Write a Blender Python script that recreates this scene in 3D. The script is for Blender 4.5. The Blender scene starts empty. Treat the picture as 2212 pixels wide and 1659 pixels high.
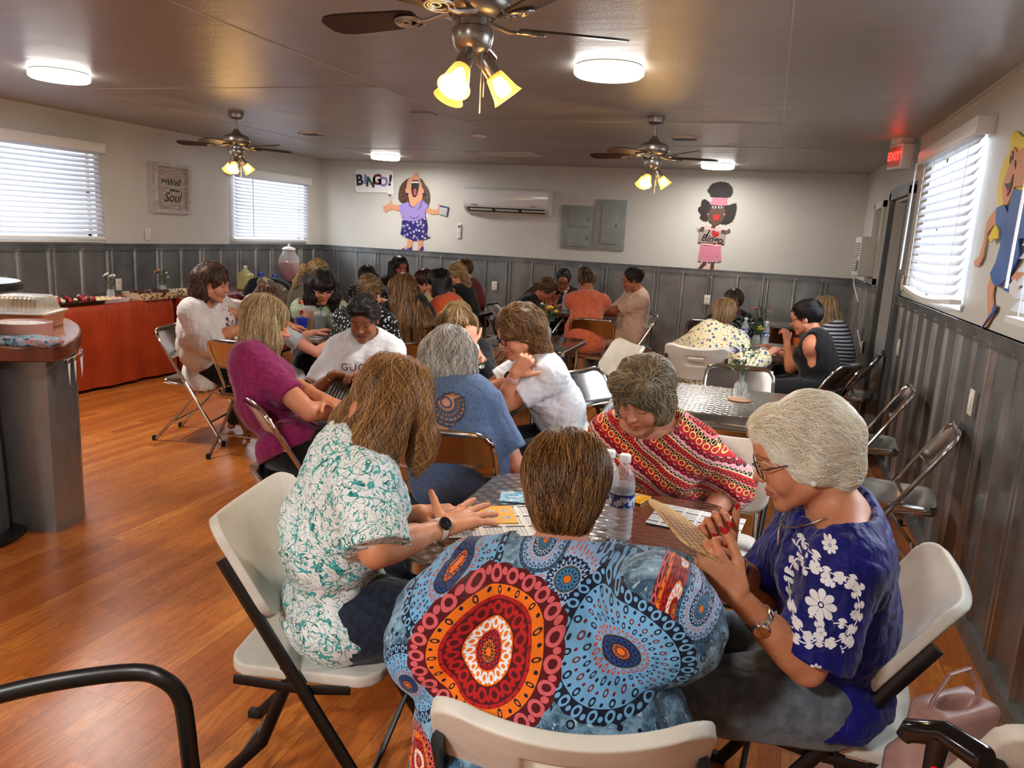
import bpy, math, random
import numpy as np
from math import sin, cos, pi, radians, hypot, atan2, sqrt
from mathutils import Vector, Matrix
SC = bpy.context.scene
COL = SC.collection
# ---------------------------------------------------------------- camera
CAMZ = 1.58
cam = bpy.data.cameras.new('camera'); camo = bpy.data.objects.new('camera', cam); COL.objects.link(camo)
cam.sensor_fit = 'HORIZONTAL'; cam.sensor_width = 36.0; cam.lens = 36.0 * 1658.8 / 2212.0
cam.clip_start = 0.02
RY, RP, RR = radians(17.829), radians(78.847), radians(3.098)
CM = Matrix.Rotation(RY, 3, 'Z') @ Matrix.Rotation(RP, 3, 'X') @ Matrix.Rotation(RR, 3, 'Z')
camo.matrix_world = Matrix.Translation((0, 0, CAMZ)) @ CM.to_4x4()
SC.camera = camo
# ---------------------------------------------------------------- world, exposure
SC.view_settings.view_transform = 'Standard'
SC.view_settings.look = 'None'
SC.view_settings.exposure = 0.28
SC.view_settings.gamma = 1.0
SC.view_settings.use_curve_mapping = False
SC.cycles.max_bounces = 6
SC.cycles.diffuse_bounces = 3
SC.cycles.glossy_bounces = 3
SC.cycles.transmission_bounces = 6
SC.cycles.transparent_max_bounces = 8
SC.cycles.caustics_reflective = False
SC.cycles.caustics_refractive = False
SC.cycles.sample_clamp_indirect = 4.0
SC.cycles.sample_clamp_direct = 0.0
SC.cycles.use_denoising = True
SC.cycles.use_adaptive_sampling = True
SC.cycles.adaptive_threshold = 0.035
W = bpy.data.worlds.new('world'); SC.world = W; W.use_nodes = True
W.node_tree.nodes['Background'].inputs[0].default_value = (0.80, 0.90, 1.0, 1)
W.node_tree.nodes['Background'].inputs[1].default_value = 1.1
# room dimensions
XL, XR, YB, YF, ZC, ZR = -6.18, 0.982, 9.85, -2.6, 2.44, 1.262

def light(name, kind, loc, energy, color, size=0.3, rot=None, size_y=None, spot=None, shape=None):
    d = bpy.data.lights.new(name, kind); d.energy = energy; d.color = color
    if kind == 'AREA':
        d.shape = shape or 'RECTANGLE'; d.size = size
        if d.shape in ('RECTANGLE', 'ELLIPSE'): d.size_y = size_y or size
    else: d.shadow_soft_size = size
    o = bpy.data.objects.new(name, d); COL.objects.link(o); o.location = loc
    if rot: o.rotation_euler = rot
    return o
# daylight entering through the windows (area lamps stand outside, behind the panes)
DAY = (0.86, 0.93, 1.0)
light('daylight', 'AREA', (XL - 0.30, 5.10, 1.75), 60, DAY, 1.7, (0, -pi/2, 0), 0.85 * 1.0)
light('daylight', 'AREA', (XL - 0.30, 8.66, 1.75), 50, DAY, 0.9, (0, -pi/2, 0), 1.5)
light('daylight', 'AREA', (XR + 0.30, 5.30, 1.80), 110, DAY, 0.95, (0, pi/2, 0), 1.6)
light('daylight', 'AREA', (XR + 0.30, 2.8, 1.80), 120, DAY, 0.95, (0, pi/2, 0), 1.6)
# the ceiling discs' own light
LED = (1.0, 0.965, 0.92)
LEDS = [(-4.476, 4.04), (-0.889, 4.102), (-4.70, 8.95), (-0.66, 9.02)]
for x, y in LEDS:
    light('disc_glow', 'AREA', (x, y, ZC - 0.062), 36 if y < 6 else 20, LED, 0.34, (0, 0, 0), shape='DISK')
for x, y in [(-4.5, -0.7), (-0.9, -0.9)]:          # the same discs repeat behind the photographer
    light('disc_glow', 'AREA', (x, y, ZC - 0.03), 75, LED, 0.34, (0, 0, 0), shape='DISK')

# ---------------------------------------------------------------- photo geometry helpers
def ray(px, py):
    return CM @ Vector((px - 1106.0, -(py - 829.5), -1658.8))
def onY(px, py, y): r = ray(px, py); t = y / r.y; return Vector((r.x*t, y, CAMZ + r.z*t))
def onX(px, py, x): r = ray(px, py); t = x / r.x; return Vector((x, r.y*t, CAMZ + r.z*t))
def onZ(px, py, z): r = ray(px, py); t = (z - CAMZ) / r.z; return Vector((r.x*t, r.y*t, z))

# ---------------------------------------------------------------- material node expressions
class E:
    def __init__(s, nt, so): s.nt, s.so = nt, so
    def _m(s, op, *a):
        n = s.nt.nodes.new('ShaderNodeMath'); n.operation = op
        for i, v in enumerate((s,) + a):
            if isinstance(v, E): s.nt.links.new(v.so, n.inputs[i])
            else: n.inputs[i].default_value = v
        return E(s.nt, n.outputs[0])
    def __add__(s, o): return s._m('ADD', o)
    __radd__ = __add__
    def __sub__(s, o): return s._m('SUBTRACT', o)
    def __rsub__(s, o): return (s * -1) + o
    def __mul__(s, o): return s._m('MULTIPLY', o)
    __rmul__ = __mul__
    def __truediv__(s, o): return s._m('DIVIDE', o)
    def __pow__(s, o): return s._m('POWER', o)
    def sin(s): return s._m('SINE')
    def cos(s): return s._m('COSINE')
    def abs(s): return s._m('ABSOLUTE')
    def floor(s): return s._m('FLOOR')
    def fract(s): return s._m('FRACT')
    def sqrt(s): return s._m('SQRT')
    def lt(s, o): return s._m('LESS_THAN', o)
    def gt(s, o): return s._m('GREATER_THAN', o)
    def min(s, o): return s._m('MINIMUM', o)
    def max(s, o): return s._m('MAXIMUM', o)
    def atan2(s, o): return s._m('ARCTAN2', o)
    def pp(s, o): return s._m('PINGPONG', o)
    def mod(s, o): return s._m('FLOORED_MODULO', o)
    def clamp(s):
        r = s._m('ADD', 0.0); r.so.node.use_clamp = True; return r
    def ss(s, a, b):
        n = s.nt.nodes.new('ShaderNodeMapRange'); n.interpolation_type = 'SMOOTHSTEP'
        s.nt.links.new(s.so, n.inputs[0]); n.inputs[1].default_value = a; n.inputs[2].default_value = b
        return E(s.nt, n.outputs[0])
class MT:
    """one procedural material"""
    def __init__(s, name, rough=0.5, metal=0.0, spec=0.5, color=(.8,.8,.8), trans=0.0, alpha=1.0, coat=0.0, sheen=0.0, sss=0.0):
        s.m = bpy.data.materials.new(name); s.m.use_nodes = True; s.nt = s.m.node_tree
        s.b = s.nt.nodes['Principled BSDF']
        I = s.b.inputs
        I['Roughness'].default_value = rough; I['Metallic'].default_value = metal
        I['Specular IOR Level'].default_value = spec; I['Base Color'].default_value = (*color, 1)
        I['Transmission Weight'].default_value = trans; I['Alpha'].default_value = alpha
        I['Coat Weight'].default_value = coat; I['Sheen Weight'].default_value = sheen
        if sss: I['Subsurface Weight'].default_value = sss; I['Subsurface Radius'].default_value = (.012,.005,.003); I['Subsurface Scale'].default_value = 1.0
        s._tc = None
        s.m.diffuse_color = (*color, 1)
    def n(s, t): return s.nt.nodes.new(t)
    def L(s, a, b): s.nt.links.new(a.so if isinstance(a, E) else a, b)
    def obj(s):
        if s._tc is None: s._tc = s.n('ShaderNodeTexCoord')
        return s._tc.outputs['Object']
    def xyz(s, vec=None, scale=None):
        q = s.n('ShaderNodeSeparateXYZ'); s.L(vec or s.obj(), q.inputs[0])
        return [E(s.nt, q.outputs[i]) for i in range(3)]
    def comb(s, x, y, z):
        q = s.n('ShaderNodeCombineXYZ')
        for i, v in enumerate((x, y, z)):
            if isinstance(v, E): s.L(v, q.inputs[i])
            else: q.inputs[i].default_value = v
        return q.outputs[0]
    def attr(s, name, what='Fac'):
        q = s.n('ShaderNodeAttribute'); q.attribute_name = name
        return E(s.nt, q.outputs[what]) if what == 'Fac' else q.outputs[what]
    def noise(s, scale=5, detail=2, rough=.5, vec=None, out=0, dist=0.0, stretch=None):
        q = s.n('ShaderNodeTexNoise'); v = vec or s.obj()
        if stretch:
            mp = s.n('ShaderNodeMapping'); s.L(v, mp.inputs[0]); mp.inputs['Scale'].default_value = stretch; v = mp.outputs[0]
        s.L(v, q.inputs['Vector']); q.inputs['Scale'].default_value = scale; q.inputs['Detail'].default_value = detail
        q.inputs['Roughness'].default_value = rough; q.inputs['Distortion'].default_value = dist
        return E(s.nt, q.outputs[0]) if out == 0 else q.outputs[1]
    def voro(s, scale=5, feature='F1', vec=None, rnd=1.0, out='Distance'):
        q = s.n('ShaderNodeTexVoronoi'); q.feature = feature; s.L(vec or s.obj(), q.inputs['Vector'])
        q.inputs['Scale'].default_value = scale; q.inputs['Randomness'].default_value = rnd
        return E(s.nt, q.outputs[out]) if out == 'Distance' else q.outputs[out]
    def mix(s, f, a, b):
        q = s.n('ShaderNodeMix'); q.data_type = 'RGBA'; q.clamp_factor = True
        for so, v in ((q.inputs[0], f), (q.inputs[6], a), (q.inputs[7], b)):
            if isinstance(v, E): s.L(v, so)
            elif isinstance(v, (tuple, list)): so.default_value = (*v[:3], 1)
            elif isinstance(v, (int, float)): so.default_value = v
            else: s.L(v, so)
        return q.outputs[2]
    def ramp(s, f, stops, interp='LINEAR'):
        q = s.n('ShaderNodeValToRGB'); s.L(f, q.inputs[0]); r = q.color_ramp; r.interpolation = interp
        while len(r.elements) > 1: r.elements.remove(r.elements[-1])
        r.elements[0].position = stops[0][0]; r.elements[0].color = (*stops[0][1], 1)
        for p, c in stops[1:]:
            e = r.elements.new(p); e.color = (*c, 1)
        return q.outputs[0]
    def color(s, c): s.L(c, s.b.inputs['Base Color']); return s
    def rough(s, e): s.L(e, s.b.inputs['Roughness']); return s
    def emit(s, c, st):
        if isinstance(c, (tuple, list)): s.b.inputs['Emission Color'].default_value = (*c, 1)
        else: s.L(c, s.b.inputs['Emission Color'])
        s.b.inputs['Emission Strength'].default_value = st; return s
    def bump(s, h, strength=.3, dist=.005):
        q = s.n('ShaderNodeBump'); q.inputs['Strength'].default_value = strength; q.inputs['Distance'].default_value = dist
        s.L(h, q.inputs['Height'])
        if s.b.inputs['Normal'].links: s.L(s.b.inputs['Normal'].links[0].from_socket, q.inputs['Normal'])
        s.L(q.outputs[0], s.b.inputs['Normal']); return s
def flat(name, color, rough=.5, metal=0.0, **k):
    return MT(name, rough, metal, color=color, **k).m
def mottled(name, c1, c2, scale=6, rough=.5, metal=0.0, bump=0, bs=200, **k):
    m = MT(name, rough, metal, color=c1, **k); m.color(m.mix(m.noise(scale, 4, .6).ss(.35, .65), c1, c2))
    if bump: m.bump(m.noise(bs, 2), bump, .002)
    return m.m
def S(r, g, b):
    """sRGB 0-255 to linear"""
    f = lambda c: (c/255/12.92) if c/255 <= .04045 else ((c/255+.055)/1.055)**2.4
    return (f(r), f(g), f(b))

# ---------------------------------------------------------------- mesh building
def basis(d, up=Vector((0,0,1))):
    d = Vector(d).normalized(); up = Vector(up)
    if abs(d.dot(up.normalized())) > .98: up = Vector((1,0,0)) if abs(d.x) < .9 else Vector((0,1,0))
    r = d.cross(up).normalized(); u = r.cross(d).normalized()
    return r, u
class MB:
    def __init__(s): s.v, s.f, s.mi, s.cm = [], [], [], 0
    def add(s, vs, fs):
        o = len(s.v); s.v += [tuple(v) for v in vs]; s.f += [tuple(i+o for i in f) for f in fs]; s.mi += [s.cm]*len(fs); return s
    def mat(s, i): s.cm = i; return s
    def box(s, c, sz, rz=0.0, M=None, bev=0.0):
        hx, hy, hz = sz[0]/2, sz[1]/2, sz[2]/2
        if bev > 0:
            return s.rbox(c, sz, bev, rz, M)
        vs = [Vector((x, y, z)) for x in (-hx, hx) for y in (-hy, hy) for z in (-hz, hz)]
        R = M or Matrix.Rotation(rz, 3, 'Z'); c = Vector(c)
        return s.add([R @ v + c for v in vs], [(0,1,3,2),(4,6,7,5),(0,4,5,1),(2,3,7,6),(0,2,6,4),(1,5,7,3)])
    def rbox(s, c, sz, bev, rz=0.0, M=None):
        """box with rounded vertical outline and chamfered rims"""
        R = M or Matrix.Rotation(rz, 3, 'Z'); c = Vector(c); hx, hy, hz = sz[0]/2, sz[1]/2, sz[2]/2
        b = min(bev, hx*.99, hy*.99, hz*.99)
        def ring(ins, z):
            o = []
            for qx, qy, a0 in ((1,1,0),(-1,1,pi/2),(-1,-1,pi),(1,-1,1.5*pi)):
                for k in range(4):
                    a = a0 + k*pi/6; o.append(Vector((qx*(hx-b) + cos(a)*(b-ins), qy*(hy-b) + sin(a)*(b-ins), z)))
            return o
        rings = [ring(b*.7, -hz), ring(b*.2, -hz+b*.3), ring(0, -hz+b*.8), ring(0, hz-b*.8), ring(b*.2, hz-b*.3), ring(b*.7, hz)]
        return s.loft([[R @ v + c for v in r] for r in rings], cap=True)
    def loft(s, rings, cap=True, closed=True):
        n = len(rings[0]); vs = [v for r in rings for v in r]; fs = []
        for i in range(len(rings)-1):
            for j in range(n if closed else n-1):
                a = i*n+j; b = i*n+(j+1) % n; fs.append((a, b, b+n, a+n))
        if cap: fs.append(tuple(range(n))[::-1]); fs.append(tuple(range((len(rings)-1)*n, len(rings)*n)))
        return s.add(vs, fs)
    def tube(s, pts, r, n=8, cap=True, closed=False, flat=1.0, up=None):
        pts = [Vector(p) for p in pts]; m = len(pts)
        rs = r if isinstance(r, (list, tuple)) else [r]*m
        rings = []; pr = None
        for i, p in enumerate(pts):
            if closed: d = (pts[(i+1) % m]-pts[i-1])
            else: d = pts[min(i+1, m-1)]-pts[max(i-1, 0)]
            if d.length < 1e-9: d = Vector((0,0,1))
            d.normalize()
            if pr is None: a, b = basis(d, up or Vector((0,0,1)))
            else:
                a = pr - d*pr.dot(d)
                if a.length < 1e-6: a, _ = basis(d)
                a.normalize(); b = a.cross(d)
            pr = a
            rings.append([p + a*cos(2*pi*k/n)*rs[i] + b*sin(2*pi*k/n)*rs[i]*flat for k in range(n)])
        if closed: rings.append(rings[0])
        return s.loft(rings, cap and not closed)
    def lathe(s, prof, n=24, c=(0,0,0), axis=(0,0,1), cap=False):
        c = Vector(c); ax = Vector(axis).normalized(); a, b = basis(ax)
        rings = [[c + ax*z + (a*cos(2*pi*k/n) + b*sin(2*pi*k/n))*max(r, 1e-5) for k in range(n)] for r, z in prof]
        return s.loft(rings, cap)
    def ell(s, c, r, R=None, n=12, m=8):
        c = Vector(c); r = (r, r, r) if isinstance(r, (int, float)) else r
        rings = []
        for i in range(m+1):
            t = pi*i/m
            rr = [Vector((max(sin(t), 1e-3)*cos(2*pi*k/n)*r[0], max(sin(t), 1e-3)*sin(2*pi*k/n)*r[1], -cos(t)*r[2])) for k in range(n)]
            rings.append([(R @ v if R else v) + c for v in rr])
        return s.loft(rings, False)
    def prism(s, pts, d):
        """polygon pts (3D, planar) pushed by vector d"""
        d = Vector(d); n = len(pts); vs = [Vector(p) for p in pts] + [Vector(p)+d for p in pts]
        fs = [tuple(range(n))[::-1], tuple(range(n, 2*n))] + [(i, (i+1) % n, (i+1) % n + n, i+n) for i in range(n)]
        return s.add(vs, fs)
    def obj(s, name, mats, parent=None, smooth=True, angle=35, tf=None):
        me = bpy.data.meshes.new(name); me.from_pydata(s.v, [], s.f)
        if not isinstance(mats, (list, tuple)): mats = [mats]
        for m in mats: me.materials.append(m)
        if len(mats) > 1: me.polygons.foreach_set('material_index', s.mi)
        if tf is not None: me.transform(tf)
        o = bpy.data.objects.new(name, me); COL.objects.link(o)
        fix(me)
        if smooth:
            me.polygons.foreach_set('use_smooth', [True]*len(me.polygons))
            try: me.set_sharp_from_angle(angle=radians(angle))
            except Exception: pass
        if parent: o.parent = parent
        return o
def fix(me):
    import bmesh
    b = bmesh.new(); b.from_mesh(me); bmesh.ops.recalc_face_normals(b, faces=b.faces); b.to_mesh(me); b.free()
def tag(o, label, cat=None, group=None, kind=None):
    o['label'] = label
    if cat: o['category'] = cat
    if group: o['group'] = group
    if kind: o['kind'] = kind
    return o
def thing(name, label, cat, loc=(0,0,0), rz=0.0, group=None):
    o = bpy.data.objects.new(name, None); COL.objects.link(o); o.empty_display_size = .1
    o.location = loc; o.rotation_euler = (0, 0, rz)
    return tag(o, label, cat, group)
def struct(name, mb, mats, **k):
    o = mb.obj(name, mats, **k); o['kind'] = 'structure'; return o
def dup(root, loc, rz, label, group=None):
    r = root.copy(); COL.objects.link(r); r.location = loc; r.rotation_euler = (0, 0, rz); r['label'] = label
    if group: r['group'] = group
    for ch in list(root.children):
        c = ch.copy(); COL.objects.link(c); c.parent = r
        for g in list(ch.children):
            d = g.copy(); COL.objects.link(d); d.parent = c
    return r
def text_mesh(s, size, depth=.002, font_shear=0.0, bold=0.0, align='CENTER', space=1.0, res=3):
    cu = bpy.data.curves.new('txt', 'FONT'); cu.body = s; cu.size = size; cu.extrude = depth; cu.shear = font_shear
    cu.offset = bold; cu.align_x = align; cu.align_y = 'CENTER'; cu.space_character = space; cu.resolution_u = res
    o = bpy.data.objects.new('txt', cu); COL.objects.link(o)
    bpy.context.view_layer.update()
    dg = bpy.context.evaluated_depsgraph_get()
    me = bpy.data.meshes.new_from_object(o.evaluated_get(dg)); bpy.data.objects.remove(o); bpy.data.curves.remove(cu)
    return me
def lettering(name, s, size, M, mat, parent=None, **k):
    """text as a thin solid, placed by 4x4 matrix M (x right, y up, z towards the reader)"""
    me = text_mesh(s, size, **k); me.transform(M); me.materials.clear(); me.materials.append(mat); me.name = name
    o = bpy.data.objects.new(name, me); COL.objects.link(o)
    if parent: o.parent = parent
    return o
def frame(o, x, y, z=None):
    x = Vector(x).normalized(); y = Vector(y).normalized(); z = x.cross(y).normalized() if z is None else Vector(z)
    return Matrix(((x.x, y.x, z.x, o[0]), (x.y, y.y, z.y, o[1]), (x.z, y.z, z.z, o[2]), (0,0,0,1)))
# ================================================================ room materials
def m_wall():
    m = MT('cream_wall_paint', .42, spec=.45)
    m.color(m.mix(m.noise(1.3, 3).ss(.3, .7), S(202,199,190), S(210,207,198)))
    m.bump(m.noise(75, 3, .6), .35, .004); return m.m
def m_ceil():
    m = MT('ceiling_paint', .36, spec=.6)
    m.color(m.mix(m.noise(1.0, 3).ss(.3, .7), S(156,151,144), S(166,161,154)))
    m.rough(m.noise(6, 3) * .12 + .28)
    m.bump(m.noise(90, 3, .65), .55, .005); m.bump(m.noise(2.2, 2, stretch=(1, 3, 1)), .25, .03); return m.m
def m_galv(name, c1, c2, rough=.36):
    m = MT(name, rough, .82)
    f = m.noise(3.2, 5, .65, stretch=(1, 1, .5)).ss(.35, .68)
    m.color(m.mix(m.noise(14, 3).ss(.66, .78) * .18, m.mix(f, c1, c2), S(190,190,188)))
    m.rough(m.noise(7, 4, .6) * .35 + (rough-.14)); m.bump(m.noise(9, 3), .12, .01); return m.m
def m_floor():
    m = MT('wood_laminate', .3, spec=.32)
    x, y, z = m.xyz()
    bw, bl = .068, .92
    row = (x / bw).floor(); xf = (x / bw).fract()
    yo = y / bl + (row * 12.9898).sin() * 43.37
    col = yo.floor(); yf = yo.fract()
    seed = ((row * 78.233 + col * 37.719).sin() * 4375.85).fract()
    vec = m.comb(x * 9 + seed * 40, y * 1.0 + seed * 17, seed * 9)
    g = m.noise(3.0, 5, .62, vec=vec, dist=1.6)
    ring = (g * 26).sin() * .5 + .5
    fine = m.noise(30, 3, .6, vec=m.comb(x * 14 + seed * 5, y * .7, 0))
    base = m.ramp(seed, [(0, S(168,88,32)), (.3, S(186,104,40)), (.6, S(200,118,48)), (.85, S(176,94,34)), (1, S(208,128,56))])
    c = m.mix(ring.ss(.45, 1.0) * .45, base, S(128,66,30))
    c = m.mix(fine.ss(.5, .75) * .4, c, S(120,64,32))
    edge = (xf.lt(.018)).max(yf.lt(.0022))
    c = m.mix(edge * .35, c, S(96,50,24))
    pr = ((x / (bw*3)).fract().lt(.012)).max(((y / 1.22 + ((x / (bw*3)).floor() * 7.77).sin() * 3.3).fract()).lt(.0016))
    c = m.mix(pr * .75, c, S(70,36,18))
    m.color(c); m.rough(fine * .16 + .22); m.bump(fine * -.6 - pr * 2.0, .18, .0015); return m.m
M_WALL, M_CEIL, M_FLOOR = m_wall(), m_ceil(), m_floor()
M_GALV = m_galv('galvanised_sheet', S(124,127,128), S(148,150,150))
M_RIB = m_galv('galvanised_rib', S(140,141,140), S(176,177,176), .3)
M_RAIL = m_galv('galvanised_rail', S(104,106,108), S(130,132,134), .42)
M_WHITE = flat('white_gloss', S(232,232,230), .35)
M_WHITE2 = flat('white_satin', S(222,220,214), .5)
M_DOORGREY = m_galv('door_grey', S(84,88,94), S(100,104,110), .45)
M_BLACK = flat('black_plastic', S(16,16,17), .35)
M_GLASSP = MT('window_glass', .03, color=(.9,.95,1.0), alpha=.1).m
# ================================================================ floor, ceiling, walls
struct('floor', MB().box(((XL+XR)/2, (YB+YF)/2, -.05), (XR-XL+.6, YB-YF+.6, .1)), M_FLOOR)
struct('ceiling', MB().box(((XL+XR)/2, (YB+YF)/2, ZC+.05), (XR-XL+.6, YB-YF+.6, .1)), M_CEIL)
def wall_with_holes(name, x, holes, sgn):
    b = MB(); t = .14; xc = x + sgn*t/2
    hs = sorted(holes); y = YF - .1
    for (a, c, z0, z1) in hs:
        b.box((xc, (y+a)/2, ZC/2), (t, a-y, ZC)); 
        if z0 > 0: b.box((xc, (a+c)/2, z0/2), (t, c-a, z0))
        b.box((xc, (a+c)/2, (z1+ZC)/2), (t, c-a, ZC-z1)); y = c
    b.box((xc, (y+YB+.1)/2, ZC/2), (t, YB+.1-y, ZC))
    return struct(name, b, M_WALL, smooth=False)
WL = [(4.30, 5.90, 1.33, 2.14), (7.93, 9.40, 1.33, 2.14)]
DOOR = (6.66, 7.62, 0.0, 2.03)
WR = [(4.62, 5.98, 1.30, 2.22), (2.10, 3.44, 1.30, 2.22), DOOR, (8.15, 8.75, 1.32, 2.0)]
wall_with_holes('wall_left', XL, WL, -1)
wall_with_holes('wall_right', XR, WR, 1)
struct('wall_back', MB().box(((XL+XR)/2, YB+.07, ZC/2), (XR-XL+.28, .14, ZC)), M_WALL)
struct('wall_front', MB().box(((XL+XR)/2, YF-.07, ZC/2), (XR-XL+.28, .14, ZC)), M_WALL)
# metal wainscot: sheets with pressed ribs
def sheet(b, p0, d, n, length, z0, z1, first=.16, pitch=.328):
    """p0 start, d direction, n normal into the room"""
    p0, d, n = Vector(p0), Vector(d), Vector(n); prof = [(0, .006)]; ribs = []
    s = first; k = 0
    while s < length - .06:
        ribs += [(s, .034)] if k % 2 else [(s-.026, .026), (s+.026, .026)]
        s += pitch; k += 1
    def pt(u, h, z): q = p0 + d*u + n*h; return Vector((q.x, q.y, z))
    b.mat(0); b.add([pt(0,.008,z0), pt(length,.008,z0), pt(length,.008,z1), pt(0,.008,z1)], [(0,1,2,3)])
    b.mat(1)
    for c, w in ribs:
        q = [(c-w/2-.006,.008),(c-w/2+.004,.026),(c+w/2-.004,.026),(c+w/2+.006,.008)]
        b.loft([[pt(u,h,z0) for u,h in q], [pt(u,h,z1) for u,h in q]], cap=False, closed=False)
ZT = ZR - .045
b = MB(); sheet(b, (XL, YB, 0), (1,0,0), (0,-1,0), XR-XL, .0, ZT, .255); struct('trim_1', b, [M_GALV, M_RIB])
b = MB(); sheet(b, (XL, YF, 0), (0,1,0), (1,0,0), YB-YF, .0, ZT, .1); struct('trim_2', b, [M_GALV, M_RIB])
b = MB()
sheet(b, (XR, YF, 0), (0,1,0), (-1,0,0), DOOR[0]-.1-YF, .0, ZT, .12, .315)
sheet(b, (XR, DOOR[1]+.1, 0), (0,1,0), (-1,0,0), YB-DOOR[1]-.1, .0, ZT, .1, .2)
struct('trim_3', b, [M_GALV, M_RIB])
def rail(name, a, c, n):
    a, c, n = Vector(a), Vector(c), Vector(n); b = MB()
    for z0, z1, h in ((ZR-.062, ZR, .022), (ZR-.012, ZR, .03), (ZR-.066, ZR-.058, .032)):
        b.prism([a+Vector((0,0,z0)), c+Vector((0,0,z0)), c+Vector((0,0,z1)), a+Vector((0,0,z1))], n*h)
    struct(name, b, M_RAIL, smooth=False)
rail('trim_4', (XL, YB, 0), (XR, YB, 0), (0,-1,0))
rail('trim_5', (XL, YF, 0), (XL, YB, 0), (1,0,0))
rail('trim_6', (XR, YF, 0), (XR, DOOR[0]-.09, 0), (-1,0,0))
rail('trim_7', (XR, DOOR[1]+.09, 0), (XR, YB, 0), (-1,0,0))
for nm, x, y, dx, dy in (('trim_8', XL, YB, 1, -1), ('trim_9', XR, YB, -1, -1)):
    struct(nm, MB().box((x+dx*.018, y+dy*.018, ZT/2), (.036, .036, ZT)), M_RIB)
M_BASE = m_galv('grey_baseboard', S(128,130,130), S(150,152,152), .5)
struct('baseboard_right', MB().box((XR-.02, (YF+DOOR[0]-.1)/2, .035), (.04, DOOR[0]-.1-YF, .07)), M_BASE)
struct('baseboard_left', MB().box((XL+.02, (YF+YB)/2, .035), (.04, YB-YF, .07)), M_BASE)
struct('baseboard_back', MB().box(((XL+XR)/2, YB-.02, .035), (XR-XL, .04, .07)), M_BASE)
b = MB()
for a, c, n in (((XL,YB),(XR,YB),(0,-1)), ((XL,YF),(XL,YB),(1,0)), ((XR,YF),(XR,YB),(-1,0))):
    b.prism([(a[0],a[1],ZC), (c[0],c[1],ZC), (c[0],c[1],ZC-.014), (a[0],a[1],ZC-.014)], Vector((n[0],n[1],0))*.014)
b.box((XL+.012, YB-.012, (ZR+ZC)/2), (.024,.024,ZC-ZR)); b.box((XR-.012, YB-.012, (ZR+ZC)/2), (.024,.024,ZC-ZR))
struct('trim_10', b, M_WALL)
# faint ceiling panel seams
M_SEAM = flat('ceiling_seam_paint', S(190,186,178), .4)
b = MB()
for x in (-4.9, -2.46, -.02): b.box((x, 5.2, ZC-.0012), (.009, 8.9, .003))
for y, xa, xb in ((3.0,-.02,.98),(6.0,-2.46,-.02),(7.45,-2.46,.9),(4.6,-4.9,-2.46),(8.2,-4.9,-2.46),(1.9,-2.46,-.02)): b.box(((xa+xb)/2, y, ZC-.0012), (xb-xa, .007, .003))
struct('trim_11', b, M_SEAM)
# ---------------------------------------------------------------- windows
def window(n, x, sgn, y0, y1, z0, z1):
    b = MB(); xf = x + sgn*.09; w = .035
    for a in ((y0+w/2, (z0+z1)/2, w, z1-z0), (y1-w/2, (z0+z1)/2, w, z1-z0), ((y0+y1)/2, z0+w/2, y1-y0, w), ((y0+y1)/2, z1-w/2, y1-y0, w), ((y0+y1)/2, (z0+z1)/2, y1-y0, w)):
        b.box((xf, a[0], a[1]), (.04, a[2], a[3]))
    o = struct('window_%d' % n, b, M_WHITE)
    g = MB().box((xf, (y0+y1)/2, (z0+z1)/2), (.005, y1-y0-.05, z1-z0-.05)).obj('window_pane', M_GLASSP, parent=o)
for i, (a, c, z0, z1) in enumerate(WL): window(i+1, XL, -1, a, c, z0, z1)
for i, (a, c, z0, z1) in enumerate(WR[:2]): window(i+3, XR, 1, a, c, z0, z1)
def m_slat():
    m = MT('blind_slat', .42, color=S(214,216,224)); m.b.inputs['Transmission Weight'].default_value = 0
    # thin translucent vinyl: daylight glows through
    t = m.n('ShaderNodeBsdfTranslucent'); t.inputs[0].default_value = (.9,.95,1,1)
    mx = m.n('ShaderNodeMixShader'); mx.inputs[0].default_value = .16
    m.nt.links.new(m.b.outputs[0], mx.inputs[1]); m.nt.links.new(t.outputs[0], mx.inputs[2])
    m.nt.links.new(mx.outputs[0], m.nt.nodes['Material Output'].inputs[0]); return m.m
M_SLAT = m_slat()
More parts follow.
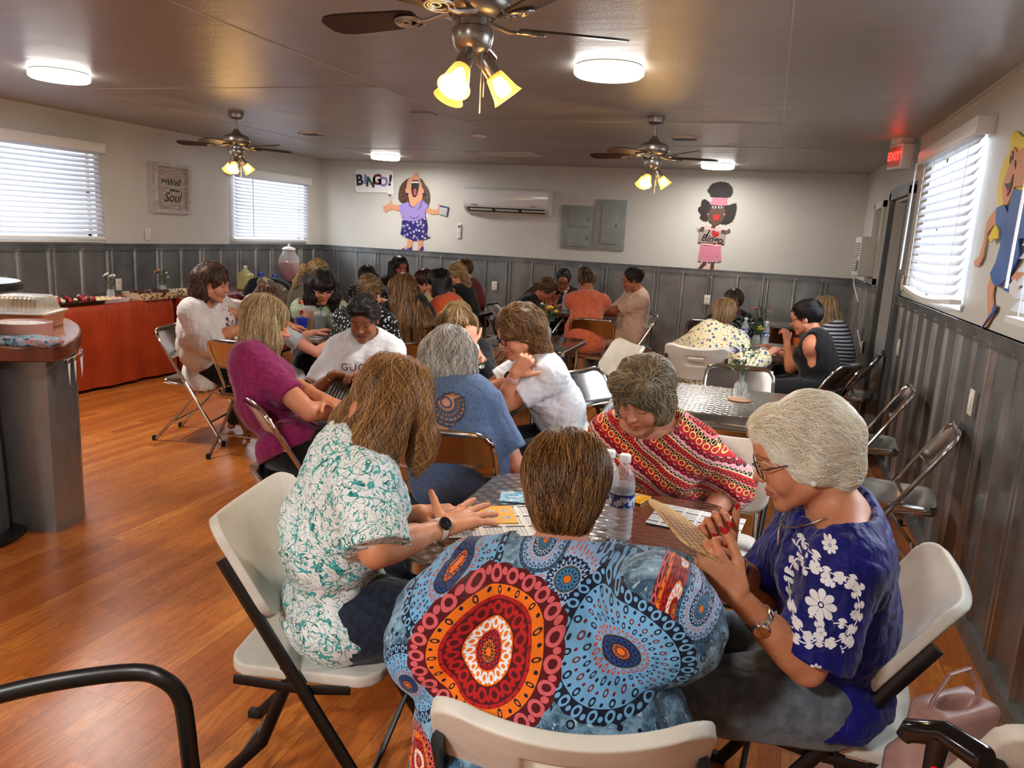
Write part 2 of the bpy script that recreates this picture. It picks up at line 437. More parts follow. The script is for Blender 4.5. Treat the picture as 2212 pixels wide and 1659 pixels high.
def blind(label, x, sgn, y0, y1, z0, z1, tilt, wand, group, tapes, sag=0.0, ns=17):
    """sgn: +1 wall at +x side, room at -x"""
    t = thing('window_blind', label, 'blinds', (x, (y0+y1)/2, z0), 0, group)
    w = y1-y0; n = -sgn; H = z1-z0
    MB().box((n*.045, 0, H+.035), (.09, w+.07, .09), bev=.006).obj('valance', M_WHITE, parent=t)
    b = MB(); step = H/ns
    for k in range(ns):
        z = .055 + step*(k+.35); dx, dz = cos(tilt)*.024, sin(tilt)*.024; m = 10; r1, r2 = [], []
        top, bot = [], []
        for j in range(m+1):
            y = -w/2 + w*j/m; s = -sag*max(0, 1-k/5.0)*cos(pi*(j/m-.5))
            top.append([Vector((n*.045+n*dx, y, z-dz+s)), Vector((n*.045, y, z+.0035+s)), Vector((n*.045-n*dx, y, z+dz+s)), Vector((n*.045, y, z+.0005+s))])
        b.loft(top, cap=True)
    b.obj('slats', M_SLAT, parent=t)
    pts = [(n*.045, -w/2 + w*j/8, .018 - sag*cos(pi*(j/8-.5))) for j in range(9)]
    b = MB(); b.loft([[Vector(p)+Vector(q) for q in ((-.026,0,-.012),(.026,0,-.012),(.026,0,.012),(-.026,0,.012))] for p in pts]); b.obj('bottom_rail', M_WHITE, parent=t)
    for j in range(tapes):
        y = -w/2 + w*(j+.5)/tapes
        b = MB()
        for q in (.022, .068): b.tube([(n*q, y, .02-sag*cos(pi*((y+w/2)/w-.5))), (n*q, y, H)], .0016, 5)
        b.obj('ladder_cord', M_WHITE2, parent=t)
    if wand: MB().tube([(n*.10, wand, H), (n*.105, wand, H-.72)], .006, 6).obj('wand', M_WHITE, parent=t)
blind('closed white slatted blind on the left wall, cut by the photo edge', XL, -1, 4.22, 5.93, 1.30, 2.12, .80, 0, None, 4, ns=19)
blind('closed white slatted blind on the left wall next to the far corner', XL, -1, 7.88, 9.44, 1.30, 2.08, .80, -.5, None, 3, ns=19)
blind('bright white slatted blind with sagging bottom slats beside the grey door', XR, 1, 4.52, 6.08, 1.33, 2.19, 1.02, .76, None, 5, sag=.035, ns=17)
blind('white slatted blind at the right photo edge, only its lower corner showing', XR, 1, 2.0, 3.52, 1.33, 2.19, 1.02, .68, None, 5, ns=17)
# sills
b = MB(); b.box((XL+.02, 5.08, 1.262+.02), (.04, 1.72, .012)); struct('trim_12', b, M_WHITE2)
# ---------------------------------------------------------------- door and frame, window AC
b = MB()
for y in (DOOR[0]-.045, DOOR[1]+.045): b.box((XR-.012, y, 1.04), (.05, .09, 2.1))
b.box((XR-.012, (DOOR[0]+DOOR[1])/2, 2.075), (.05, 1.14, .09)); struct('trim_13', b, M_RAIL)
b = MB()
for y in (DOOR[0]+.012, DOOR[1]-.012): b.box((XR+.07, y, 1.015), (.13, .024, 2.03))
b.box((XR+.07, (DOOR[0]+DOOR[1])/2, 2.02), (.13, .96, .02)); struct('trim_14', b, M_WHITE)
b = MB(); b.box((XR+.11, (DOOR[0]+DOOR[1])/2, 1.0), (.045, .92, 2.0))
for zz, hh in ((.38, .5), (1.02, .5), (1.68, .56)):
    for yy in (-.22, .22): b.box((XR+.085, (DOOR[0]+DOOR[1])/2+yy, zz), (.012, .32, hh), bev=.005)
d = struct('door_1', b, M_DOORGREY)
MB().lathe([(.03,0),(.03,.006),(.012,.01),(.012,.04),(.027,.05),(.027,.07),(.01,.08)], 16, (XR+.088, DOOR[0]+.09, .98), (-1,0,0)).obj('door_knob', M_RIB, parent=d)
# recess box around the window AC
b = MB(); 
for a in ((8.15-.03,1.66,.06,.8),(8.75+.03,1.66,.06,.8)): b.box((XR-.015, a[0], a[1]), (.03, a[2], a[3]))
for z in (1.30, 2.03): b.box((XR-.015, 8.45, z), (.03, .72, .06))
struct('trim_15', b, M_WHITE2)
b = MB().box((XR+.12, 8.45, 1.85), (.02, .6, .34)); struct('trim_16', b, M_WHITE2)
t = thing('window_air_conditioner', 'beige window air conditioner in the right wall beyond the door', 'air conditioner', (XR, 8.45, 1.34))
MB().box((-.03, 0, .19), (.28, .56, .38), bev=.015).obj('housing', M_WHITE2, parent=t)
b = MB()
for k in range(13): b.box((-.172, .06, .05+k*.022), (.006, .36, .008))
for k in range(6): b.box((-.172, -.19, .2+k*.022), (.006, .1, .008))
b.obj('grille', M_BLACK, parent=t)
MB().box((-.172, -.19, .1), (.006, .11, .1)).obj('control_panel', M_DOORGREY, parent=t)
c = MB().tube([(XR-.17, 8.45, 1.36), (XR-.16, 8.4, 1.25), (XR-.13, 8.1, 1.1), (XR-.10, 8.35, .93), (XR-.06, 8.5, .8), (XR-.05, 8.3, .72), (XR-.04, 8.2, .66)], .007, 6).obj('power_cord', M_WHITE2)
tag(c, 'white power cord hanging from the window air conditioner to the outlet', 'cord')
# ---------------------------------------------------------------- ceiling fittings
M_LED = MT('disc_diffuser', .4, color=(1,1,1)).emit(LED, 9).m
t0 = None
LL = ['round white ceiling light at the far left edge of the photo', 'round white ceiling light beside the nearest fan', 'round white ceiling light near the back wall above the BINGO! sign', 'round white ceiling light near the back wall, right of the far right fan']
for i, (x, y) in enumerate(LEDS):
    if t0 is None:
        t0 = thing('ceiling_light', LL[0], 'ceiling light', (x, y, ZC), 0, 'round disc ceiling lights')
        MB().lathe([(.001,0),(.165,0),(.172,-.006),(.172,-.014),(.16,-.016)], 40).obj('rim', M_WHITE, parent=t0)
        MB().lathe([(.176,-.012),(.18,-.02),(.178,-.042),(.165,-.052),(.001,-.055)], 40).obj('diffuser', M_LED, parent=t0)
    else: dup(t0, (x, y, ZC), 0, LL[i], 'round disc ceiling lights')
def vent(x, y, r, label):
    t = thing('ceiling_vent', label, 'vent', (x, y, ZC), 0, 'round ceiling vents')
    MB().lathe([(r,0),(r,-.006),(r*.72,-.014),(r*.7,-.008)], 32).obj('rim', M_WHITE2, parent=t)
    b = MB()
    for k in range(5): b.box((0, -r*.52+k*r*.26, -.008), (2*sqrt(max(.01, (r*.7)**2-(-r*.52+k*r*.26)**2)), .012, .012))
    b.obj('louvre', M_BLACK, parent=t)
vent(-4.467, 6.926, .13, 'round white ceiling vent to the right of the left fan')
vent(-.80, 6.885, .14, 'round white ceiling vent behind the right fan')
tag(MB().lathe([(.001,-.03),(.05,-.03),(.075,-.022),(.078,0)], 28, (-2.684, 6.919, ZC)).obj('smoke_detector', M_WHITE2), 'small round white smoke detector in the middle of the ceiling', 'smoke detector')
b = MB()
for a in ((-2.95,8.27,.75,.02),(-2.95,8.62,.75,.02)): b.box((a[0],a[1],ZC-.004),(a[2],a[3],.01))
for x in (-3.33,-2.57): b.box((x,8.445,ZC-.004),(.02,.37,.01))
b.box((-2.95,8.445,ZC-.001),(.72,.33,.004)); struct('trim_17', b, M_WHITE2, smooth=False)
b = MB()
b.box((-2.65,5.66,ZC-.004),(.16,.14,.008)); struct('trim_18', b, M_CEIL, smooth=False)
# exit sign
M_RED = MT('exit_red', .4, color=(.8,.02,.02)).emit((1,.02,.015), 5).m
t = thing('exit_sign', 'white box exit sign with glowing red letters at the ceiling by the right wall', 'exit sign', (.86, 6.75, ZC))
MB().box((0, 0, -.135), (.20, .09, .19), rz=radians(111), bev=.012).obj('housing', M_WHITE, parent=t)
MB().box((0, 0, -.02), (.14, .1, .04), rz=radians(111)).obj('mount', M_WHITE, parent=t)
fx = Vector((cos(radians(111)), sin(radians(111)), 0)); nrm = Vector((-sin(radians(111)), cos(radians(111)), 0))*-1
nrm = Vector((fx.y, -fx.x, 0)); side = fx
if nrm.dot(Vector((-.86,-6.75,0))) < 0: nrm = -nrm; side = -fx
side = Vector((0,0,1)).cross(nrm)
MB().prism([nrm*.047+side*a+Vector((0,0,z)) for a, z in ((-.085,-.21),(.085,-.21),(.085,-.06),(-.085,-.06))], nrm*.002).obj('face', flat('exit_face', S(236,120,118), .4), parent=t)
me = lettering('exit_letters', 'EXIT', .085, frame(nrm*.0495+Vector((0,0,-.135)), side, (0,0,1), nrm), M_RED, t, depth=.001, bold=.003)
light('exit_glow', 'POINT', (.80, 6.62, 2.33), .12, (1,.05,.03), .03)
# ---------------------------------------------------------------- ceiling fans
M_NICK = m_galv('brushed_nickel', S(150,146,140), S(166,162,156), .26)
M_BLADE = mottled('dark_walnut_blade', S(34,20,14), S(46,28,20), 12, .45)
M_SHADE = MT('amber_mesh_shade', .3, color=S(250,196,90), alpha=.62).emit((1.0,.56,.12), .8).m
M_BULB = MT('warm_bulb', .3, color=(1,.8,.5)).emit((1.0,.66,.26), 60).m
def fan(loc, rz, label, shades):
    t = thing('ceiling_fan', label, 'ceiling fan', loc, rz, 'ceiling fans with three lamps'); t.scale = (.88,)*3
    MB().lathe([(.001,0),(.068,0),(.07,-.012),(.066,-.045),(.045,-.062),(.012,-.066)], 28).obj('canopy', M_NICK, parent=t)
    MB().lathe([(.012,-.06),(.012,-.15),(.02,-.155),(.045,-.19)], 16).obj('downrod', M_NICK, parent=t)
    MB().lathe([(.02,-.15),(.03,-.17),(.05,-.195),(.10,-.212),(.122,-.232),(.126,-.258),(.122,-.275),(.10,-.298),(.07,-.306),(.07,-.31),(.055,-.312),(.055,-.33)], 32).obj('motor', M_NICK, parent=t)
    MB().lathe([(.05,-.33),(.066,-.335),(.07,-.35),(.064,-.385),(.045,-.41),(.02,-.422),(.001,-.424)], 28).obj('light_kit', M_NICK, parent=t)
    for k in range(5):
        a = k*2*pi/5; R = Matrix.Rotation(a, 4, 'Z') @ Matrix.Rotation(radians(12), 4, 'X')
        out = [(.17,.040),(.20,.052),(.30,.058),(.40,.064),(.47,.066),(.515,.058),(.54,.036),(.545,0)]
        pts = [Vector((x, y, -.318)) for x, y in out] + [Vector((x, -y, -.318)) for x, y in out[-2::-1]]
        bl = MB().prism(pts, (0,0,.007)).obj('blade', M_BLADE, parent=t, tf=R)
        b = MB()
        b.tube([(.05,0,-.305),(.09,0,-.315),(.13,0,-.326),(.17,0,-.326)], [.012,.009,.009,.007], 8)
        for r1, r2, x0 in ((.052,.036,.20),(.036,.024,.205),(.018,.012,.215)):
            b.tube([(x0+r1*cos(q*pi/10), r2*sin(q*pi/10), -.326) for q in range(20)], .0045, 6, closed=True)
        b.obj('blade_arm', M_NICK, parent=t, tf=R)
    for a, tl in shades:
        R = Matrix.Translation((0,0,-.375)) @ Matrix.Rotation(a, 4, 'Z') @ Matrix.Rotation(tl, 4, 'Y')
        sh = MB().lathe([(.014,.03),(.020,.05),(.026,.06),(.027,.12),(.024,.135)], 20).obj('lamp_arm', M_NICK, parent=t, tf=R)
        b = MB().lathe([(.022,.118),(.030,.125),(.036,.15),(.045,.19),(.052,.205),(.054,.208),(.051,.206),(.043,.188),(.034,.15),(.028,.127)], 24)
        b.obj('shade', M_SHADE, parent=t, tf=R)
        MB().lathe([(.012,.13),(.014,.135),(.024,.16),(.026,.175),(.020,.195),(.001,.202)], 16).obj('bulb', M_BULB, parent=t, tf=R)
        p = Matrix.Translation(loc) @ Matrix.Rotation(rz, 4, 'Z') @ Matrix.Scale(.88, 4) @ R @ Vector((0,0,.222))
        light('fan_lamp', 'POINT', p, 3.2, (1.0,.60,.22), .03)
    for x, y, l in ((.03,-.03,.20),(.045,.02,.14)):
        MB().tube([(x,y,-.40),(x,y,-.40-l)], .0022, 5).obj('pull_chain', M_RIB, parent=t)
FANS = [((-.88, 2.19, ZC), radians(28), 'large brushed nickel ceiling fan nearest the camera, cut by the top of the photo'),
        ((-4.367, 5.65, ZC), radians(52), 'brushed nickel ceiling fan on the left in front of the corner window'),
        ((-.877, 5.738, ZC), radians(18), 'brushed nickel ceiling fan on the right with two lamps facing the wall')]
for (l, rz, lab), sh in zip(FANS, ([(-rz0, radians(180-38)) for rz0 in (0,2.1,4.2)],)*3):
    fan(l, rz, lab, sh)
# ================================================================ implicit surfaces -> meshes
V3 = lambda *a: np.array(a if len(a) == 3 else a[0], dtype=np.float64)
def _b(k, d): return d
def pc(a, b, ra, rb, k=.02, m='+'):                # tapered capsule
    a, b = V3(a), V3(b); return ('c', a, b, ra, rb, m, k, (a+b)/2, np.linalg.norm(b-a)/2 + max(ra, rb))
def pk(a, b, ra, rb, k=.02, m='+', sc=None, side=None):   # flat-ended cone; sc squeezes along side
    a, b = V3(a), V3(b); return ('k', a, b, ra, rb, m, k, (a+b)/2, np.linalg.norm(b-a)/2 + max(ra, rb) + .01, sc, side)
def pe(c, r, R=None, k=.02, m='+'):
    r = (r, r, r) if isinstance(r, (int, float)) else r
    return ('e', V3(c), V3(r), None if R is None else np.array(R, dtype=np.float64), None, m, k, V3(c), max(r))
def pb(c, h, rr=.005, R=None, k=.01, m='+'):       # rounded box
    return ('b', V3(c), V3(h), None if R is None else np.array(R, dtype=np.float64), rr, m, k, V3(c), float(np.linalg.norm(h)) + rr)
def pp(p, n, k=.006, m='&'):                       # keep the side opposite to n
    n = V3(n); n = n/np.linalg.norm(n); return ('p', V3(p), n, None, None, m, k, V3(p), 1e9)
def _pd(q, P):
    t = q[0]
    if t == 'c':
        a, b, ra, rb = q[1:5]; ab = b-a; L = max(float(ab@ab), 1e-12)
        w = P - a; u = np.clip((w@ab)/L, 0, 1)
        w = w - u[..., None]*ab
        return np.sqrt((w*w).sum(-1)) - (ra + (rb-ra)*u)
    if t == 'k':
        a, b, ra, rb = q[1:5]; ab = b-a; Ln = max(float(np.linalg.norm(ab)), 1e-9); n = ab/Ln
        w = P - a; s = w@n; w = w - s[..., None]*n; u = np.clip(s/Ln, 0, 1)
        return np.maximum(np.sqrt((w*w).sum(-1)) - (ra + (rb-ra)*u), np.maximum(-s, s-Ln))
    if t == 'e':
        w = P - q[1]
        if q[3] is not None: w = w@q[3]
        r = q[2]; a = w/r; k0 = np.sqrt((a*a).sum(-1)); a = a/r; k1 = np.sqrt((a*a).sum(-1)) + 1e-9
        return k0*(k0-1)/k1
    if t == 'b':
        w = P - q[1]
        if q[3] is not None: w = w@q[3]
        w = np.abs(w) - q[2]; o = np.maximum(w, 0)
        return np.sqrt((o*o).sum(-1)) + np.minimum(w.max(-1), 0) - q[4]
    if t == 'p': return (P - q[1])@q[2]
BAND = .025
def sd_eval(prims, P, disp=None):
    """P (B,M,3): batches of nearby points"""
    P = P.astype(np.float64, copy=False)
    C = P.mean(1); R = np.sqrt(((P - C[:, None])**2).sum(-1)).max(1)
    D = np.full(P.shape[:2], 10.0)
    for q in prims:
        m, k = q[5], q[6]
        if q[0] == 'p': sel = np.ones(len(C), bool)
        else: sel = np.sqrt(((C - q[7])**2).sum(-1)) - q[8] - R < BAND + k
        if not sel.any(): continue
        al = sel.all(); d = _pd(q, P if al else P[sel]); o = D if al else D[sel]
        if m == '+': h = np.maximum(k - np.abs(o-d), 0)/max(k, 1e-9); o = np.minimum(o, d) - h*h*k*.25
        elif m == '-': h = np.maximum(k - np.abs(o+d), 0)/max(k, 1e-9); o = np.maximum(o, -d) + h*h*k*.25
        else: h = np.maximum(k - np.abs(o-d), 0)/max(k, 1e-9); o = np.maximum(o, d) + h*h*k*.25
        if al: D = o
        else: D[sel] = o
    if disp is not None: D = D + disp(P)
    return D
def grad(prims, P, e=.002, disp=None):
    B = 64; n = len(P); pad = (-n) % B
    Q = np.concatenate([P, np.repeat(P[-1:], pad, 0)]).reshape(-1, B, 3) if n else P.reshape(0, B, 3)
    T = np.array([[1,-1,-1],[-1,-1,1],[-1,1,-1],[1,1,1]], float); g = 0; s = 0
    for t in T:
        d = sd_eval(prims, Q + t*e, disp); g = g + t*d[..., None]; s = s + d
    g = g.reshape(-1, 3)[:n]; s = s.reshape(-1)[:n]/4
    return g/(np.linalg.norm(g, axis=1, keepdims=True)+1e-9), s
def nets(prims, h, disp=None, box=None, n=8):
    """surface nets over sparse blocks; returns verts, quads"""
    un = [q for q in prims if q[5] == '+']
    lo = np.min([q[7]-q[8] for q in un], 0) - 2*h; hi = np.max([q[7]+q[8] for q in un], 0) + 2*h
    if box is not None: lo = np.maximum(lo, box[0]-2*h); hi = np.minimum(hi, box[1]+2*h)
    S_ = n*h; i0 = np.floor(lo/S_).astype(int); i1 = np.floor(hi/S_).astype(int)
    if (i1 < i0).any(): return np.zeros((0,3)), np.zeros((0,4), int)
    g = np.stack(np.meshgrid(*[np.arange(a, b+1) for a, b in zip(i0, i1)], indexing='ij'), -1).reshape(-1, 3)
    # coarse rejection by bounding distances, then by true distance at block centres
    c = (g + .5)*S_; rad = S_*.866; act = np.zeros(len(g), bool)
    for q in un:
        s = ~act; s[s] = np.sqrt(((c[s]-q[7])**2).sum(-1)) < q[8] + rad + q[6] + h
        if s.any(): act[s] = np.abs(0) + _pd(q, c[s]) < rad + q[6]*.6 + h*2
    g = g[act]
    if not len(g): return np.zeros((0,3)), np.zeros((0,4), int)
    c = (g + .5)*S_
    best = np.full(len(g), 1e3)
    for q in un: best = np.minimum(best, _pd(q, c))
    deep = best < -(rad*1.25 + .03)
    sub = [q for q in prims if q[5] != '+']
    if sub and deep.any():
        near = np.zeros(len(g), bool)
        for q in sub: near |= np.abs(_pd(q, c)) < rad + q[6] + .03
        deep &= ~near
    g = g[~deep]
    ar = np.arange(n+1)*h
    off = np.stack(np.meshgrid(ar, ar, ar, indexing='ij'), -1).reshape(-1, 3)
    verts = []; keys = []; quads = []
    ins_all = []
    CH = 400
    K = 1 << 20
    def key(a): return ((a[..., 0]+K//2)*K + (a[..., 1]+K//2))*K + (a[..., 2]+K//2)
    edges = []
    cb = [(0,0,0),(1,0,0),(0,1,0),(1,1,0),(0,0,1),(1,0,1),(0,1,1),(1,1,1)]
    ed = [(0,1),(2,3),(4,5),(6,7),(0,2),(1,3),(4,6),(5,7),(0,4),(1,5),(2,6),(3,7)]
    for s in range(0, len(g), CH):
        gg = g[s:s+CH]; D = sd_eval(prims, gg[:, None]*S_ + off, disp).reshape(-1, n+1, n+1, n+1)
        I = D < 0
        cs = [D[:, a:n+a, b:n+b, c_:n+c_] for a, b, c_ in cb]; ci = [I[:, a:n+a, b:n+b, c_:n+c_] for a, b, c_ in cb]
        anyi = ci[0].copy(); alli = ci[0].copy()
        for q in ci[1:]: anyi |= q; alli &= q
        A = np.argwhere(anyi & ~alli)
        if len(A):
            v = np.stack([q[A[:,0],A[:,1],A[:,2],A[:,3]] for q in cs], 1)
            p = np.zeros((len(A), 3)); w = np.zeros(len(A)); CB = np.array(cb, float)
            for a, b in ed:
                x = (v[:, a] < 0) != (v[:, b] < 0)
                t = np.where(x, v[:, a]/np.where(x, v[:, a]-v[:, b], 1), 0)
                p += x[:, None]*(CB[a] + t[:, None]*(CB[b]-CB[a])); w += x
            cell = gg[A[:,0]]*n + A[:,1:]
            verts.append((cell + p/w[:, None])*h); keys.append(key(cell))
        for ax in range(3):
            sl0 = [slice(None)] + [slice(0, n)]*3; sl1 = list(sl0); sl1[ax+1] = slice(1, n+1)
            a0, a1 = I[tuple(sl0)], I[tuple(sl1)]
            X = np.argwhere(a0 != a1)
            if len(X):
                cell = gg[X[:,0]]*n + X[:,1:]; sg = a0[X[:,0],X[:,1],X[:,2],X[:,3]]
                edges.append((ax, cell, sg))
    if not verts: return np.zeros((0,3)), np.zeros((0,4), int)
    V = np.concatenate(verts); Kk = np.concatenate(keys); order = np.argsort(Kk); Ks = Kk[order]
    def look(a):
        k = key(a); i = np.searchsorted(Ks, k); i = np.minimum(i, len(Ks)-1); ok = Ks[i] == k
        return np.where(ok, order[i], -1)
    for ax, cell, sg in edges:
        u, w = (ax+1) % 3, (ax+2) % 3; eu = np.zeros(3, int); eu[u] = 1; ew = np.zeros(3, int); ew[w] = 1
        q = np.stack([look(cell), look(cell-eu), look(cell-eu-ew), look(cell-ew)], 1)
        q = np.where(sg[:, None], q, q[:, ::-1]); quads.append(q[(q >= 0).all(1)])
    Q = np.concatenate(quads)
    return V, Q
def fair(V, Q, prims, disp=None, it=1):
    """pull the vertices back onto the surface"""
    for _ in range(it):
        g, d = grad(prims, V, .0015, disp); V = V - g*np.clip(d, -.003, .003)[:, None]
    return V
def multi(prims, h, fine=(), disp=None, project=True):
    """coarse surface with finer windows: fine = [((lo,hi), h2), ...]"""
    VV, QQ = [], []; o = 0
    V, Q = nets(prims, h, disp)
    if project and len(V): V = fair(V, Q, prims, disp)
    if fine and len(Q):
        c = V[Q].mean(1); keep = np.ones(len(Q), bool)
        for (lo, hi), _h in fine: keep &= ~((c > lo + h*.5) & (c < hi - h*.5)).all(1)
        Q = Q[keep]
    VV.append(V); QQ.append(Q); o = len(V)
    done = []
    for (lo, hi), h2 in fine:
        V, Q = nets(prims, h2, disp, (lo, hi))
        if not len(V): continue
        if project: V = fair(V, Q, prims, disp)
        c = V[Q].mean(1); k = ((c > lo) & (c < hi)).all(1)
        for l2, u2 in done: k &= ~((c > l2) & (c < u2)).all(1)
        done.append((lo, hi)); QQ.append(Q[k]+o); VV.append(V); o += len(V)
    V = np.concatenate(VV); Q = np.concatenate(QQ)
    used = np.zeros(len(V), bool); used[Q.ravel()] = True; mp = np.cumsum(used)-1
    return V[used], mp[Q]
def to_mesh(name, V, Q, mats, origin=(0,0,0), parent=None, attrs=None, tris=False, smooth=True):
    me = bpy.data.meshes.new(name); k = Q.shape[1]
    me.vertices.add(len(V)); me.vertices.foreach_set('co', (V - np.array(origin)).astype(np.float32).ravel())
    me.loops.add(Q.size); me.loops.foreach_set('vertex_index', Q.astype(np.int32).ravel())
    me.polygons.add(len(Q)); me.polygons.foreach_set('loop_start', np.arange(0, Q.size, k, dtype=np.int32))
    try: me.polygons.foreach_set('loop_total', np.full(len(Q), k, np.int32))
    except Exception: pass
    if smooth: me.polygons.foreach_set('use_smooth', np.ones(len(Q), bool))
    for n_, a in (attrs or {}).items():
        if a.ndim == 2:
            at = me.color_attributes.new(n_, 'FLOAT_COLOR', 'POINT'); c = np.ones((len(a), 4), np.float32); c[:, :3] = a
            at.data.foreach_set('color', c.ravel())
        else:
            at = me.attributes.new(n_, 'FLOAT', 'POINT'); at.data.foreach_set('value', a.astype(np.float32))
    for m in (mats if isinstance(mats, (list, tuple)) else [mats]): me.materials.append(m)
    me.update(calc_edges=True); me.validate()
    o = bpy.data.objects.new(name, me); COL.objects.link(o)
    if parent: o.parent = parent
    return o
_rs = np.random.RandomState(7)
_WD = _rs.randn(24, 3); _WD /= np.linalg.norm(_WD, axis=1, keepdims=True); _WP = _rs.rand(24)*6.28
def wob(P, f, seed=0, n=5):
    """smooth pseudo-noise from a few tilted sines, about -1..1"""
    s = 0
    for i in range(n):
        d = _WD[(seed*5+i) % 24]; s = s + np.sin((P@d)*f*(1+.37*i) + _WP[(seed*3+i) % 24] + 1.3*np.sin((P@_WD[(seed+i*7+3) % 24])*f*.6))*(1-.12*i)
    return s/n*1.6
def folds(amp, f=38, axis=None, seed=0):
    """cloth folds: ridged, stretched along axis"""
    ax = None if axis is None else V3(axis)/np.linalg.norm(axis)
    def fn(P):
        Q = P if ax is None else P - (P@ax)[..., None]*ax*.72
        return (np.abs(wob(Q, f, seed)) - .4)*-amp
    return fn
# ================================================================ people
def skin_mat(name, c, blotch=.5, rough=.48):
    m = MT(name, rough, spec=.4)
    n1 = m.noise(22, 3, .6); n2 = m.noise(420, 2)
    c0 = m.mix(n1.ss(.35, .7) * .45, m.attr('Tint', 'Color'), m.mix(1.0, c, tuple(a*b for a, b in zip(c, (.92,.70,.62)))))
    if blotch: c0 = m.mix(m.voro(95).lt(.16) * m.noise(30, 2).ss(.45, .6) * blotch, c0, tuple(a*b for a, b in zip(c, (.62,.42,.34))))
    m.color(c0); m.bump(m.noise(160, 3, .6), .22, .002); m.bump(n2, .1, .001)
    m.b.inputs['Subsurface Weight'].default_value = .08; m.b.inputs['Subsurface Radius'].default_value = (.01,.004,.002); m.b.inputs['Subsurface Scale'].default_value = .6
    return m.m
def hair_mat(name, lo, mid, hi):
    m = MT(name, .34, spec=.55)
    t = m.attr('strand') + (m.noise(60, 3) - .5) * .35
    m.color(m.ramp(t, [(.05, lo), (.5, mid), (.95, hi)])); m.bump(m.noise(300, 2), .35, .002)
    return m.m
def cloth(name, c, rough=.85, c2=None, sc=30, bump=.15, sheen=.2, fs=7, fold=.55):
    m = MT(name, rough, spec=.2, color=c, sheen=sheen)
    m.color(m.mix(m.noise(sc, 4, .6).ss(.35, .65), c, c2 or tuple(x*.86 for x in c))); m.bump(m.noise(420, 2), bump, .001)
    m.bump((m.noise(fs, 2, .5, dist=.8, stretch=(1, 1, .45)) - .5).abs(), fold, .03); return m.m
def Rm(yaw, pitch=0, roll=0):
    """columns right, forward, up; yaw = heading of forward from +x, pitch>0 looks down"""
    f = Vector((cos(yaw)*cos(pitch), sin(yaw)*cos(pitch), -sin(pitch)))
    r = Vector((sin(yaw), -cos(yaw), 0)); u = r.cross(f)
    if roll: q = Matrix.Rotation(roll, 3, f); r = q @ r; u = q @ u
    return np.array([[r.x, f.x, u.x], [r.y, f.y, u.y], [r.z, f.z, u.z]])
def head_prims(H, R, sc=1.0, age=0, full=0.0):
    T = lambda *p: H + R@(V3(p)*sc); s = sc; f = full
    P = [pe(T(0,-.018,.030), (.072*s,.092*s,.083*s), R, .02),
         pe(T(0,.022,-.020), ((.057+.006*f)*s,.062*s,.080*s), R, .03),
         pe(T(0,.060,.040), (.045*s,.026*s,.036*s), R, .03)]
    for x in (-1, 1):
        P += [pc(T(x*(.046+.008*f),.002,-.055), T(x*.012,.058,-.092), (.020+.006*f)*s, .017*s, .02),
              pe(T(x*.036,.052,-.034), ((.022+.006*f)*s,.022*s,.026*s), R, .02),
              pe(T(x*.032,.095,.009), (.021*s,.017*s,.013*s), R, .014, '-'),
              pe(T(x*.031,.0685,.007), (.0135*s,.0130*s,.0118*s), R, .003),
              pc(T(x*.012,.080,.027), T(x*.045,.066,.030), .0075*s, .006*s, .010),
              pe(T(x*.0745,-.010,-.006), (.008*s,.017*s,.029*s), R@np.array(Matrix.Rotation(-.25, 3, 'X')), .005),
              pe(T(x*.081,-.004,-.004), (.005*s,.009*s,.016*s), R, .004, '-')]
    P += [pe(T(0,.064,-.097), (.018*s,.016*s,.014*s), R, .014),
          pc(T(0,.074,.024), T(0,.093,-.020), .0075*s, .0098*s, .010),
          pe(T(0,.099,-.024), (.0105*s,.0105*s,.0095*s), R, .006),
          pe(T(-.0115,.089,-.027), .0078*s, R, .005), pe(T(.0115,.089,-.027), .0078*s, R, .005),
          pe(T(-.006,.096,-.034), (.0035*s,.005*s,.003*s), R, .002, '-'), pe(T(.006,.096,-.034), (.0035*s,.005*s,.003*s), R, .002, '-'),
          pe(T(0,.071,-.060), (.025*s,.016*s,.020*s), R, .012)]
    for x in (-1, 1):
        P += [pc(T(0,.0865,-.0545), T(x*.021,.074,-.0585), .0042*s, .0022*s, .003),
              pc(T(0,.0860,-.0655), T(x*.018,.074,-.0620), .0052*s, .0025*s, .003),
              pc(T(0,.0925,-.0597), T(x*.022,.0775,-.0597), .0012*s, .001*s, .0015, '-')]
        if age: P += [pc(T(x*.017,.088,-.026), T(x*.032,.068,-.055), .002*s, .0015*s, .006, '-')]
    return P
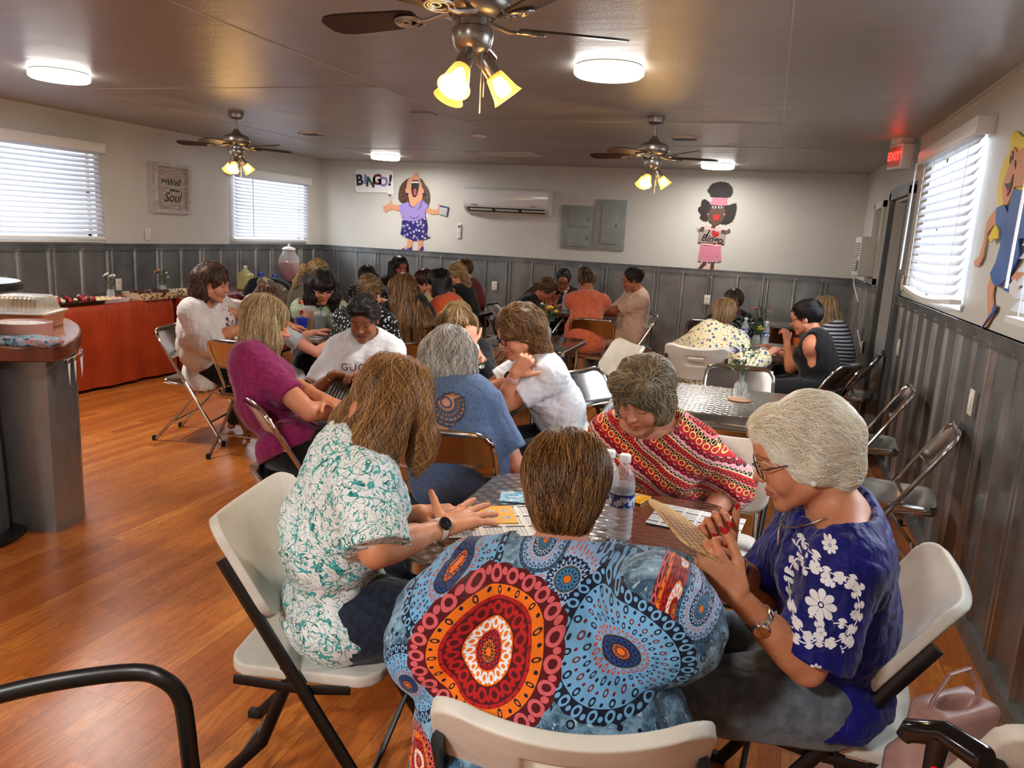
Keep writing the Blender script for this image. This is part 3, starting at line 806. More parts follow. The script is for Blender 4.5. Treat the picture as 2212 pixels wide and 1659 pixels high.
def tint_fn(H, R, s, skin, lips, brow, lash=S(28,18,16)):
    skin, lips, brow, lash = map(np.array, (skin, lips, brow, lash))
    def seg(L, a, b):
        a, b = V3(a), V3(b); ab = b-a; u = np.clip(((L-a)@ab)/(ab@ab), 0, 1); return np.linalg.norm(L-a-u[:, None]*ab, axis=1)
    def fn(V):
        L = (V-H)@R/s; C = np.repeat(skin[None], len(V), 0)
        near = (np.abs(L) < .14).all(1)
        if not near.any(): return C
        l = L[near]; c = C[near]; ax = np.abs(l[:, 0]); l2 = np.stack([ax, l[:, 1], l[:, 2]], 1)
        def mixin(c, w, col): w = np.clip(w, 0, 1)[:, None]; return c*(1-w) + col*w
        fr = l[:, 1] > .045
        def sg(a, b):
            a, b = np.array(a), np.array(b); ab = b-a; q = np.stack([ax, l[:, 2]], 1); u = np.clip(((q-a)@ab)/(ab@ab), 0, 1); return np.linalg.norm(q-a-u[:, None]*ab, axis=1)
        ck = np.exp(-((l2-V3(.040,.065,-.03))**2).sum(1)/.02**2); c = mixin(c, ck*.32, skin*np.array([1.0,.58,.52]))
        ns = np.exp(-((l2-V3(0,.105,-.024))**2).sum(1)/.014**2); c = mixin(c, ns*.3, skin*np.array([1.0,.6,.55]))
        dl = np.minimum(sg((0,-.0545), (.021,-.0592)) - .0008, sg((0,-.0665), (.017,-.0622)))
        c = mixin(c, (.0056-dl)/.0015*fr, lips)
        dm = sg((0,-.0597), (.023,-.0597)); c = mixin(c, (.0020-dm)/.0013*.75*fr, lips*.3)
        db = np.minimum(sg((.013,.0265), (.032,.0345)), sg((.032,.0345), (.050,.0270)) + .0008)
        c = mixin(c, (.0040-db)/.0018*.8*fr, brow)
        de = np.minimum(np.minimum(sg((.019,.0025), (.025,-.0012)), sg((.025,-.0012), (.037,-.0016))), sg((.037,-.0016), (.046,.0030)))
        c = mixin(c, (.0026-de)/.0012*fr, lash)
        ds = np.minimum(sg((.020,.0125), (.031,.0150)), sg((.031,.0150), (.044,.0110))); c = mixin(c, (.0028-ds)/.002*.45*fr, skin*.42)
        dw = sg((.026,.005), (.038,.005)); c = mixin(c, (.011-dw)/.008*.28*fr, skin*np.array([.72,.56,.54]))
        dn = np.hypot(ax-.0065, l[:, 2]+.0345); c = mixin(c, (.0038-dn)/.0018*.75*fr, skin*.2)
        C[near] = c; return C
    return fn
def hand_prims(Wp, hd, pn, right, curl=25, spread=.0, s=1.0, thumb=(.5,.85,.2), tcurl=18):
    hd, pn = V3(hd), V3(pn); hd = hd/np.linalg.norm(hd); pn = pn - hd*(pn@hd); pn = pn/np.linalg.norm(pn)
    th = np.cross(hd, pn)*(1 if right else -1)
    cu = curl if isinstance(curl, (list, tuple)) else [curl]*4
    P = []; tips = []
    base = [.030,.010,-.010,-.028]; ln = [.070,.078,.072,.056]; kl = [.086,.090,.086,.078]
    for i in range(4):
        a0 = Wp + th*base[i]*.55*s + hd*.008*s; k = Wp + (th*base[i]*(1+spread*.3) + hd*kl[i])*s
        P.append(pc(a0, k, .0135*s, .0105*s, .012))
        ang = radians(cu[i]*.9); d0 = hd + th*(spread*(base[i]/.03)*.38); d0 = d0/np.linalg.norm(d0); p = k
        for j, (fr, r0, r1) in enumerate(((.45,.0098,.0086),(.30,.0086,.0078),(.25,.0078,.0066))):
            d = d0*cos(ang) + pn*sin(ang); q = p + d*ln[i]*fr*s
            P.append(pc(p, q, r0*s, r1*s, .003 if j else .006)); p = q; ang += radians(cu[i])*(1.0 if j == 0 else .7)
        tips.append((p, d, np.cross(d, np.cross(pn, d))))
    P.insert(0, pe(Wp + hd*.048*s, (.030*s,.044*s,.0135*s), np.stack([th, hd, pn], 1), .01))
    t0 = Wp + (th*.024 + hd*.016 + pn*.004)*s; d = hd*thumb[0] + th*thumb[1] + pn*thumb[2]; d = d/np.linalg.norm(d)
    k1 = t0 + d*.040*s; P.append(pc(t0 - d*.006, k1, .0145*s, .0115*s, .012))
    a = radians(tcurl); d2 = d*cos(a) + hd*sin(a); d2 = d2/np.linalg.norm(d2); k2 = k1 + d2*.032*s; P.append(pc(k1, k2, .0112*s, .0098*s, .003))
    d3 = d2*cos(a*.7) + hd*sin(a*.7); d3 = d3/np.linalg.norm(d3); k3 = k2 + d3*.024*s; P.append(pc(k2, k3, .0098*s, .0078*s, .003))
    tips.append((k3, d3, -pn))
    return P, tips
def ik(a, c, l1, l2, pole):
    a, c = V3(a), V3(c); d = c-a; L = np.linalg.norm(d); n = d/L; L2 = min(L, (l1+l2)*.995)
    x = (l1*l1 - l2*l2 + L2*L2)/(2*L2); y = sqrt(max(0, l1*l1-x*x)); p = V3(pole); p = p - n*(p@n); p = p/(np.linalg.norm(p)+1e-9)
    e = a + n*x + p*y; return e, a + n*L2
_t0 = None
HAIRC = {}
def person(name_label, H, face, hface=None, pitch=15, roll=0, lean=.12, sidelean=0.0, w=1.0, skin=S(224,168,138), lips=None, brow=S(90,62,44),
           hs=1.0, age=0, full=0.0, neckf=1.0, h=.012, hh=.004, hf=.004, top=None, bottom=None, hair=None, hands=None, feet=None, knees=None, cat='person', group=None,
           seat=.455, belly=1.0, bust=1.0, legs=True, glasses=None, blotch=.4, extras=None, shoes=S(30,28,28), shw=1.0, poles=None, pelvis=None):
    H = V3(H); fy = radians(face); hy = radians(hface if hface is not None else face)
    Rh = Rm(hy, radians(pitch), radians(roll)); Rb = Rm(fy); r, f, u = Rb[:, 0], Rb[:, 1], Rb[:, 2]
    nb = H + Rh@V3(0, -.032, -.075)*hs                            # skull base
    C7 = H + Rh@V3(0,-.05,-.06)*hs - f*.025 + V3(0,0,-.075)
    Pv = V3(C7[0], C7[1], seat+.085) - f*lean + r*sidelean
    if pelvis is not None: Pv = V3(pelvis[0], pelvis[1], seat+.085)
    sp = C7-Pv; SL = np.linalg.norm(sp); us = sp/SL
    mid = Pv + sp*.45 - f*(.03 + lean*.10)                         # rounded back
    ch = Pv + sp*.76 + (-f*.012)
    fs = np.cross(us, r)*-1; fs = fs/np.linalg.norm(fs)
    fs = fs if fs@f > 0 else -fs
    Rs = np.stack([r, fs, us], 1)
    sw = .148*(.80+.20*w)*shw
    sh = {s: C7 - us*.072 + r*s*sw + f*.012 for s in (-1, 1)}
    wr, el = {}, {}; hp = []; tips = {}
    hd_spec = hands or {}
    for s, kk in ((1, 'R'), (-1, 'L')):
        sp_ = hd_spec.get(kk, {})
        tgt = sp_.get('at'); 
        if tgt is None: tgt = Pv + f*.34 + r*s*.08 + V3(0,0,.12)
        pole = sp_.get('pole'); pole = (r*s*.75 - V3(0,0,.9) - f*.35) if pole is None else r*pole[0]*s + f*pole[1] + V3(0,0,pole[2])
        L = sp_.get('len', 1.0)
        e, wv = (V3(sp_['elbow']), V3(tgt)) if 'elbow' in sp_ else ik(sh[s], V3(tgt), .285*L, .245*L, pole); el[s], wr[s] = e, wv
        dd = wv-e; dd = dd/np.linalg.norm(dd); hd = sp_.get('dir'); hd = dd if hd is None else V3(hd); pn = V3(sp_.get('palm', (0,0,-1)))
        if abs(pn@hd)/np.linalg.norm(pn)/np.linalg.norm(hd) > .95: pn = pn + f*.5 + r*.3
        q, tp = hand_prims(wv, hd, pn, s > 0, sp_.get('curl', 24), sp_.get('spread', .1), sp_.get('s', .97), sp_.get('thumb', (.5,.85,.2)), sp_.get('tcurl', 18))
        hp += q; tips[kk] = tp
    # legs
    hip = {s: Pv + r*s*.088*w**.5 + f*.03 - V3(0,0,.005) for s in (-1, 1)}
    kn, an = {}, {}
    for s in (-1, 1):
        kd = (knees or {}).get(s); kn[s] = V3(kd) if kd is not None else hip[s] + f*.40 + r*s*.05 + V3(0,0,-.015)
        fd = (feet or {}).get(s); an[s] = V3(fd) if fd is not None else V3(kn[s][0], kn[s][1], .09) - f*.06
    ft = {s: an[s] + f*.15 - V3(0,0,.055) for s in (-1, 1)}
    W_, B_ = w, belly
    def torso(e=0.0, k=.05):
        return [pe(Pv - V3(0,0,.0), (.165*W_+e, .125*W_+e, .105+e), Rs, k),
                pe(mid + fs*.015*B_, (.138*W_+e, (.108*W_+.012*B_)*B_**.5+e, .15+e), Rs, k),
                pe(ch, (.150*W_**.8+e, .100*W_**.8+e, .145+e), Rs, k),
                pe(ch + fs*.075*W_ + r*.068*W_ - us*.035, ((.064*bust)+e,)*3, None, .04), pe(ch + fs*.075*W_ - r*.068*W_ - us*.035, ((.064*bust)+e,)*3, None, .04),
                pc(sh[-1]*.93+C7*.07, sh[1]*.93+C7*.07, .052*W_**.4+e, .052*W_**.4+e, .05),
                pc(C7 + V3(0,0,-.012), nb + V3(0,0,.02), (.054*W_**.5+e)*neckf, .050*neckf+e*.6, .03)] + \
               [pc(C7 - us*.006 + r*s*.03, sh[s], .034+e, .046*W_**.5+e, .05) for s in (-1, 1)]
    AW = W_**.75
    def arm(s, e=0.0): return [pc(sh[s], el[s], .046*AW+e, .037*AW+e, .03), pc(sh[s]*.55+el[s]*.45, el[s]*.8+sh[s]*.2, .041*AW+e, .038*AW+e, .03),
                               pc(el[s], wr[s], .038*AW+e, .0245*AW**.5+e, .02), pc(el[s]*.8+wr[s]*.2, el[s]*.5+wr[s]*.5, .041*AW+e, .034*AW+e, .02)]
    def leg(s, e=0.0): return [pc(hip[s], kn[s], .088*W_**.7+e, .056*W_**.5+e, .05), pc(hip[s] + f*.06, kn[s]*.5+hip[s]*.5, .088*W_**.7+e, .072*W_**.6+e, .05), pc(kn[s], an[s], .053*W_**.4+e, .034+e, .03),
                               pc(kn[s]*.78+an[s]*.22 - f*.012, kn[s]*.5+an[s]*.5 - f*.01, .056*W_**.4+e, .046+e, .03)]
    body = torso() + head_prims(H, Rh, hs, age, full)
    for s in (-1, 1): body += arm(s)
    if legs:
        for s in (-1, 1): body += leg(s) + [pc(an[s], ft[s], .032, .026, .02), pc(ft[s] - f*.04, ft[s] + f*.045, .032, .024, .02), pe(an[s] - f*.02 - V3(0,0,.05), .030, None, .02)]
    body += hp
    fine = [((H-.135, H+.135), hh)]
    for s, kk in ((1, 'R'), (-1, 'L')):
        hq = hp[:len(hp)//2] if s > 0 else hp[len(hp)//2:]
        lo = np.min([q[7]-q[8] for q in hq], 0) - .006; hi = np.max([q[7]+q[8] for q in hq], 0) + .006; fine.append(((lo, hi), hf))
    lips = lips or tuple(a*b for a, b in zip(skin, (.86,.46,.44)))
    V, Q = multi(body, h, fine)
    base = V3(Pv[0], Pv[1], 0.0)
    root = thing('person', name_label, cat, tuple(base), 0, group)
    sm = skin_mat('skin', skin, blotch)
    bo = to_mesh('body', V, Q, sm, base, root, {'Tint': tint_fn(H, Rh, hs, skin, lips, brow)(V)})
    hc = h*.8
    if bottom:
        e = bottom.get('ease', .012); q = [pe(Pv, (.165*W_+e*.8, .125*W_+e*.8, .105+e), Rs, .04)]
        to = bottom.get('to', 1.0)
        for s in (-1, 1):
            q += [pc(hip[s], kn[s], .090*W_**.7+e, .058*W_**.5+e, .05), pc(hip[s] + f*.06, kn[s]*.5+hip[s]*.5, .090*W_**.7+e, .074*W_**.6+e, .05)]
            if to > 0: q += [pk(kn[s], kn[s] + (an[s]-kn[s])*to, .060*W_**.4+e, bottom.get('flare', .045)+e, .02)]
        dsp = folds(bottom.get('fold', .004), 30, None, 2)
        if bottom.get('skirt'): q += [pc((hip[1]+hip[-1])/2, (kn[1]+kn[-1])/2, .13*W_, .11*W_, .06)]
        q.append(pp(Pv + V3(0,0,.115), (0,0,1.0), .006))
        Vb, Qb = multi(q, hc, (), dsp)
        to_mesh(bottom.get('name', 'trousers'), Vb, Qb, bottom['mat'], base, root)
    for top in (top if isinstance(top, (list, tuple)) else [top] if top else []):
        e = top.get('ease', .014); q = torso(e, .05); q = q[:6] + q[7:]
        hem = top.get('hem', -.045); q[0] = pe(Pv, (.168*W_+e+.012, .128*W_+e+.012, .115+e), Rs, .05)
        sl = top.get('sleeve', .55)
        if top.get('drape'): q += [pe(Pv + sp*.22, (.178*W_+e, .140*W_*B_**.3+e, .16), Rs, .05)]
        for s in (-1, 1):
            fl = top.get('flare', .012); ra, rb = .052*AW+e, .042*AW+e
            if sl <= 1 and sl > 0:
                q += [pk(sh[s] - (el[s]-sh[s])*.05, sh[s] + (el[s]-sh[s])*sl, ra, ra+(rb-ra)*sl+fl, .03)]
            elif sl > 1:
                q += [pc(sh[s], el[s], ra+.003, rb+fl*.6, .03), pk(el[s], el[s] + (wr[s]-el[s])*(sl-1), rb+fl*.5, .030*AW+e+fl, .03)]
                if top.get('puff'): q += [pe(sh[s]*.35+el[s]*.65, (.062*AW+e, .062*AW+e, .095), np.stack(_tri(el[s]-sh[s]), 1), .04)]
            elif sl == 0: q += [pe(sh[s], .045*AW, None, .03)]
        nk = top.get('neck', (.075, .085, .06)); nc = C7 + f*top.get('nf', .045) + V3(0,0,.04)
        q += [pe(nc, nk, Rs, .008, '-')]
        if sl == 0:
            for s in (-1, 1): q += [pc(sh[s] + r*s*.035 - us*.11, sh[s] + r*s*.045 + us*.10, .045, .05, .01, '-')]
        q += top.get('cut', lambda **k: [])(C7=C7, us=us, f=f, r=r, ch=ch, sh=sh, Rs=Rs, fs=fs, el=el)
        q += [pp(Pv + us*hem, -us + f*top.get('hemtilt', 0.0), .006)]
        a = top.get('fold', .007)
        f1 = folds(a, top.get('ff', 26), us + r*.5, 1); f2 = folds(a*.45, 70, None, 3)
        Vt, Qt = multi(q, hc if 'h' not in top else top['h'], (), lambda P: f1(P) + f2(P))
        ex = {}
        to = to_mesh(top.get('name', 'shirt'), Vt, Qt, top['mat'], base, root, ex)
        if hasattr(top['mat'], 'name') and top.get('post'): top['post'](to, Vt, base)
    for s in (-1, 1):
        if shoes is not None and legs:
            q = [pc(an[s] - f*.03 - V3(0,0,.045), ft[s] + f*.035 - V3(0,0,.002), .040, .036, .02), pk(an[s] - V3(0,0,.06), an[s] + V3(0,0,.02), .042, .038, .02), pp((0,0,.004), (0,0,-1), .004)]
            Vs, Qs = multi(q, max(h*.7, .009)); to_mesh('shoe', Vs, Qs, shoe_mat(shoes), base, root)
    if hair: do_hair(hair, H, Rh, hs, base, root, C7, us, f, r)
    if glasses: do_glasses(glasses, H, Rh, hs, base, root)
    return dict(root=root, H=H, Rh=Rh, base=base, C7=C7, Pv=Pv, us=us, f=f, r=r, fs=fs, sh=sh, el=el, wr=wr, tips=tips, Rs=Rs, ch=ch, hs=hs, kn=kn, an=an)
_SH = {}
def shoe_mat(c):
    if c not in _SH: _SH[c] = cloth('shoe_leather', c, .5)
    return _SH[c]
def _tri(d):
    d = d/np.linalg.norm(d); a = np.cross(d, (0,0,1.0)); a = a/(np.linalg.norm(a)+1e-9); return (a, np.cross(d, a), d)
def do_glasses(c, H, R, s, base, root):
    T = lambda x, y, z: Vector(tuple(H + R@(V3(x, y, z)*s) - base))
    b = MB(); r = .0016*s if not isinstance(c, dict) else c.get('r', .0016)*s; col = c['c'] if isinstance(c, dict) else c
    for x in (-1, 1):
        pts = []
        for k in range(22):
            a = 2*pi*k/22; ex = abs(cos(a))**.7*(1 if cos(a) > 0 else -1); ez = abs(sin(a))**.7*(1 if sin(a) > 0 else -1)
            px = x*.033 + ex*.0235; pts.append(T(px, .0965 - abs(px)*.16, .002 + ez*.0175))
        b.tube(pts, r, 6, closed=True)
        b.tube([T(x*.056,.087,.010), T(x*.070,.078,.010), T(x*.078,-.0,.008), T(x*.078,-.02,-.006)], r, 6)
    b.tube([T(-.010,.097,.006), T(0,.101,.009), T(.010,.097,.006)], r, 6)
    b.obj('glasses', flat('glasses_frame', col, .25), parent=root)
def do_hair(hp, H, R, s, base, root, C7, us, f, r):
    """cap volume plus hanging masses, then strands traced over the surface"""
    T = lambda p: H + R@(V3(p)*s)
    g = V3(0, 0, -1.0); Ry = Rm(atan2(R[1,1], R[0,1]) if abs(R[2,1]) < .95 else 0.0)
    vol = hp.get('vol', 1.0); c = hp.get('cap', (0,-.022,.040)); cr = hp.get('capr', (.082,.099,.088))
    q = [pe(T(c), tuple(a*vol*s for a in cr), R, .02)]
    for e in hp.get('blobs', []):
        q.append(pe(T(e[:3]), tuple(a*s for a in e[3:6]), R, e[6] if len(e) > 6 else .03))
    for chn in hp.get('chains', []):
        for a, b_ in zip(chn[:-1], chn[1:]):
            q.append(pc(T(a[:3]), T(b_[:3]), a[3]*s, b_[3]*s, .025))
    for chn in hp.get('wchains', []):                 # offsets in an upright frame: they hang straight down
        pts = [H + Ry@(V3(a[:3])*s) for a in chn]
        for a, b_, A, B in zip(pts[:-1], pts[1:], chn[:-1], chn[1:]): q.append(pc(a, b_, A[3]*s, B[3]*s, .025))
    for e in hp.get('face', [(0,.098,-.055,.060,.062,.098), (0,.100,.0,.050,.045,.060)]):
        q.append(pe(T(e[:3]), tuple(a*s for a in e[3:6]), R, .010, '-'))
    for e in hp.get('fringe', []):
        for a, b_ in zip(e[:-1], e[1:]): q.append(pc(T(a[:3]), T(b_[:3]), a[3]*s, b_[3]*s, .012))
    amp = hp.get('lump', .0045); lf = hp.get('lf', 60)
    dsp = lambda P: wob(P, lf, 4)*amp
    hh = hp.get('h', .006)
    Vh, Qh = multi(q, hh, (), dsp)
    if not len(Vh): return
    key = hp['c']
    if key not in HAIRC: HAIRC[key] = hair_mat('hair', *key)
    mat = HAIRC[key]
    rng = np.random.RandomState(hp.get('seed', 3))
    hl = (Vh-H)@R/s
    band = np.sin(hl[:, 0]*180 + 2*np.sin(hl[:, 2]*50))*.12 + .30
    ho = to_mesh('hair', Vh, Qh, mat, base, root, {'strand': band})
    # strands
    N = hp.get('n', 500); 
    if N <= 0: return
    gr, _ = grad(q, Vh, .003, dsp)
    top_bias = np.clip((hl[:, 2]+.25)/.35, .15, 1)**1.5
    idx = rng.choice(len(Vh), N, p=top_bias/top_bias.sum()); idx = idx[np.argsort(idx)]
    p = Vh[idx].copy(); part = T(hp.get('part', (0,-.03,.12))); fl = R@V3(hp.get('flow', (0,0,-1))); gw = hp.get('grav', .5); aw = hp.get('away', 1.0)
    steps = hp.get('steps', 12); sl = hp.get('step', .012)*s; curl = hp.get('curl', .0); ph = rng.rand(N)*6.28; cf = hp.get('cf', 70)
    lift = rng.rand(N)**1.6*hp.get('lift', .0075)
    path = []; nrm = []; rl = rng.rand(N)*.5 + .75; jit = rng.randn(N, 3)*hp.get('jit', .30)
    d_prev = None
    for k in range(steps):
        n_, d_ = grad(q, p, .003, dsp)
        p = p - n_*np.clip(d_, -.02, .02)[:, None]
        path.append(p + n_*(lift*(1 + k*hp.get('flick', .06)))[:, None]); nrm.append(n_)
        aa = p - part; da = np.linalg.norm(aa, axis=1, keepdims=True); aa = aa/(da+1e-6)
        d = aa*aw*np.exp(-da/.07) + fl*(1-gw) + g*gw + jit*.5
        if curl: 
            sd = np.cross(n_, d); d = d + sd*(curl*np.sin(k*sl*cf + ph + p[:, 2]*30))[:, None]
        d = d - n_*(d*n_).sum(1, keepdims=True); L = np.linalg.norm(d, axis=1, keepdims=True)
        d = d/(L+1e-6)
        if d_prev is not None: d = d*.6 + d_prev*.4; d = d/(np.linalg.norm(d, axis=1, keepdims=True)+1e-6)
        d_prev = d; p = p + d*(sl*rl)[:, None]
    path = np.array(path); nrm = np.array(nrm)         # (T,N,3)
    tn = np.gradient(path, axis=0); tn = tn/(np.linalg.norm(tn, axis=2, keepdims=True)+1e-9); sd = np.cross(tn, nrm); sd = sd/(np.linalg.norm(sd, axis=2, keepdims=True)+1e-9)
    wd = hp.get('w', .0014)*s*(.6+.8*rng.rand(N)); prof = np.sin(np.linspace(.25, pi-.12, steps))[:, None]; W2 = (wd[None]*prof)[..., None]
    A = path + sd*W2 + nrm*0; B = path + nrm*W2*.8; Cc = path - sd*W2
    P3 = np.stack([A, B, Cc], 2)                        # (T,N,3,3)
    Tn = steps; Vs = P3.transpose(1, 0, 2, 3).reshape(-1, 3)
    i0 = (np.arange(N)[:, None, None]*Tn + np.arange(Tn-1)[None, :, None])*3; a = np.arange(3)[None, None]; b_ = (a+1) % 3
    Qs = np.stack([i0+a, i0+b_, i0+3+b_, i0+3+a], -1).reshape(-1, 4)
    sv = np.repeat(np.clip(rng.randn(N)*.30 + .5, 0, 1), Tn*3)
    if hp.get('tips'): sv = np.clip(sv + np.tile(np.repeat(np.linspace(0, hp['tips'], Tn), 3), N), 0, 1)
    to_mesh('hair_strands', Vs, Qs, mat, base, ho, {'strand': sv})
# ================================================================ chairs and tables
M_CHROME = MT('polished_chrome', .12, 1.0, color=S(222,220,216)).m
def m_panel():
    m = MT('polished_steel_panel', .2, 1.0, color=S(188,184,180)); m.rough(m.noise(9, 3)*.14 + .1); m.bump(m.noise(7, 2), .12, .01); return m.m
M_PANEL = m_panel()
M_TUBEBLK = flat('black_powder_coat', S(14,14,15), .38)
def m_plast():
    m = MT('cream_plastic', .5, spec=.4)
    m.color(m.mix(m.noise(5, 4, .6).ss(.35, .7), S(214,210,200), S(196,191,178))); m.bump(m.noise(170, 2), .12, .001); return m.m
M_PLAST = m_plast()
M_RUB = flat('black_rubber_foot', S(12,12,12), .7)
FS = .215
def ycoord(z): return .25 - .60*z
def make_chrome(label, group):
    t = thing('folding_chair', label, 'chair', (0,0,0), 0, group)
    pts = [(FS, ycoord(z), z) for z in (0, .2, .44, .62, .70)] + [(FS-.006, ycoord(.75), .75), (FS-.03, ycoord(.782), .782), (FS-.07, ycoord(.795), .795)]
    pts += [(-x, y, z) for x, y, z in pts[::-1]]
    MB().tube(pts, .0115, 10).obj('front_frame', M_CHROME, parent=t)
    for s in (-1, 1):
        MB().tube([(s*(FS-.024), -.26, 0), (s*(FS-.024), -.06, .22), (s*(FS-.024), .10, .425)], .0105, 10).obj('rear_leg', M_CHROME, parent=t)
        MB().lathe([(.001,-.002),(.015,-.002),(.016,.03),(.012,.032)], 12, (s*FS, .25, .002)).obj('foot_cap', M_RUB, parent=t)
        MB().lathe([(.001,-.002),(.015,-.002),(.016,.03),(.012,.032)], 12, (s*(FS-.024), -.26, .002)).obj('foot_cap', M_RUB, parent=t)
        MB().tube([(s*(FS-.012), ycoord(.40)-.0, .40), (s*(FS-.012), -.17, .43)], .007, 6, flat=.4).obj('hinge_bar', M_CHROME, parent=t)
    MB().tube([(-FS, ycoord(.16), .16), (FS, ycoord(.16), .16)], .008, 8).obj('stretcher', M_CHROME, parent=t)
    MB().tube([(-FS+.024, -.26+.127, .14), (FS-.024, -.26+.127, .14)], .008, 8).obj('stretcher', M_CHROME, parent=t)
    b = MB(); n = 10; rows = []
    for z, o in ((.595,-.004), (.60,.0), (.64,0), (.70,0), (.76,0), (.785,0)):
        rows.append([Vector(((FS-.006)*(2*j/n-1), ycoord(z) - .028*(1-(2*j/n-1)**2) + o, z)) for j in range(n+1)])
    vs = [[v for v in r] + [v + Vector((0,.003,0)) for v in r[::-1]] for r in rows]
    b.loft(vs, cap=True).tube([(v.x, v.y, .597) for v in rows[1]], .005, 6); b.obj('backrest', M_PANEL, parent=t, angle=50)
    b = MB(); ring = []
    def sr(w, d, z, q=.06):
        o = []
        for qx, qy, a0 in ((1,1,0),(-1,1,pi/2),(-1,-1,pi),(1,-1,1.5*pi)):
            for k in range(5): a = a0+k*pi/8; o.append(Vector((qx*(w-q)+cos(a)*q, qy*(d-q)+sin(a)*q, z)))
        return o
    b.loft([sr(.186,.196,.405), sr(.19,.20,.415), sr(.19,.20,.438), sr(.183,.193,.447), sr(.15,.16,.443)], cap=True)
    b.obj('seat', M_PANEL, parent=t)
    return t
def make_white(label, group):
    t = thing('folding_chair', label, 'chair', (0,0,0), 0, group)
    yb = lambda z: .27 - .62*z
    for s in (-1, 1):
        MB().tube([(s*.222, yb(0), 0), (s*.222, yb(.42), .42), (s*.222, yb(.74), .74)], .0185, 12, flat=.58, up=Vector((1,0,0))).obj('front_leg', M_TUBEBLK, parent=t)
        MB().tube([(s*.197, -.30, 0), (s*.197, -.10, .22), (s*.197, -.02, .43)], .0170, 12, flat=.58, up=Vector((1,0,0))).obj('rear_leg', M_TUBEBLK, parent=t)
        MB().tube([(s*.209, yb(.40), .40), (s*.209, -.04, .455)], .006, 6, flat=1.6, up=Vector((1,0,0))).obj('hinge_bar', M_TUBEBLK, parent=t)
        MB().tube([(s*.205, -.17, .40), (s*.205, .02, .392), (s*.205, .14, .405)], .014, 8, flat=.5, up=Vector((1,0,0))).obj('seat_rail', M_TUBEBLK, parent=t)
        MB().rbox((s*.222, .27, .014), (.03,.045,.028), .008).obj('foot_cap', M_RUB, parent=t)
        MB().rbox((s*.197, -.30, .014), (.03,.045,.028), .008).obj('foot_cap', M_RUB, parent=t)
    MB().tube([(-.222, yb(.13), .13), (.222, yb(.13), .13)], .009, 8).obj('stretcher', M_TUBEBLK, parent=t)
    MB().tube([(-.197, -.18, .13), (.197, -.18, .13)], .009, 8).obj('stretcher', M_TUBEBLK, parent=t)
    # moulded back shell
    q = []
    for x in (-.17, .17):
        for z in (-.085, .085): q.append(pk((x,-.014,z), (x,.014,z), .066, .066, .001))
    q += [pb((0,0,0), (.232,.010,.085), .004, None, .001), pb((0,0,0), (.17,.010,.147), .004, None, .001)]
    q += [pe((0,.045,-.02), (.200,.040,.150), None, .012, '-')]
    q += [pb((0,-.022,.035), (.075,.010,.045), .003, None, .004, '-')]
    q += [pb((0,-.012,.052), (.055,.003,.016), .002, None, .003)]
    V, Q = multi(q, .0065)
    V = V.copy(); V[:, 1] += 1.05*V[:, 0]**2 - .02; an = math.atan(.62); y, z = V[:, 1].copy(), V[:, 2].copy()
    V[:, 1] = y*cos(an) - z*sin(an) + yb(.70); V[:, 2] = z*cos(an) + y*sin(an) + .695
    to_mesh('backrest', V, Q, M_PLAST, (0,0,0), t)
    q = []
    for x in (-.14, .14):
        for y in (-.13, .15): q.append(pk((x,y,-.016), (x,y,.016), .066, .066, .001))
    q += [pb((0,.01,0), (.202,.14,.012), .004, None, .001), pb((0,.01,0), (.14,.204,.012), .004, None, .001), pe((0,0,.06), (.22,.22,.055), None, .02, '-')]
    V, Q = multi(q, .0075); V = V + V3(0,0,.428); to_mesh('seat', V, Q, M_PLAST, (0,0,0), t)
    return t
_c = {}
def chair(kind, x, y, heading, label, group=None):
    rz = radians(heading - 90)
    g = {'c': 'chrome folding chairs', 'w': 'cream plastic folding chairs'}[kind]
    if kind not in _c:
        _c[kind] = (make_chrome if kind == 'c' else make_white)(label, g); _c[kind].location = (x, y, 0); _c[kind].rotation_euler = (0, 0, rz); return _c[kind]
    return dup(_c[kind], (x, y, 0), rz, label, g)
def m_steeltop():
    m = MT('swirled_stainless_steel', .2, 1.0, color=S(204,200,194)); x, y, z = m.xyz()
    p = .052; row = (y / (p*.5)).floor(); xs = x / p + row.mod(2) * .5
    u = xs.fract() - .5; v = (y / (p*.5)).fract() - .5
    r1 = ((u*u*1.0 + v*v*.30).sqrt()); hgt = r1.ss(0, .6)
    m.bump(hgt, .45, .006); m.bump((r1*70).sin(), .10, .0006); m.rough(m.noise(12, 3)*.12 + .14); return m.m
M_STEELTOP = m_steeltop()
M_RIM = MT('ribbed_steel_rim', .2, 1.0, color=S(170,166,160)).m
def rr2(w, d, q, z, n=8):
    o = []
    for qx, qy, a0 in ((1,1,0),(-1,1,pi/2),(-1,-1,pi),(1,-1,1.5*pi)):
        for k in range(n): a = a0+k*pi/2/(n-1); o.append(Vector((qx*(w-q)+cos(a)*q, qy*(d-q)+sin(a)*q, z)))
    return o
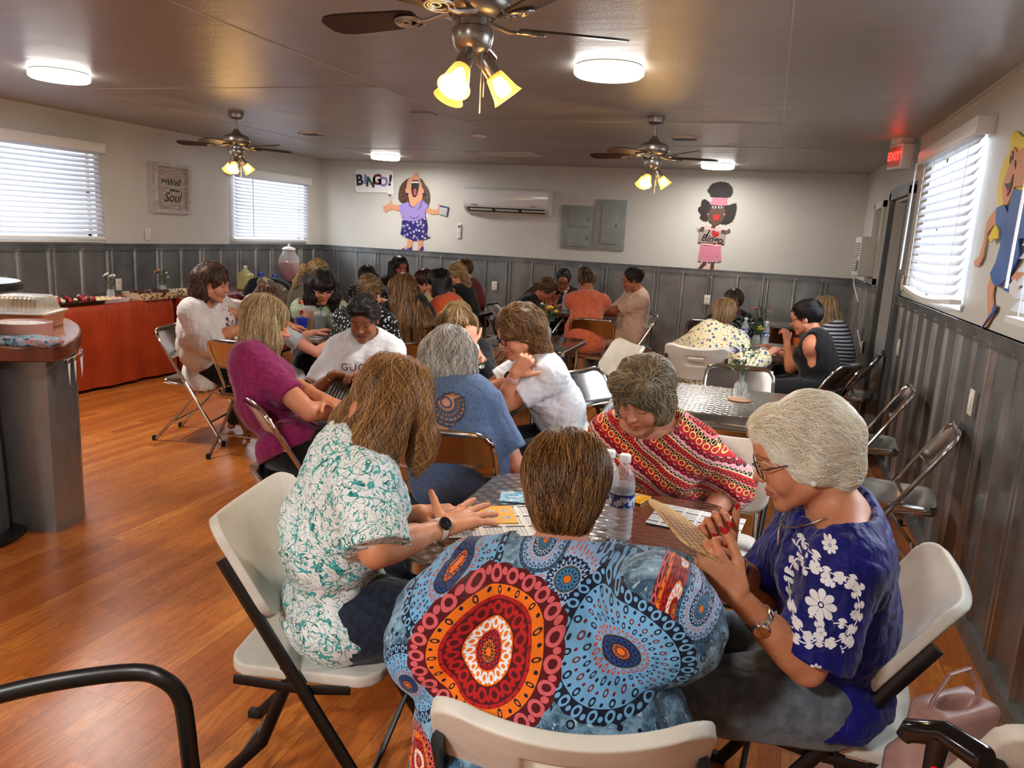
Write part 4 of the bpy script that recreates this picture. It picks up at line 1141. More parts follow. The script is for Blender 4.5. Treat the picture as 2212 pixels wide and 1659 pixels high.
def table(x, y, label, w=.80, d=.80, rz=0.0, zt=.74, top=None):
    t = thing('cafe_table', label, 'table', (x, y, 0), rz, None); w, d = w/2, d/2
    MB().loft([rr2(w-.006,d-.006,.065,zt-.006), rr2(w-.003,d-.003,.068,zt-.001), rr2(w-.008,d-.008,.062,zt)]).obj('table_top', top or M_STEELTOP, parent=t)
    MB().loft([rr2(w-.012,d-.012,.06,zt-.042), rr2(w,d,.07,zt-.038), rr2(w,d,.07,zt-.006), rr2(w-.005,d-.005,.066,zt-.0015), rr2(w-.005,d-.005,.066,zt-.02)]).obj('rim', M_RIM, parent=t)
    MB().box((0,0,zt-.05), (w*1.2,d*1.2,.02)).obj('underframe', M_TUBEBLK, parent=t)
    for sx in (-1, 1):
        for sy in (-1, 1):
            MB().tube([(sx*(w-.075), sy*(d-.075), 0), (sx*(w-.075), sy*(d-.075), zt-.04)], .0135, 12).obj('leg', M_CHROME, parent=t)
    return t
M_DARKTOP = MT('dark_glossy_top', .12, .6, color=S(70,66,62)).m
TB = {}
TB[1] = table(-.435, 2.10, 'swirled steel table in front, under the bingo sheets and water bottle', .80, .82)
TB[2] = table(-.12, 4.29, 'empty steel table with a bud vase behind the woman in red', .88, .80)
TB[3] = table(-1.50, 3.72, 'steel table in the middle where the women in magenta, white and denim blue sit', .80, .76)
TB[4] = table(-3.02, 5.06, 'steel table with a blue cup and two iced drinks at centre left', .78, .72)
TB[5] = table(-3.15, 7.25, 'steel table crowded with women at the far centre left', .80, 1.1)
TB[6] = table(-2.02, 8.55, 'steel table in the far corner where the women in orange and pale pink sit', .76, .76)
TB[7] = table(-1.72, 5.82, 'dark glossy unoccupied table behind the woman in a white tee', .72, .84, top=M_DARKTOP)
TB[8] = table(-.08, 6.72, 'steel table with flowers and bottles at the right, near the back wall', .74, .86)
TB[9] = table(-.05, 8.90, 'small empty steel table against the back wall behind the flowers', .76, .72)
# heading: 90 faces away from the camera along +y
chair('w', -1.08, 1.75, 12, 'cream plastic folding chair under the woman in the green paisley blouse')
chair('w', -.27, 1.30, 104, 'cream plastic folding chair at the bottom centre, its back cut by the photo edge')
chair('w', .27, 2.0, 175, 'cream plastic folding chair under the woman in the royal blue blouse')
chair('w', -.15, 2.90, -98, 'cream plastic folding chair under the woman in the red chain-print top')
chair('w', -.45, 6.02, 92, 'cream plastic folding chair under the woman in yellow floral, handle slot showing')
chair('w', -1.08, 5.50, 215, 'vacant cream plastic folding chair at the dark glossy table')
chair('w', .60, 1.62, 112, 'cream plastic folding chair at the bottom right corner, mostly out of the photo')
chair('c', -3.80, 4.48, 15, 'chrome folding chair under the woman in the white kimono')
chair('c', -3.22, 4.32, 95, 'chrome folding chair beside the bare foot, under the girl in light grey')
chair('c', -1.97, 2.97, 50, 'chrome folding chair under the woman in the magenta tee')
chair('c', -1.19, 2.93, 98, 'chrome folding chair under the woman with the lattice-back denim blue top')
chair('c', -2.62, 5.92, 96, 'chrome folding chair behind the leopard-dot shirt, bronze reflection in its back')
chair('c', -2.30, 5.02, 120, 'chrome folding chair just above the white tee, only its back corner showing')
chair('c', -.84, 3.66, 195, 'chrome folding chair under the woman in white tee and black glasses')
chair('c', -1.60, 7.50, 100, 'chrome folding chair under the woman in the orange top')
chair('c', -1.33, 8.28, 200, 'chrome folding chair under the woman in the pale pink shirt')
chair('c', -2.66, 8.05, -5, 'chrome folding chair with a grey seat left of the curly updo')
chair('c', -2.35, 8.75, 190, 'chrome folding chair behind the blonde ponytail, by the wainscot')
chair('c', -.78, 4.35, -20, 'vacant chrome folding chair behind the woman in red, beside the empty steel table')
chair('c', -.12, 3.62, 90, 'vacant chrome folding chair on the near side of the empty steel table')
chair('c', -.10, 4.98, -88, 'vacant chrome folding chair on the far side of the empty steel table')
chair('c', .42, 5.88, 150, 'chrome folding chair under the woman in the black sleeveless top')
chair('c', .70, 6.72, 168, 'chrome folding chair with a bright back, right of the black sleeveless top')
chair('c', .66, 5.05, 175, 'middle one of the vacant chrome chairs along the right wall')
chair('c', .68, 3.98, 172, 'nearest vacant chrome chair at the right wall, seat label showing')
chair('c', .55, 7.55, 175, 'chrome folding chair under the woman in the striped shirt')
chair('c', -.48, 7.85, -75, 'chrome folding chair under the woman in the black and white print')
chair('c', .12, 8.28, 95, 'chrome folding chair in front of the small back-wall table')
# ================================================================ printed cloths (all in object space, metres)
def fabric(name, rough=.82, fold=.5):
    m = MT(name, rough, spec=.2, sheen=.15); m.bump((m.noise(8, 2, .5, dist=.8) - .5).abs(), fold, .03); m.bump(m.noise(500, 2), .12, .001); return m
def paisley():
    m = fabric('green_paisley_cotton'); n = m.noise(26, 1, .4, dist=2.6); n2 = m.noise(17, 1, .4, dist=1.8); n3 = m.noise(48, 1, .3, dist=1.2)
    lines = ((n-.5).abs().lt(.022)).max((n2-.5).abs().lt(.018)); leaf = ((n3-.62).gt(0)) * ((n2).gt(.5)); dots = m.voro(120).lt(.2) * n2.lt(.46)
    c = m.mix((lines.max(leaf)).clamp(), S(236,240,240), m.mix(n3.ss(.4,.6), S(20,120,110), S(80,170,168))); c = m.mix(dots*.7, c, S(60,140,140)); return m.color(c).m
def chainprint():
    m = fabric('red_chain_print'); x, y, z = m.xyz(); s = z*.80 + x*.52 - y*.1; a = x*.80 - z*.52 + m.noise(6,1)*.02
    st = (s + m.noise(5, 2)*.03) * 11.0
    f = st.fract(); c = m.ramp(f, [(0,S(196,30,40)),(.20,S(196,30,40)),(.24,S(16,14,18)),(.36,S(226,120,128)),(.40,S(214,58,44)),(.55,S(206,34,42)),(.60,S(236,210,170)),(.64,S(16,14,18)),(.72,S(232,160,165)),(.82,S(170,16,40)),(.93,S(226,170,170)),(.96,S(190,24,36))], 'CONSTANT')
    for off, per, rr, w, col in ((.14,.030,.010,.0026,S(238,206,120)), (.47,.020,.0065,.0022,S(20,16,18)), (.66,.017,.006,.0016,S(240,210,170)), (.88,.026,.0085,.0024,S(18,14,16)), (.30,.018,.006,.0016,S(238,196,120))):
        u = ((a/per).fract() - .5)*per; v = ((f-off))*(1/11.0); d = (u*u*.62+v*v).sqrt(); c = m.mix((d - rr*.8).abs().lt(w*.6), c, col)
    return m.color(c).m
def flower(m, x, z, cx, cz, r, n, ph=0.0):
    u, v = x-cx, z-cz; d = (u*u+v*v).sqrt(); a = v.atan2(u); pet = (a*n*.5+ph).cos().abs()**.55 * .45 + .55
    return d.lt(pet*r) * d.gt(r*.20), d, a
def embroidery(fl, vines, x0=0, z0=0):
    m = fabric('royal_blue_viscose', .6, .75); x, y, z = m.xyz(); m.bump((m.noise(38, 2, .5, stretch=(1,1,.10)))*z.ss(.25,.55), .8, .012); c0 = m.mix(m.noise(12, 2).ss(.4,.6), S(10,14,92), S(14,18,112)); k = None
    for cx, cz, r, n in fl:
        f, d, a = flower(m, x, z, cx, cz, r, n); ln = ((a*n*.5).cos().abs().lt(.13)) * d.lt(r*.8); f = f*(1-ln*.8); f = f.max(d.lt(r*.12)); k = f if k is None else k.max(f)
    for cx, cz, r, a0, a1 in vines:
        u, v = x-cx, z-cz; d = (u*u+v*v).sqrt(); a = v.atan2(u); arc = a.gt(a0)*a.lt(a1); k = k.max((d-r).abs().lt(.0013)*arc)
        lf = ((((a*(r/.0075)).sin()).abs() - .45)*.0085 - ((d-r).abs()-.0055).abs()).gt(0) * arc; k = k.max(lf)
    m.color(m.mix(k * y.lt(.06), c0, S(232,232,236))); return m.m
def spots(name, base, sc, th, cols, rnd=1.0, sc2=None):
    m = fabric(name); c = base
    for i, (col, s_, t_) in enumerate(cols):
        mp = m.n('ShaderNodeMapping'); m.L(m.obj(), mp.inputs[0]); mp.inputs['Location'].default_value = (i*.37, i*.71, i*.13); v = mp.outputs[0]
        d = m.voro(s_, vec=v, rnd=rnd) + (m.noise(s_*2.2, 1) - .5)*.35*rnd; c = m.mix(d.lt(t_), c, col)
    return m.color(c).m
def stripes(name, a, b, per, duty=.4):
    m = fabric(name); x, y, z = m.xyz(); return m.color(m.mix(((z + m.noise(4,1)*.01)/per).fract().lt(duty), a, b)).m
def mandala(m, c, x, z, cx, cz, R, rings, sx=1.0, clip=None):
    """rings: list of (r_out fraction, colour, petals, petal colour, petal size, phase)"""
    u, v = (x-cx)*sx, (z-cz)*1.32; d = (u*u+v*v).sqrt()/R; a = v.atan2(u)
    out = rings[0]; edge = (a*out[2]*.5).cos().abs()**.6
    for i, (ro, col, n, pcol, ps, ph) in enumerate(rings):
        lim = d.lt((edge*.06 + .95)*ro) if i == 0 else d.lt(ro)
        if clip is not None: lim = lim*clip
        c = m.mix(lim, c, col)
        ri = rings[i+1][0] if i+1 < len(rings) else 0.0; mid = (ro+ri)/2; wd = (ro-ri)/2
        if n:
            q = (a*(n/(2*pi)) + ph).fract() - .5; w_ = d*(2*pi/n)            # local cell: q*w across, (d-mid) along
            e1 = ((q*w_/(wd*ps*.75))**2 + ((d-mid)/(wd*.86))**2)
            f = e1.lt(1.0); g = e1.lt(.28)
            if clip is not None: f = f*clip; g = g*clip
            c = m.mix(f, c, pcol); c = m.mix(g, c, col)
            if n > 8:
                q2 = (a*(n/(2*pi)) + ph + .5).fract() - .5; e2 = ((q2*w_/(wd*.3))**2 + ((d-mid-wd*.3)/(wd*.4))**2).lt(1.0); c = m.mix(e2 if clip is None else e2*clip, c, pcol)
    return c
def mandala_blouse(ms):
    m = fabric('blue_mandala_print', .75, .45); x, y, z = m.xyz()
    cl = m.noise(16, 5, .7); c = m.mix(cl.ss(.42, .62), S(44,78,104), S(126,164,188)); c = m.mix(m.noise(60, 3, .7).ss(.58, .68), c, S(170,198,214))
    NV, LB, OR, RD, DR, WH, PK = S(18,24,44), S(110,166,208), S(232,112,14), S(176,24,26), S(84,8,18), S(226,230,238), S(206,90,96)
    # scattered paisley filler
    n = m.voro(34); c = m.mix(((n-.25).abs().lt(.05)) * m.noise(3.2, 1).gt(.50), c, NV); c = m.mix(n.lt(.07) * m.noise(3.2, 1).gt(.50), c, RD)
    for kind, cx, cz, R, sx in ms:
        if kind == 'fire': rg = [(1.0,DR,22,PK,.9,0),(.74,OR,16,NV,.55,0),(.60,RD,16,DR,.95,.5),(.55,DR,16,RD,.85,0),(.34,OR,16,WH,.75,0),(.19,RD,12,NV,.8,0),(.12,NV,10,OR,.4,0),(.045,OR,0,None,0,0)]
        elif kind == 'blue': rg = [(1.0,NV,26,LB,.8,0),(.80,LB,18,NV,.75,0),(.66,LB,18,S(110,30,24),.7,.5),(.54,LB,18,NV,.6,0),(.42,LB,18,S(190,70,40),.6,.5),(.30,S(120,104,84),0,None,0,0),(.285,NV,16,S(30,60,120),.6,0),(.14,S(20,28,60),12,OR,.35,0),(.06,OR,0,None,0,0)]
        else: rg = [(1.0,S(60,92,120),20,NV,.8,0),(.84,S(142,176,214),20,S(40,60,84),.6,0),(.62,S(150,182,220),20,S(196,90,60),.5,.5),(.48,S(150,182,220),20,NV,.6,0),(.28,S(120,104,84),0,None,0,0),(.26,S(36,56,74),14,S(60,120,160),.6,0),(.08,OR,0,None,0,0)]
        c = mandala(m, c, x, z, cx, cz, R, rg, sx)
    m.color(c); return m.m
# ================================================================ the people
def view_heading(px, py): r = ray(px, py); return math.degrees(atan2(r.y, r.x))
def P(label, px, py, Y, rel, hrel=None, **k):
    """rel: 0 faces away from the camera, 90 faces photo-right, 180 faces the camera, -90 photo-left"""
    H = tuple(onY(px, py, Y)); vh = view_heading(px, py)
    return person(label, H, vh-rel, hface=vh-(hrel if hrel is not None else rel), **k)
def H_(lo, mid, hi, **k): return dict(c=(S(*lo), S(*mid), S(*hi)), **k)
LONG = lambda z=-.2, x=.055, r=.045, n=3, y=-.045: [[(xx,y+.01,.04,r+.01),(xx*1.08,y,-.05,r),(xx*1.12,y-.01,(z-.05)/2-.02,r*.85),(xx*1.1,y-.02,z,r*.55)] for xx in np.linspace(-x, x, n)]
SKIN = S(214,152,120); SKIN2 = S(200,138,104); SKIN3 = S(118,72,46); PALE = S(222,166,138)
JEANS = cloth('dark_denim', S(26,32,46), c2=S(40,48,66), sc=60); BLACKC = cloth('black_knit', S(12,12,13), c2=S(18,18,20)); GREYD = cloth('grey_denim', S(84,92,102), c2=S(112,120,130), sc=25)
B_JEANS = dict(mat=JEANS); B_BLACK = dict(mat=BLACKC)
WH_T = cloth('white_cotton', S(226,228,232), c2=S(214,216,222), fold=.7)
# ---- nearest table
def near_people():
    global PI, PJ, PD, PHp
    # woman seen from behind, mandala blouse
    ms_w = [('blue',985,1220,.105,1.2,1.28), ('soft',1225,1251,.088,1.0,1.22), ('soft',1180,1165,.05,1.0,1.3), ('blue',880,1480,.10,1.4,1.16), ('fire',905,1640,.07,1.3,1.16), ('fire',1455,1320,.125,3.0,1.16), ('soft',1515,1316,.066,1.6,1.22), ('blue',1341,1408,.130,1.0,1.12), ('fire',1055,1408,.145,1.0,1.12)]
    H = onY(1219, 1032, 1.66); 
    Pv0 = Vector((-.29, 1.28, 0))
    ms = []
    PI = P('person with short auburn hair seen from behind in a blue, red and orange mandala blouse', 1219, 1072, 1.62, -2, 0, pitch=26, lean=.25, pelvis=(-.29,1.28), w=1.42, hs=1.08, belly=1.25, skin=S(216,150,124), h=.010, hh=.0035, shw=1.12,
      hair=H_((58,34,16),(116,76,40),(176,124,66), n=9000, w=.0008, step=.010, steps=9, h=.005, vol=1.03, jit=.28, blobs=[(0,-.065,-.01,.068,.05,.08), (0,-.01,.06,.078,.09,.07)], face=[(0,.105,-.03,.060,.062,.098),(.085,.0,-.03,.02,.02,.035),(-.085,.0,-.03,.02,.02,.035)], part=(0,.03,.13), grav=.1, flow=(0,-.3,-1), curl=.25, lump=.002),
      top=dict(name='blouse', mat=flat('blouse_base', (.1,.2,.3)), sleeve=1.75, ease=.028, flare=.045, puff=1, drape=1, hem=-.22, neck=(.105,.09,.045), nf=.01, fold=.011, ff=16, h=.007), bottom=B_JEANS,
      hands=dict(R=dict(at=(-.14,1.72,.77), elbow=tuple(onY(1425,1345,1.34))), L=dict(at=(-.46,1.70,.77), elbow=tuple(onY(948,1385,1.28)))))
    bl = [c for c in PI['root'].children if c.name.split('.')[0] == 'blouse'][0]; bs = Vector(tuple(PI['base']))
    for kd, px, py, R_, sx, Y in ms_w:
        d = ray(px, py).normalized(); hit, loc, nn, ii = bl.ray_cast(Vector((0,0,CAMZ)) - bs, d)
        if not hit: loc = onY(px, py, Y) - bs
        ms.append((kd, loc.x, loc.z, R_, sx))
    bl.data.materials.clear(); bl.data.materials.append(mandala_blouse(ms))
    # left: green paisley blouse
    PD = P('person leaning over the near table in a green and white paisley blouse, hand spread', 850, 876, 1.80, 80, 62, pitch=42, lean=.22, pelvis=(-1.03,1.74), w=1.02, skin=S(206,142,104), age=1, h=.008, hh=.0028, hf=.0026, blotch=.55,
      hair=H_((84,58,34),(150,108,66),(206,150,84), n=13000, w=.0009, step=.016, steps=15, h=.006, vol=1.0, blobs=[(0,-.03,.02,.078,.084,.085)], wchains=[[(x,-.04+.02*abs(x)*10,.02,.05),(x*1.2,-.085,-.07,.052),(x*1.35,-.12,-.15,.040),(x*1.4,-.15,-.175,.022)] for x in (-.06,-.02,.03,.07)]+[[(.075,.03,.0,.034),(.083,.045,-.07,.030),(.080,.040,-.12,.024),(.085,.030,-.165,.010)],[(-.075,.03,.0,.035),(-.085,.045,-.09,.036),(-.08,.035,-.17,.022)]], part=(.02,.05,.13), grav=.85, curl=.8, cf=45, face=[(0,.110,-.055,.056,.060,.10)], lump=.009, lf=40, flick=.03),
      glasses=dict(c=S(60,20,22), r=.0017), top=dict(name='blouse', mat=paisley(), sleeve=1.0, ease=.020, flare=.022, hem=-.14, fold=.010, ff=20, neck=(.07,.07,.05)), bottom=B_JEANS,
      hands=dict(R=dict(at=tuple(onZ(958,1140,.815)), dir=tuple(onZ(1075,1085,.845)-onZ(958,1140,.815)), palm=(.1,.5,-.8), curl=[6,6,8,12], spread=.9, thumb=(.35,.95,-.35), tcurl=0, s=1.08, elbow=(-.80,1.52,.83)),
                 L=dict(at=tuple(onZ(905,1108,.785)), dir=(.9,.35,.06), curl=[18,24,28,30], palm=(0,.1,-1), s=1.05)))
    # right: royal blue blouse
    def q(px, py, Y=1.62): v = onY(px, py, Y); return v
    b0 = Vector((.24, 1.90, 0))
    fl = [(1793,1180,.015,8),(1771,1290,.030,8),(1762,1225,.013,5),(1783,1243,.012,5),(1811,1237,.013,5),(1841,1253,.010,8),(1843,1310,.010,8),(1718,1326,.009,8),(1742,1345,.011,5),(1770,1339,.011,5),(1788,1358,.011,5),(1829,1358,.010,8),(1757,1405,.014,8)]
    fls = [( (q(a,b)-b0).x, (q(a,b)-b0).z, r, n) for a, b, r, n in fl]
    cc = q(1778,1292)-b0; vines = [(cc.x, cc.z, .066, -3.1, 3.1), (cc.x-.034, cc.z-.045, .030, -2.6, 1.2), (cc.x+.034, cc.z+.035, .030, .2, 3.0), (cc.x+.03, cc.z-.05, .026, -1.2, 2.0), (cc.x-.03, cc.z+.06, .026, 1.0, 3.1)]
    PJ = P('person with white bobbed hair and glasses in a royal blue blouse with embroidered flowers', 1728, 985, 1.80, -104, -100, pitch=22, lean=.03, pelvis=(.24,1.90), hs=1.04, w=.98, skin=S(206,140,104), lips=S(176,88,76), age=1, h=.008, hh=.0026, hf=.0026, blotch=.6,
      hair=H_((244,226,188),(254,247,226),(255,255,250), n=13000, w=.0008, step=.011, steps=11, h=.006, vol=1.0, blobs=[(0,-.045,.03,.084,.082,.084),(0,-.068,-.030,.064,.044,.054),(.062,-.02,-.01,.022,.034,.038),(-.062,-.02,-.01,.022,.034,.038),(0,.042,.080,.060,.044,.030)], part=(0,.09,.08), grav=.2, flow=(0,-1,-.45), curl=.6, cf=60, lump=.008, lf=45, face=[(0,.108,-.055,.058,.068,.095)], flick=.07),
      glasses=dict(c=S(30,26,40), r=.0015), top=dict(name='blouse', mat=embroidery(fls, vines), sleeve=.90, puff=1, ease=.020, flare=.030, hem=-.02, drape=0, neck=(.135,.105,.06), nf=.03, fold=.009, ff=34, h=.006), bottom=dict(mat=GREYD),
      hands=dict(L=dict(at=tuple(onY(1590,1285,1.55)), elbow=tuple(onY(1742,1440,1.62)), dir=tuple(onY(1530,1215,1.55)-onY(1590,1285,1.55)), palm=(.25,.8,-.1), curl=[58,62,66,70], thumb=(.75,.45,.35), tcurl=30, pole=(.6,-.3,-1), s=1.02),
                 R=dict(at=tuple(onY(1562,1198,1.80)), elbow=tuple(onY(1650,1290,1.92)), dir=tuple(onY(1538,1132,1.8)-onY(1562,1198,1.8)), palm=(.3,-.9,.1), curl=[55,60,66,72], thumb=(.85,.45,.2), tcurl=8, pole=(.4,.2,-1))))
    # back right: red chain print
    PHp = P('person with short grey brown hair looking down in a red chain-print top', 1390, 862, 2.60, 192, 205, pitch=24, roll=-4, lean=.02, pelvis=(-.27,2.86), w=1.14, full=1, skin=S(206,142,112), age=1, h=.010, hh=.003, hf=.005,
      hair=H_((70,58,44),(136,118,92),(196,180,146), n=9000, w=.0009, step=.011, steps=10, h=.006, vol=1.10, blobs=[(0,-.02,.06,.092,.098,.075),(.07,.0,-.02,.03,.045,.055),(-.07,.0,-.02,.03,.045,.055),(0,-.06,-.02,.075,.055,.07),(.02,.05,.088,.070,.045,.030)], part=(-.035,.06,.10), away=1.6, grav=.25, flow=(.4,-.4,-.8), curl=.9, cf=60, lump=.010, lf=42, flick=.07, face=[(0,.110,-.050,.062,.066,.098)]),
      top=dict(name='blouse', mat=chainprint(), sleeve=1.3, ease=.022, flare=.02, hem=-.10, neck=(.115,.10,.07), nf=.05, fold=.008), bottom=B_BLACK,
      hands=dict(R=dict(at=(-.44,2.60,.56), elbow=(-.49,2.86,.70)), L=dict(at=(-.16,2.60,.56), elbow=(-.03,2.84,.72))))
near_people()
def mid_people():
    global PA, PB, PC_, PE_, PF, PG, PK
    PB = P('person with straight blonde hair in a magenta tee, in profile at the middle table', 578, 702, 3.05, 80, 96, pitch=14, lean=.03, pelvis=(-2.03,2.98), w=1.07, skin=S(214,146,110), h=.010, hh=.0035, hf=.006,
      hair=H_((112,88,58),(186,158,112),(232,212,170), n=7000, w=.0011, step=.017, steps=15, h=.007, vol=1.05, blobs=[(0,-.03,.06,.086,.095,.07)], wchains=[[(x,-.045,.03,.055),(x*1.1,-.06,-.07,.05),(x*1.15,-.07,-.15,.042),(x*1.15,-.075,-.20,.026)] for x in (-.06,-.02,.02,.06)]+[[(.078,.02,.02,.028),(.082,.03,-.08,.030),(.085,.025,-.16,.022)]], part=(0,.03,.13), grav=.9, face=[(0,.108,-.055,.058,.062,.105)]),
      top=dict(name='tee', mat=cloth('magenta_jersey', S(128,28,82), c2=S(146,40,98), sc=60, fold=.8), sleeve=.62, ease=.014, hem=-.02, fold=.008), bottom=B_BLACK,
      hands=dict(R=dict(at=tuple(onY(748,884,3.12)), elbow=tuple(onY(668,890,2.88))), L=dict(at=tuple(onZ(735,880,.77)))))
    PC_ = P('person with black hair pulled back in a white tee with a brand name, looking down', 785, 690, 3.72, 186, 192, pitch=24, lean=-.02, w=.94, skin=S(150,96,66), lips=S(120,50,44), h=.010, hh=.0035, hf=.005, brow=S(20,12,10), blotch=0,
      hair=H_((4,4,5),(20,16,16),(74,62,58), n=3500, h=.006, vol=1.0, part=(0,.10,.08), grav=.2, flow=(0,-1,-.2), blobs=[(0,-.07,-.02,.06,.05,.06),(.03,.045,.085,.045,.035,.025),(-.035,.045,.085,.035,.035,.025)], face=[(0,.106,-.045,.066,.066,.105),(0,.02,-.09,.09,.06,.05)], w=.0016),
      top=dict(name='tee', mat=WH_T, sleeve=.82, ease=.022, flare=.02, hem=-.10, neck=(.068,.075,.06), fold=.008), bottom=B_BLACK,
      hands=dict(R=dict(at=tuple(onY(722,808,3.50)), dir=(.95,.05,-.05), palm=(0,-.4,-.9), curl=30, pole=(.7,-.2,-1)), L=dict(at=tuple(onY(800,815,3.46)), dir=(-.6,-.3,.1), curl=35)))
    PE_ = P('person with wavy silver hair in a denim blue top with a crochet lattice back', 972, 768, 3.05, 5, 8, pitch=8, lean=-.02, pelvis=(-1.15,2.95), w=1.10, belly=1.2, skin=S(216,150,120), h=.010, hh=.005, hf=.008,
      hair=H_((96,96,96),(166,166,162),(232,230,222), n=9000, w=.0012, step=.014, steps=13, h=.006, vol=1.05, wchains=[[(x,-.06,.03,.058),(x*1.1,-.075,-.06,.052),(x*1.05,-.075,-.12,.034)] for x in (-.06,-.02,.02,.06)], part=(.01,-.03,.13), away=1.2, grav=.85, curl=.7, cf=45, lump=.005, lf=45),
      top=dict(name='tee', mat=cloth('heather_denim_jersey', S(66,88,124), c2=S(92,114,150), sc=180, fold=.5), sleeve=.8, ease=.024, flare=.015, hem=-.16, drape=1, neck=(.085,.07,.05), nf=.03, fold=.006,
        cut=lambda **k: [pe(k['C7'] - k['us']*.105 - k['fs']*.115, (.075,.055,.088), k['Rs'], .004, '-')]), bottom=B_JEANS,
      hands=dict(R=dict(at=(-1.05,3.22,.62), pole=(.6,-.3,-1)), L=dict(at=(-1.38,3.22,.62), pole=(.6,-.3,-1))))
    PF = P('person with blonde-streaked fringe resting her cheek on her fist, black top, white watch', 988, 700, 4.30, 184, 178, pitch=22, roll=6, lean=.05, w=1.0, skin=S(214,150,122), age=1, h=.012, hh=.004, hf=.0045,
      hair=H_((70,50,30),(140,104,64),(226,194,136), n=4500, w=.0014, h=.006, step=.013, vol=1.06, wchains=[[(x,-.01,.02,.04),(x*1.12,-.01,-.06,.036),(x*1.1,-.01,-.13,.026)] for x in (-.078,.078)]+[[(0,-.06,.0,.07),(0,-.07,-.11,.05)]], part=(0,.02,.13), grav=.7, blobs=[(0,.075,.055,.055,.030,.030,.02)], face=[(0,.112,-.065,.056,.060,.088)]),
      top=dict(name='sweater', mat=BLACKC, sleeve=1.5, ease=.018, hem=-.1, fold=.006), bottom=B_BLACK,
      hands=dict(L=dict(at=tuple(onY(1020,742,4.16)), dir=(-.16,.06,1), palm=(-.7,.5,.1), curl=[75,75,75,75], tcurl=40, pole=(.5,-.3,-1)), R=dict(at=tuple(onZ(930,880,.76)))))
    PG = P('person in a white tee and black glasses resting her chin on folded hands', 1118, 722, 3.50, -112, -112, pitch=22, lean=.16, pelvis=(-.86,3.64), w=1.0, skin=S(214,146,112), age=1, h=.010, hh=.0032, hf=.004, blotch=.7,
      hair=H_((58,36,22),(120,84,52),(198,154,98), n=8000, w=.0011, step=.013, steps=14, h=.006, vol=1.06, blobs=[(0,-.02,.07,.084,.092,.06),(0,-.10,.02,.05,.05,.05)], wchains=[[(x,-.075,.02,.045),(x*1.1,-.10,-.06,.042),(x*1.2,-.12,-.14,.038),(x*1.1,-.12,-.18,.022)] for x in (-.05,0,.05)], part=(0,.08,.08), grav=.5, flow=(0,-1,-.2), curl=.9, cf=60, lump=.008, lf=55, flick=.08, face=[(0,.108,-.055,.058,.062,.095)]),
      glasses=dict(c=S(14,16,24), r=.0026), top=dict(name='tee', mat=WH_T, sleeve=.62, ease=.016, flare=.014, hem=-.12, fold=.008), bottom=B_BLACK,
      hands=dict(L=dict(at=tuple(onY(1112,806,3.32)), elbow=tuple(onY(1082,880,3.36)), dir=(.32,.1,.45), palm=(-.3,.8,0), curl=[70,72,74,76]), R=dict(at=tuple(onY(1122,815,3.44)), elbow=tuple(onY(1045,850,3.60)), dir=(.4,-.3,.35), palm=(-.1,-.9,.3), curl=50)))
    PA = P('person with wavy dark brown hair in a sheer white kimono over a purple floral top', 462, 612, 4.30, 118, 112, pitch=14, lean=.05, pelvis=(-3.72,4.52), w=1.24, full=1.6, belly=1.2, bust=1.25, hs=1.04, skin=S(196,132,98), lips=S(150,76,70), h=.012, hh=.0038, hf=.006, brow=S(30,18,14),
      hair=H_((22,13,10),(58,36,26),(138,90,56), n=6000, w=.0018, step=.014, steps=13, h=.007, vol=1.07, wchains=[[(x,-.06,.03,.055),(x*1.1,-.07,-.06,.05),(x*1.1,-.08,-.13,.04)] for x in (-.06,0,.06)]+[[(-.085,.0,.0,.028),(-.09,-.01,-.09,.03)]], part=(.02,.06,.11), grav=.7, curl=.9, cf=60, lump=.008, lf=50, face=[(0,.106,-.055,.060,.064,.098),(.08,.01,-.01,.03,.03,.04)]),
      top=[dict(name='blouse', mat=spots('purple_floral_print', S(222,206,196), 30, .3, [(S(92,52,92),24,.34),(S(54,34,64),38,.26),(S(150,108,130),30,.22)]), sleeve=.2, ease=.010, hem=-.10, neck=(.085,.10,.10), nf=.07),
           dict(name='kimono', mat=cloth('sheer_white_voile', S(224,216,208), c2=S(206,196,190), sc=8, fold=1.0), sleeve=1.12, ease=.026, flare=.07, hem=-.03, drape=0, neck=(.09,.10,.07), nf=.05, fold=.008, ff=22,
             cut=lambda **k: [pe(k['ch'] + k['fs']*.22 - k['us']*.16, (.12,.16,.36), k['Rs'], .01, '-')])], bottom=B_BLACK,
      feet={1: tuple(onZ(505,905,.09)), -1: (-3.62,4.95,.09)}, shoes=None,
      hands=dict(R=dict(at=tuple(onY(545,698,4.42)), elbow=tuple(onY(450,738,4.22))), L=dict(at=(-3.20,4.92,.79))))
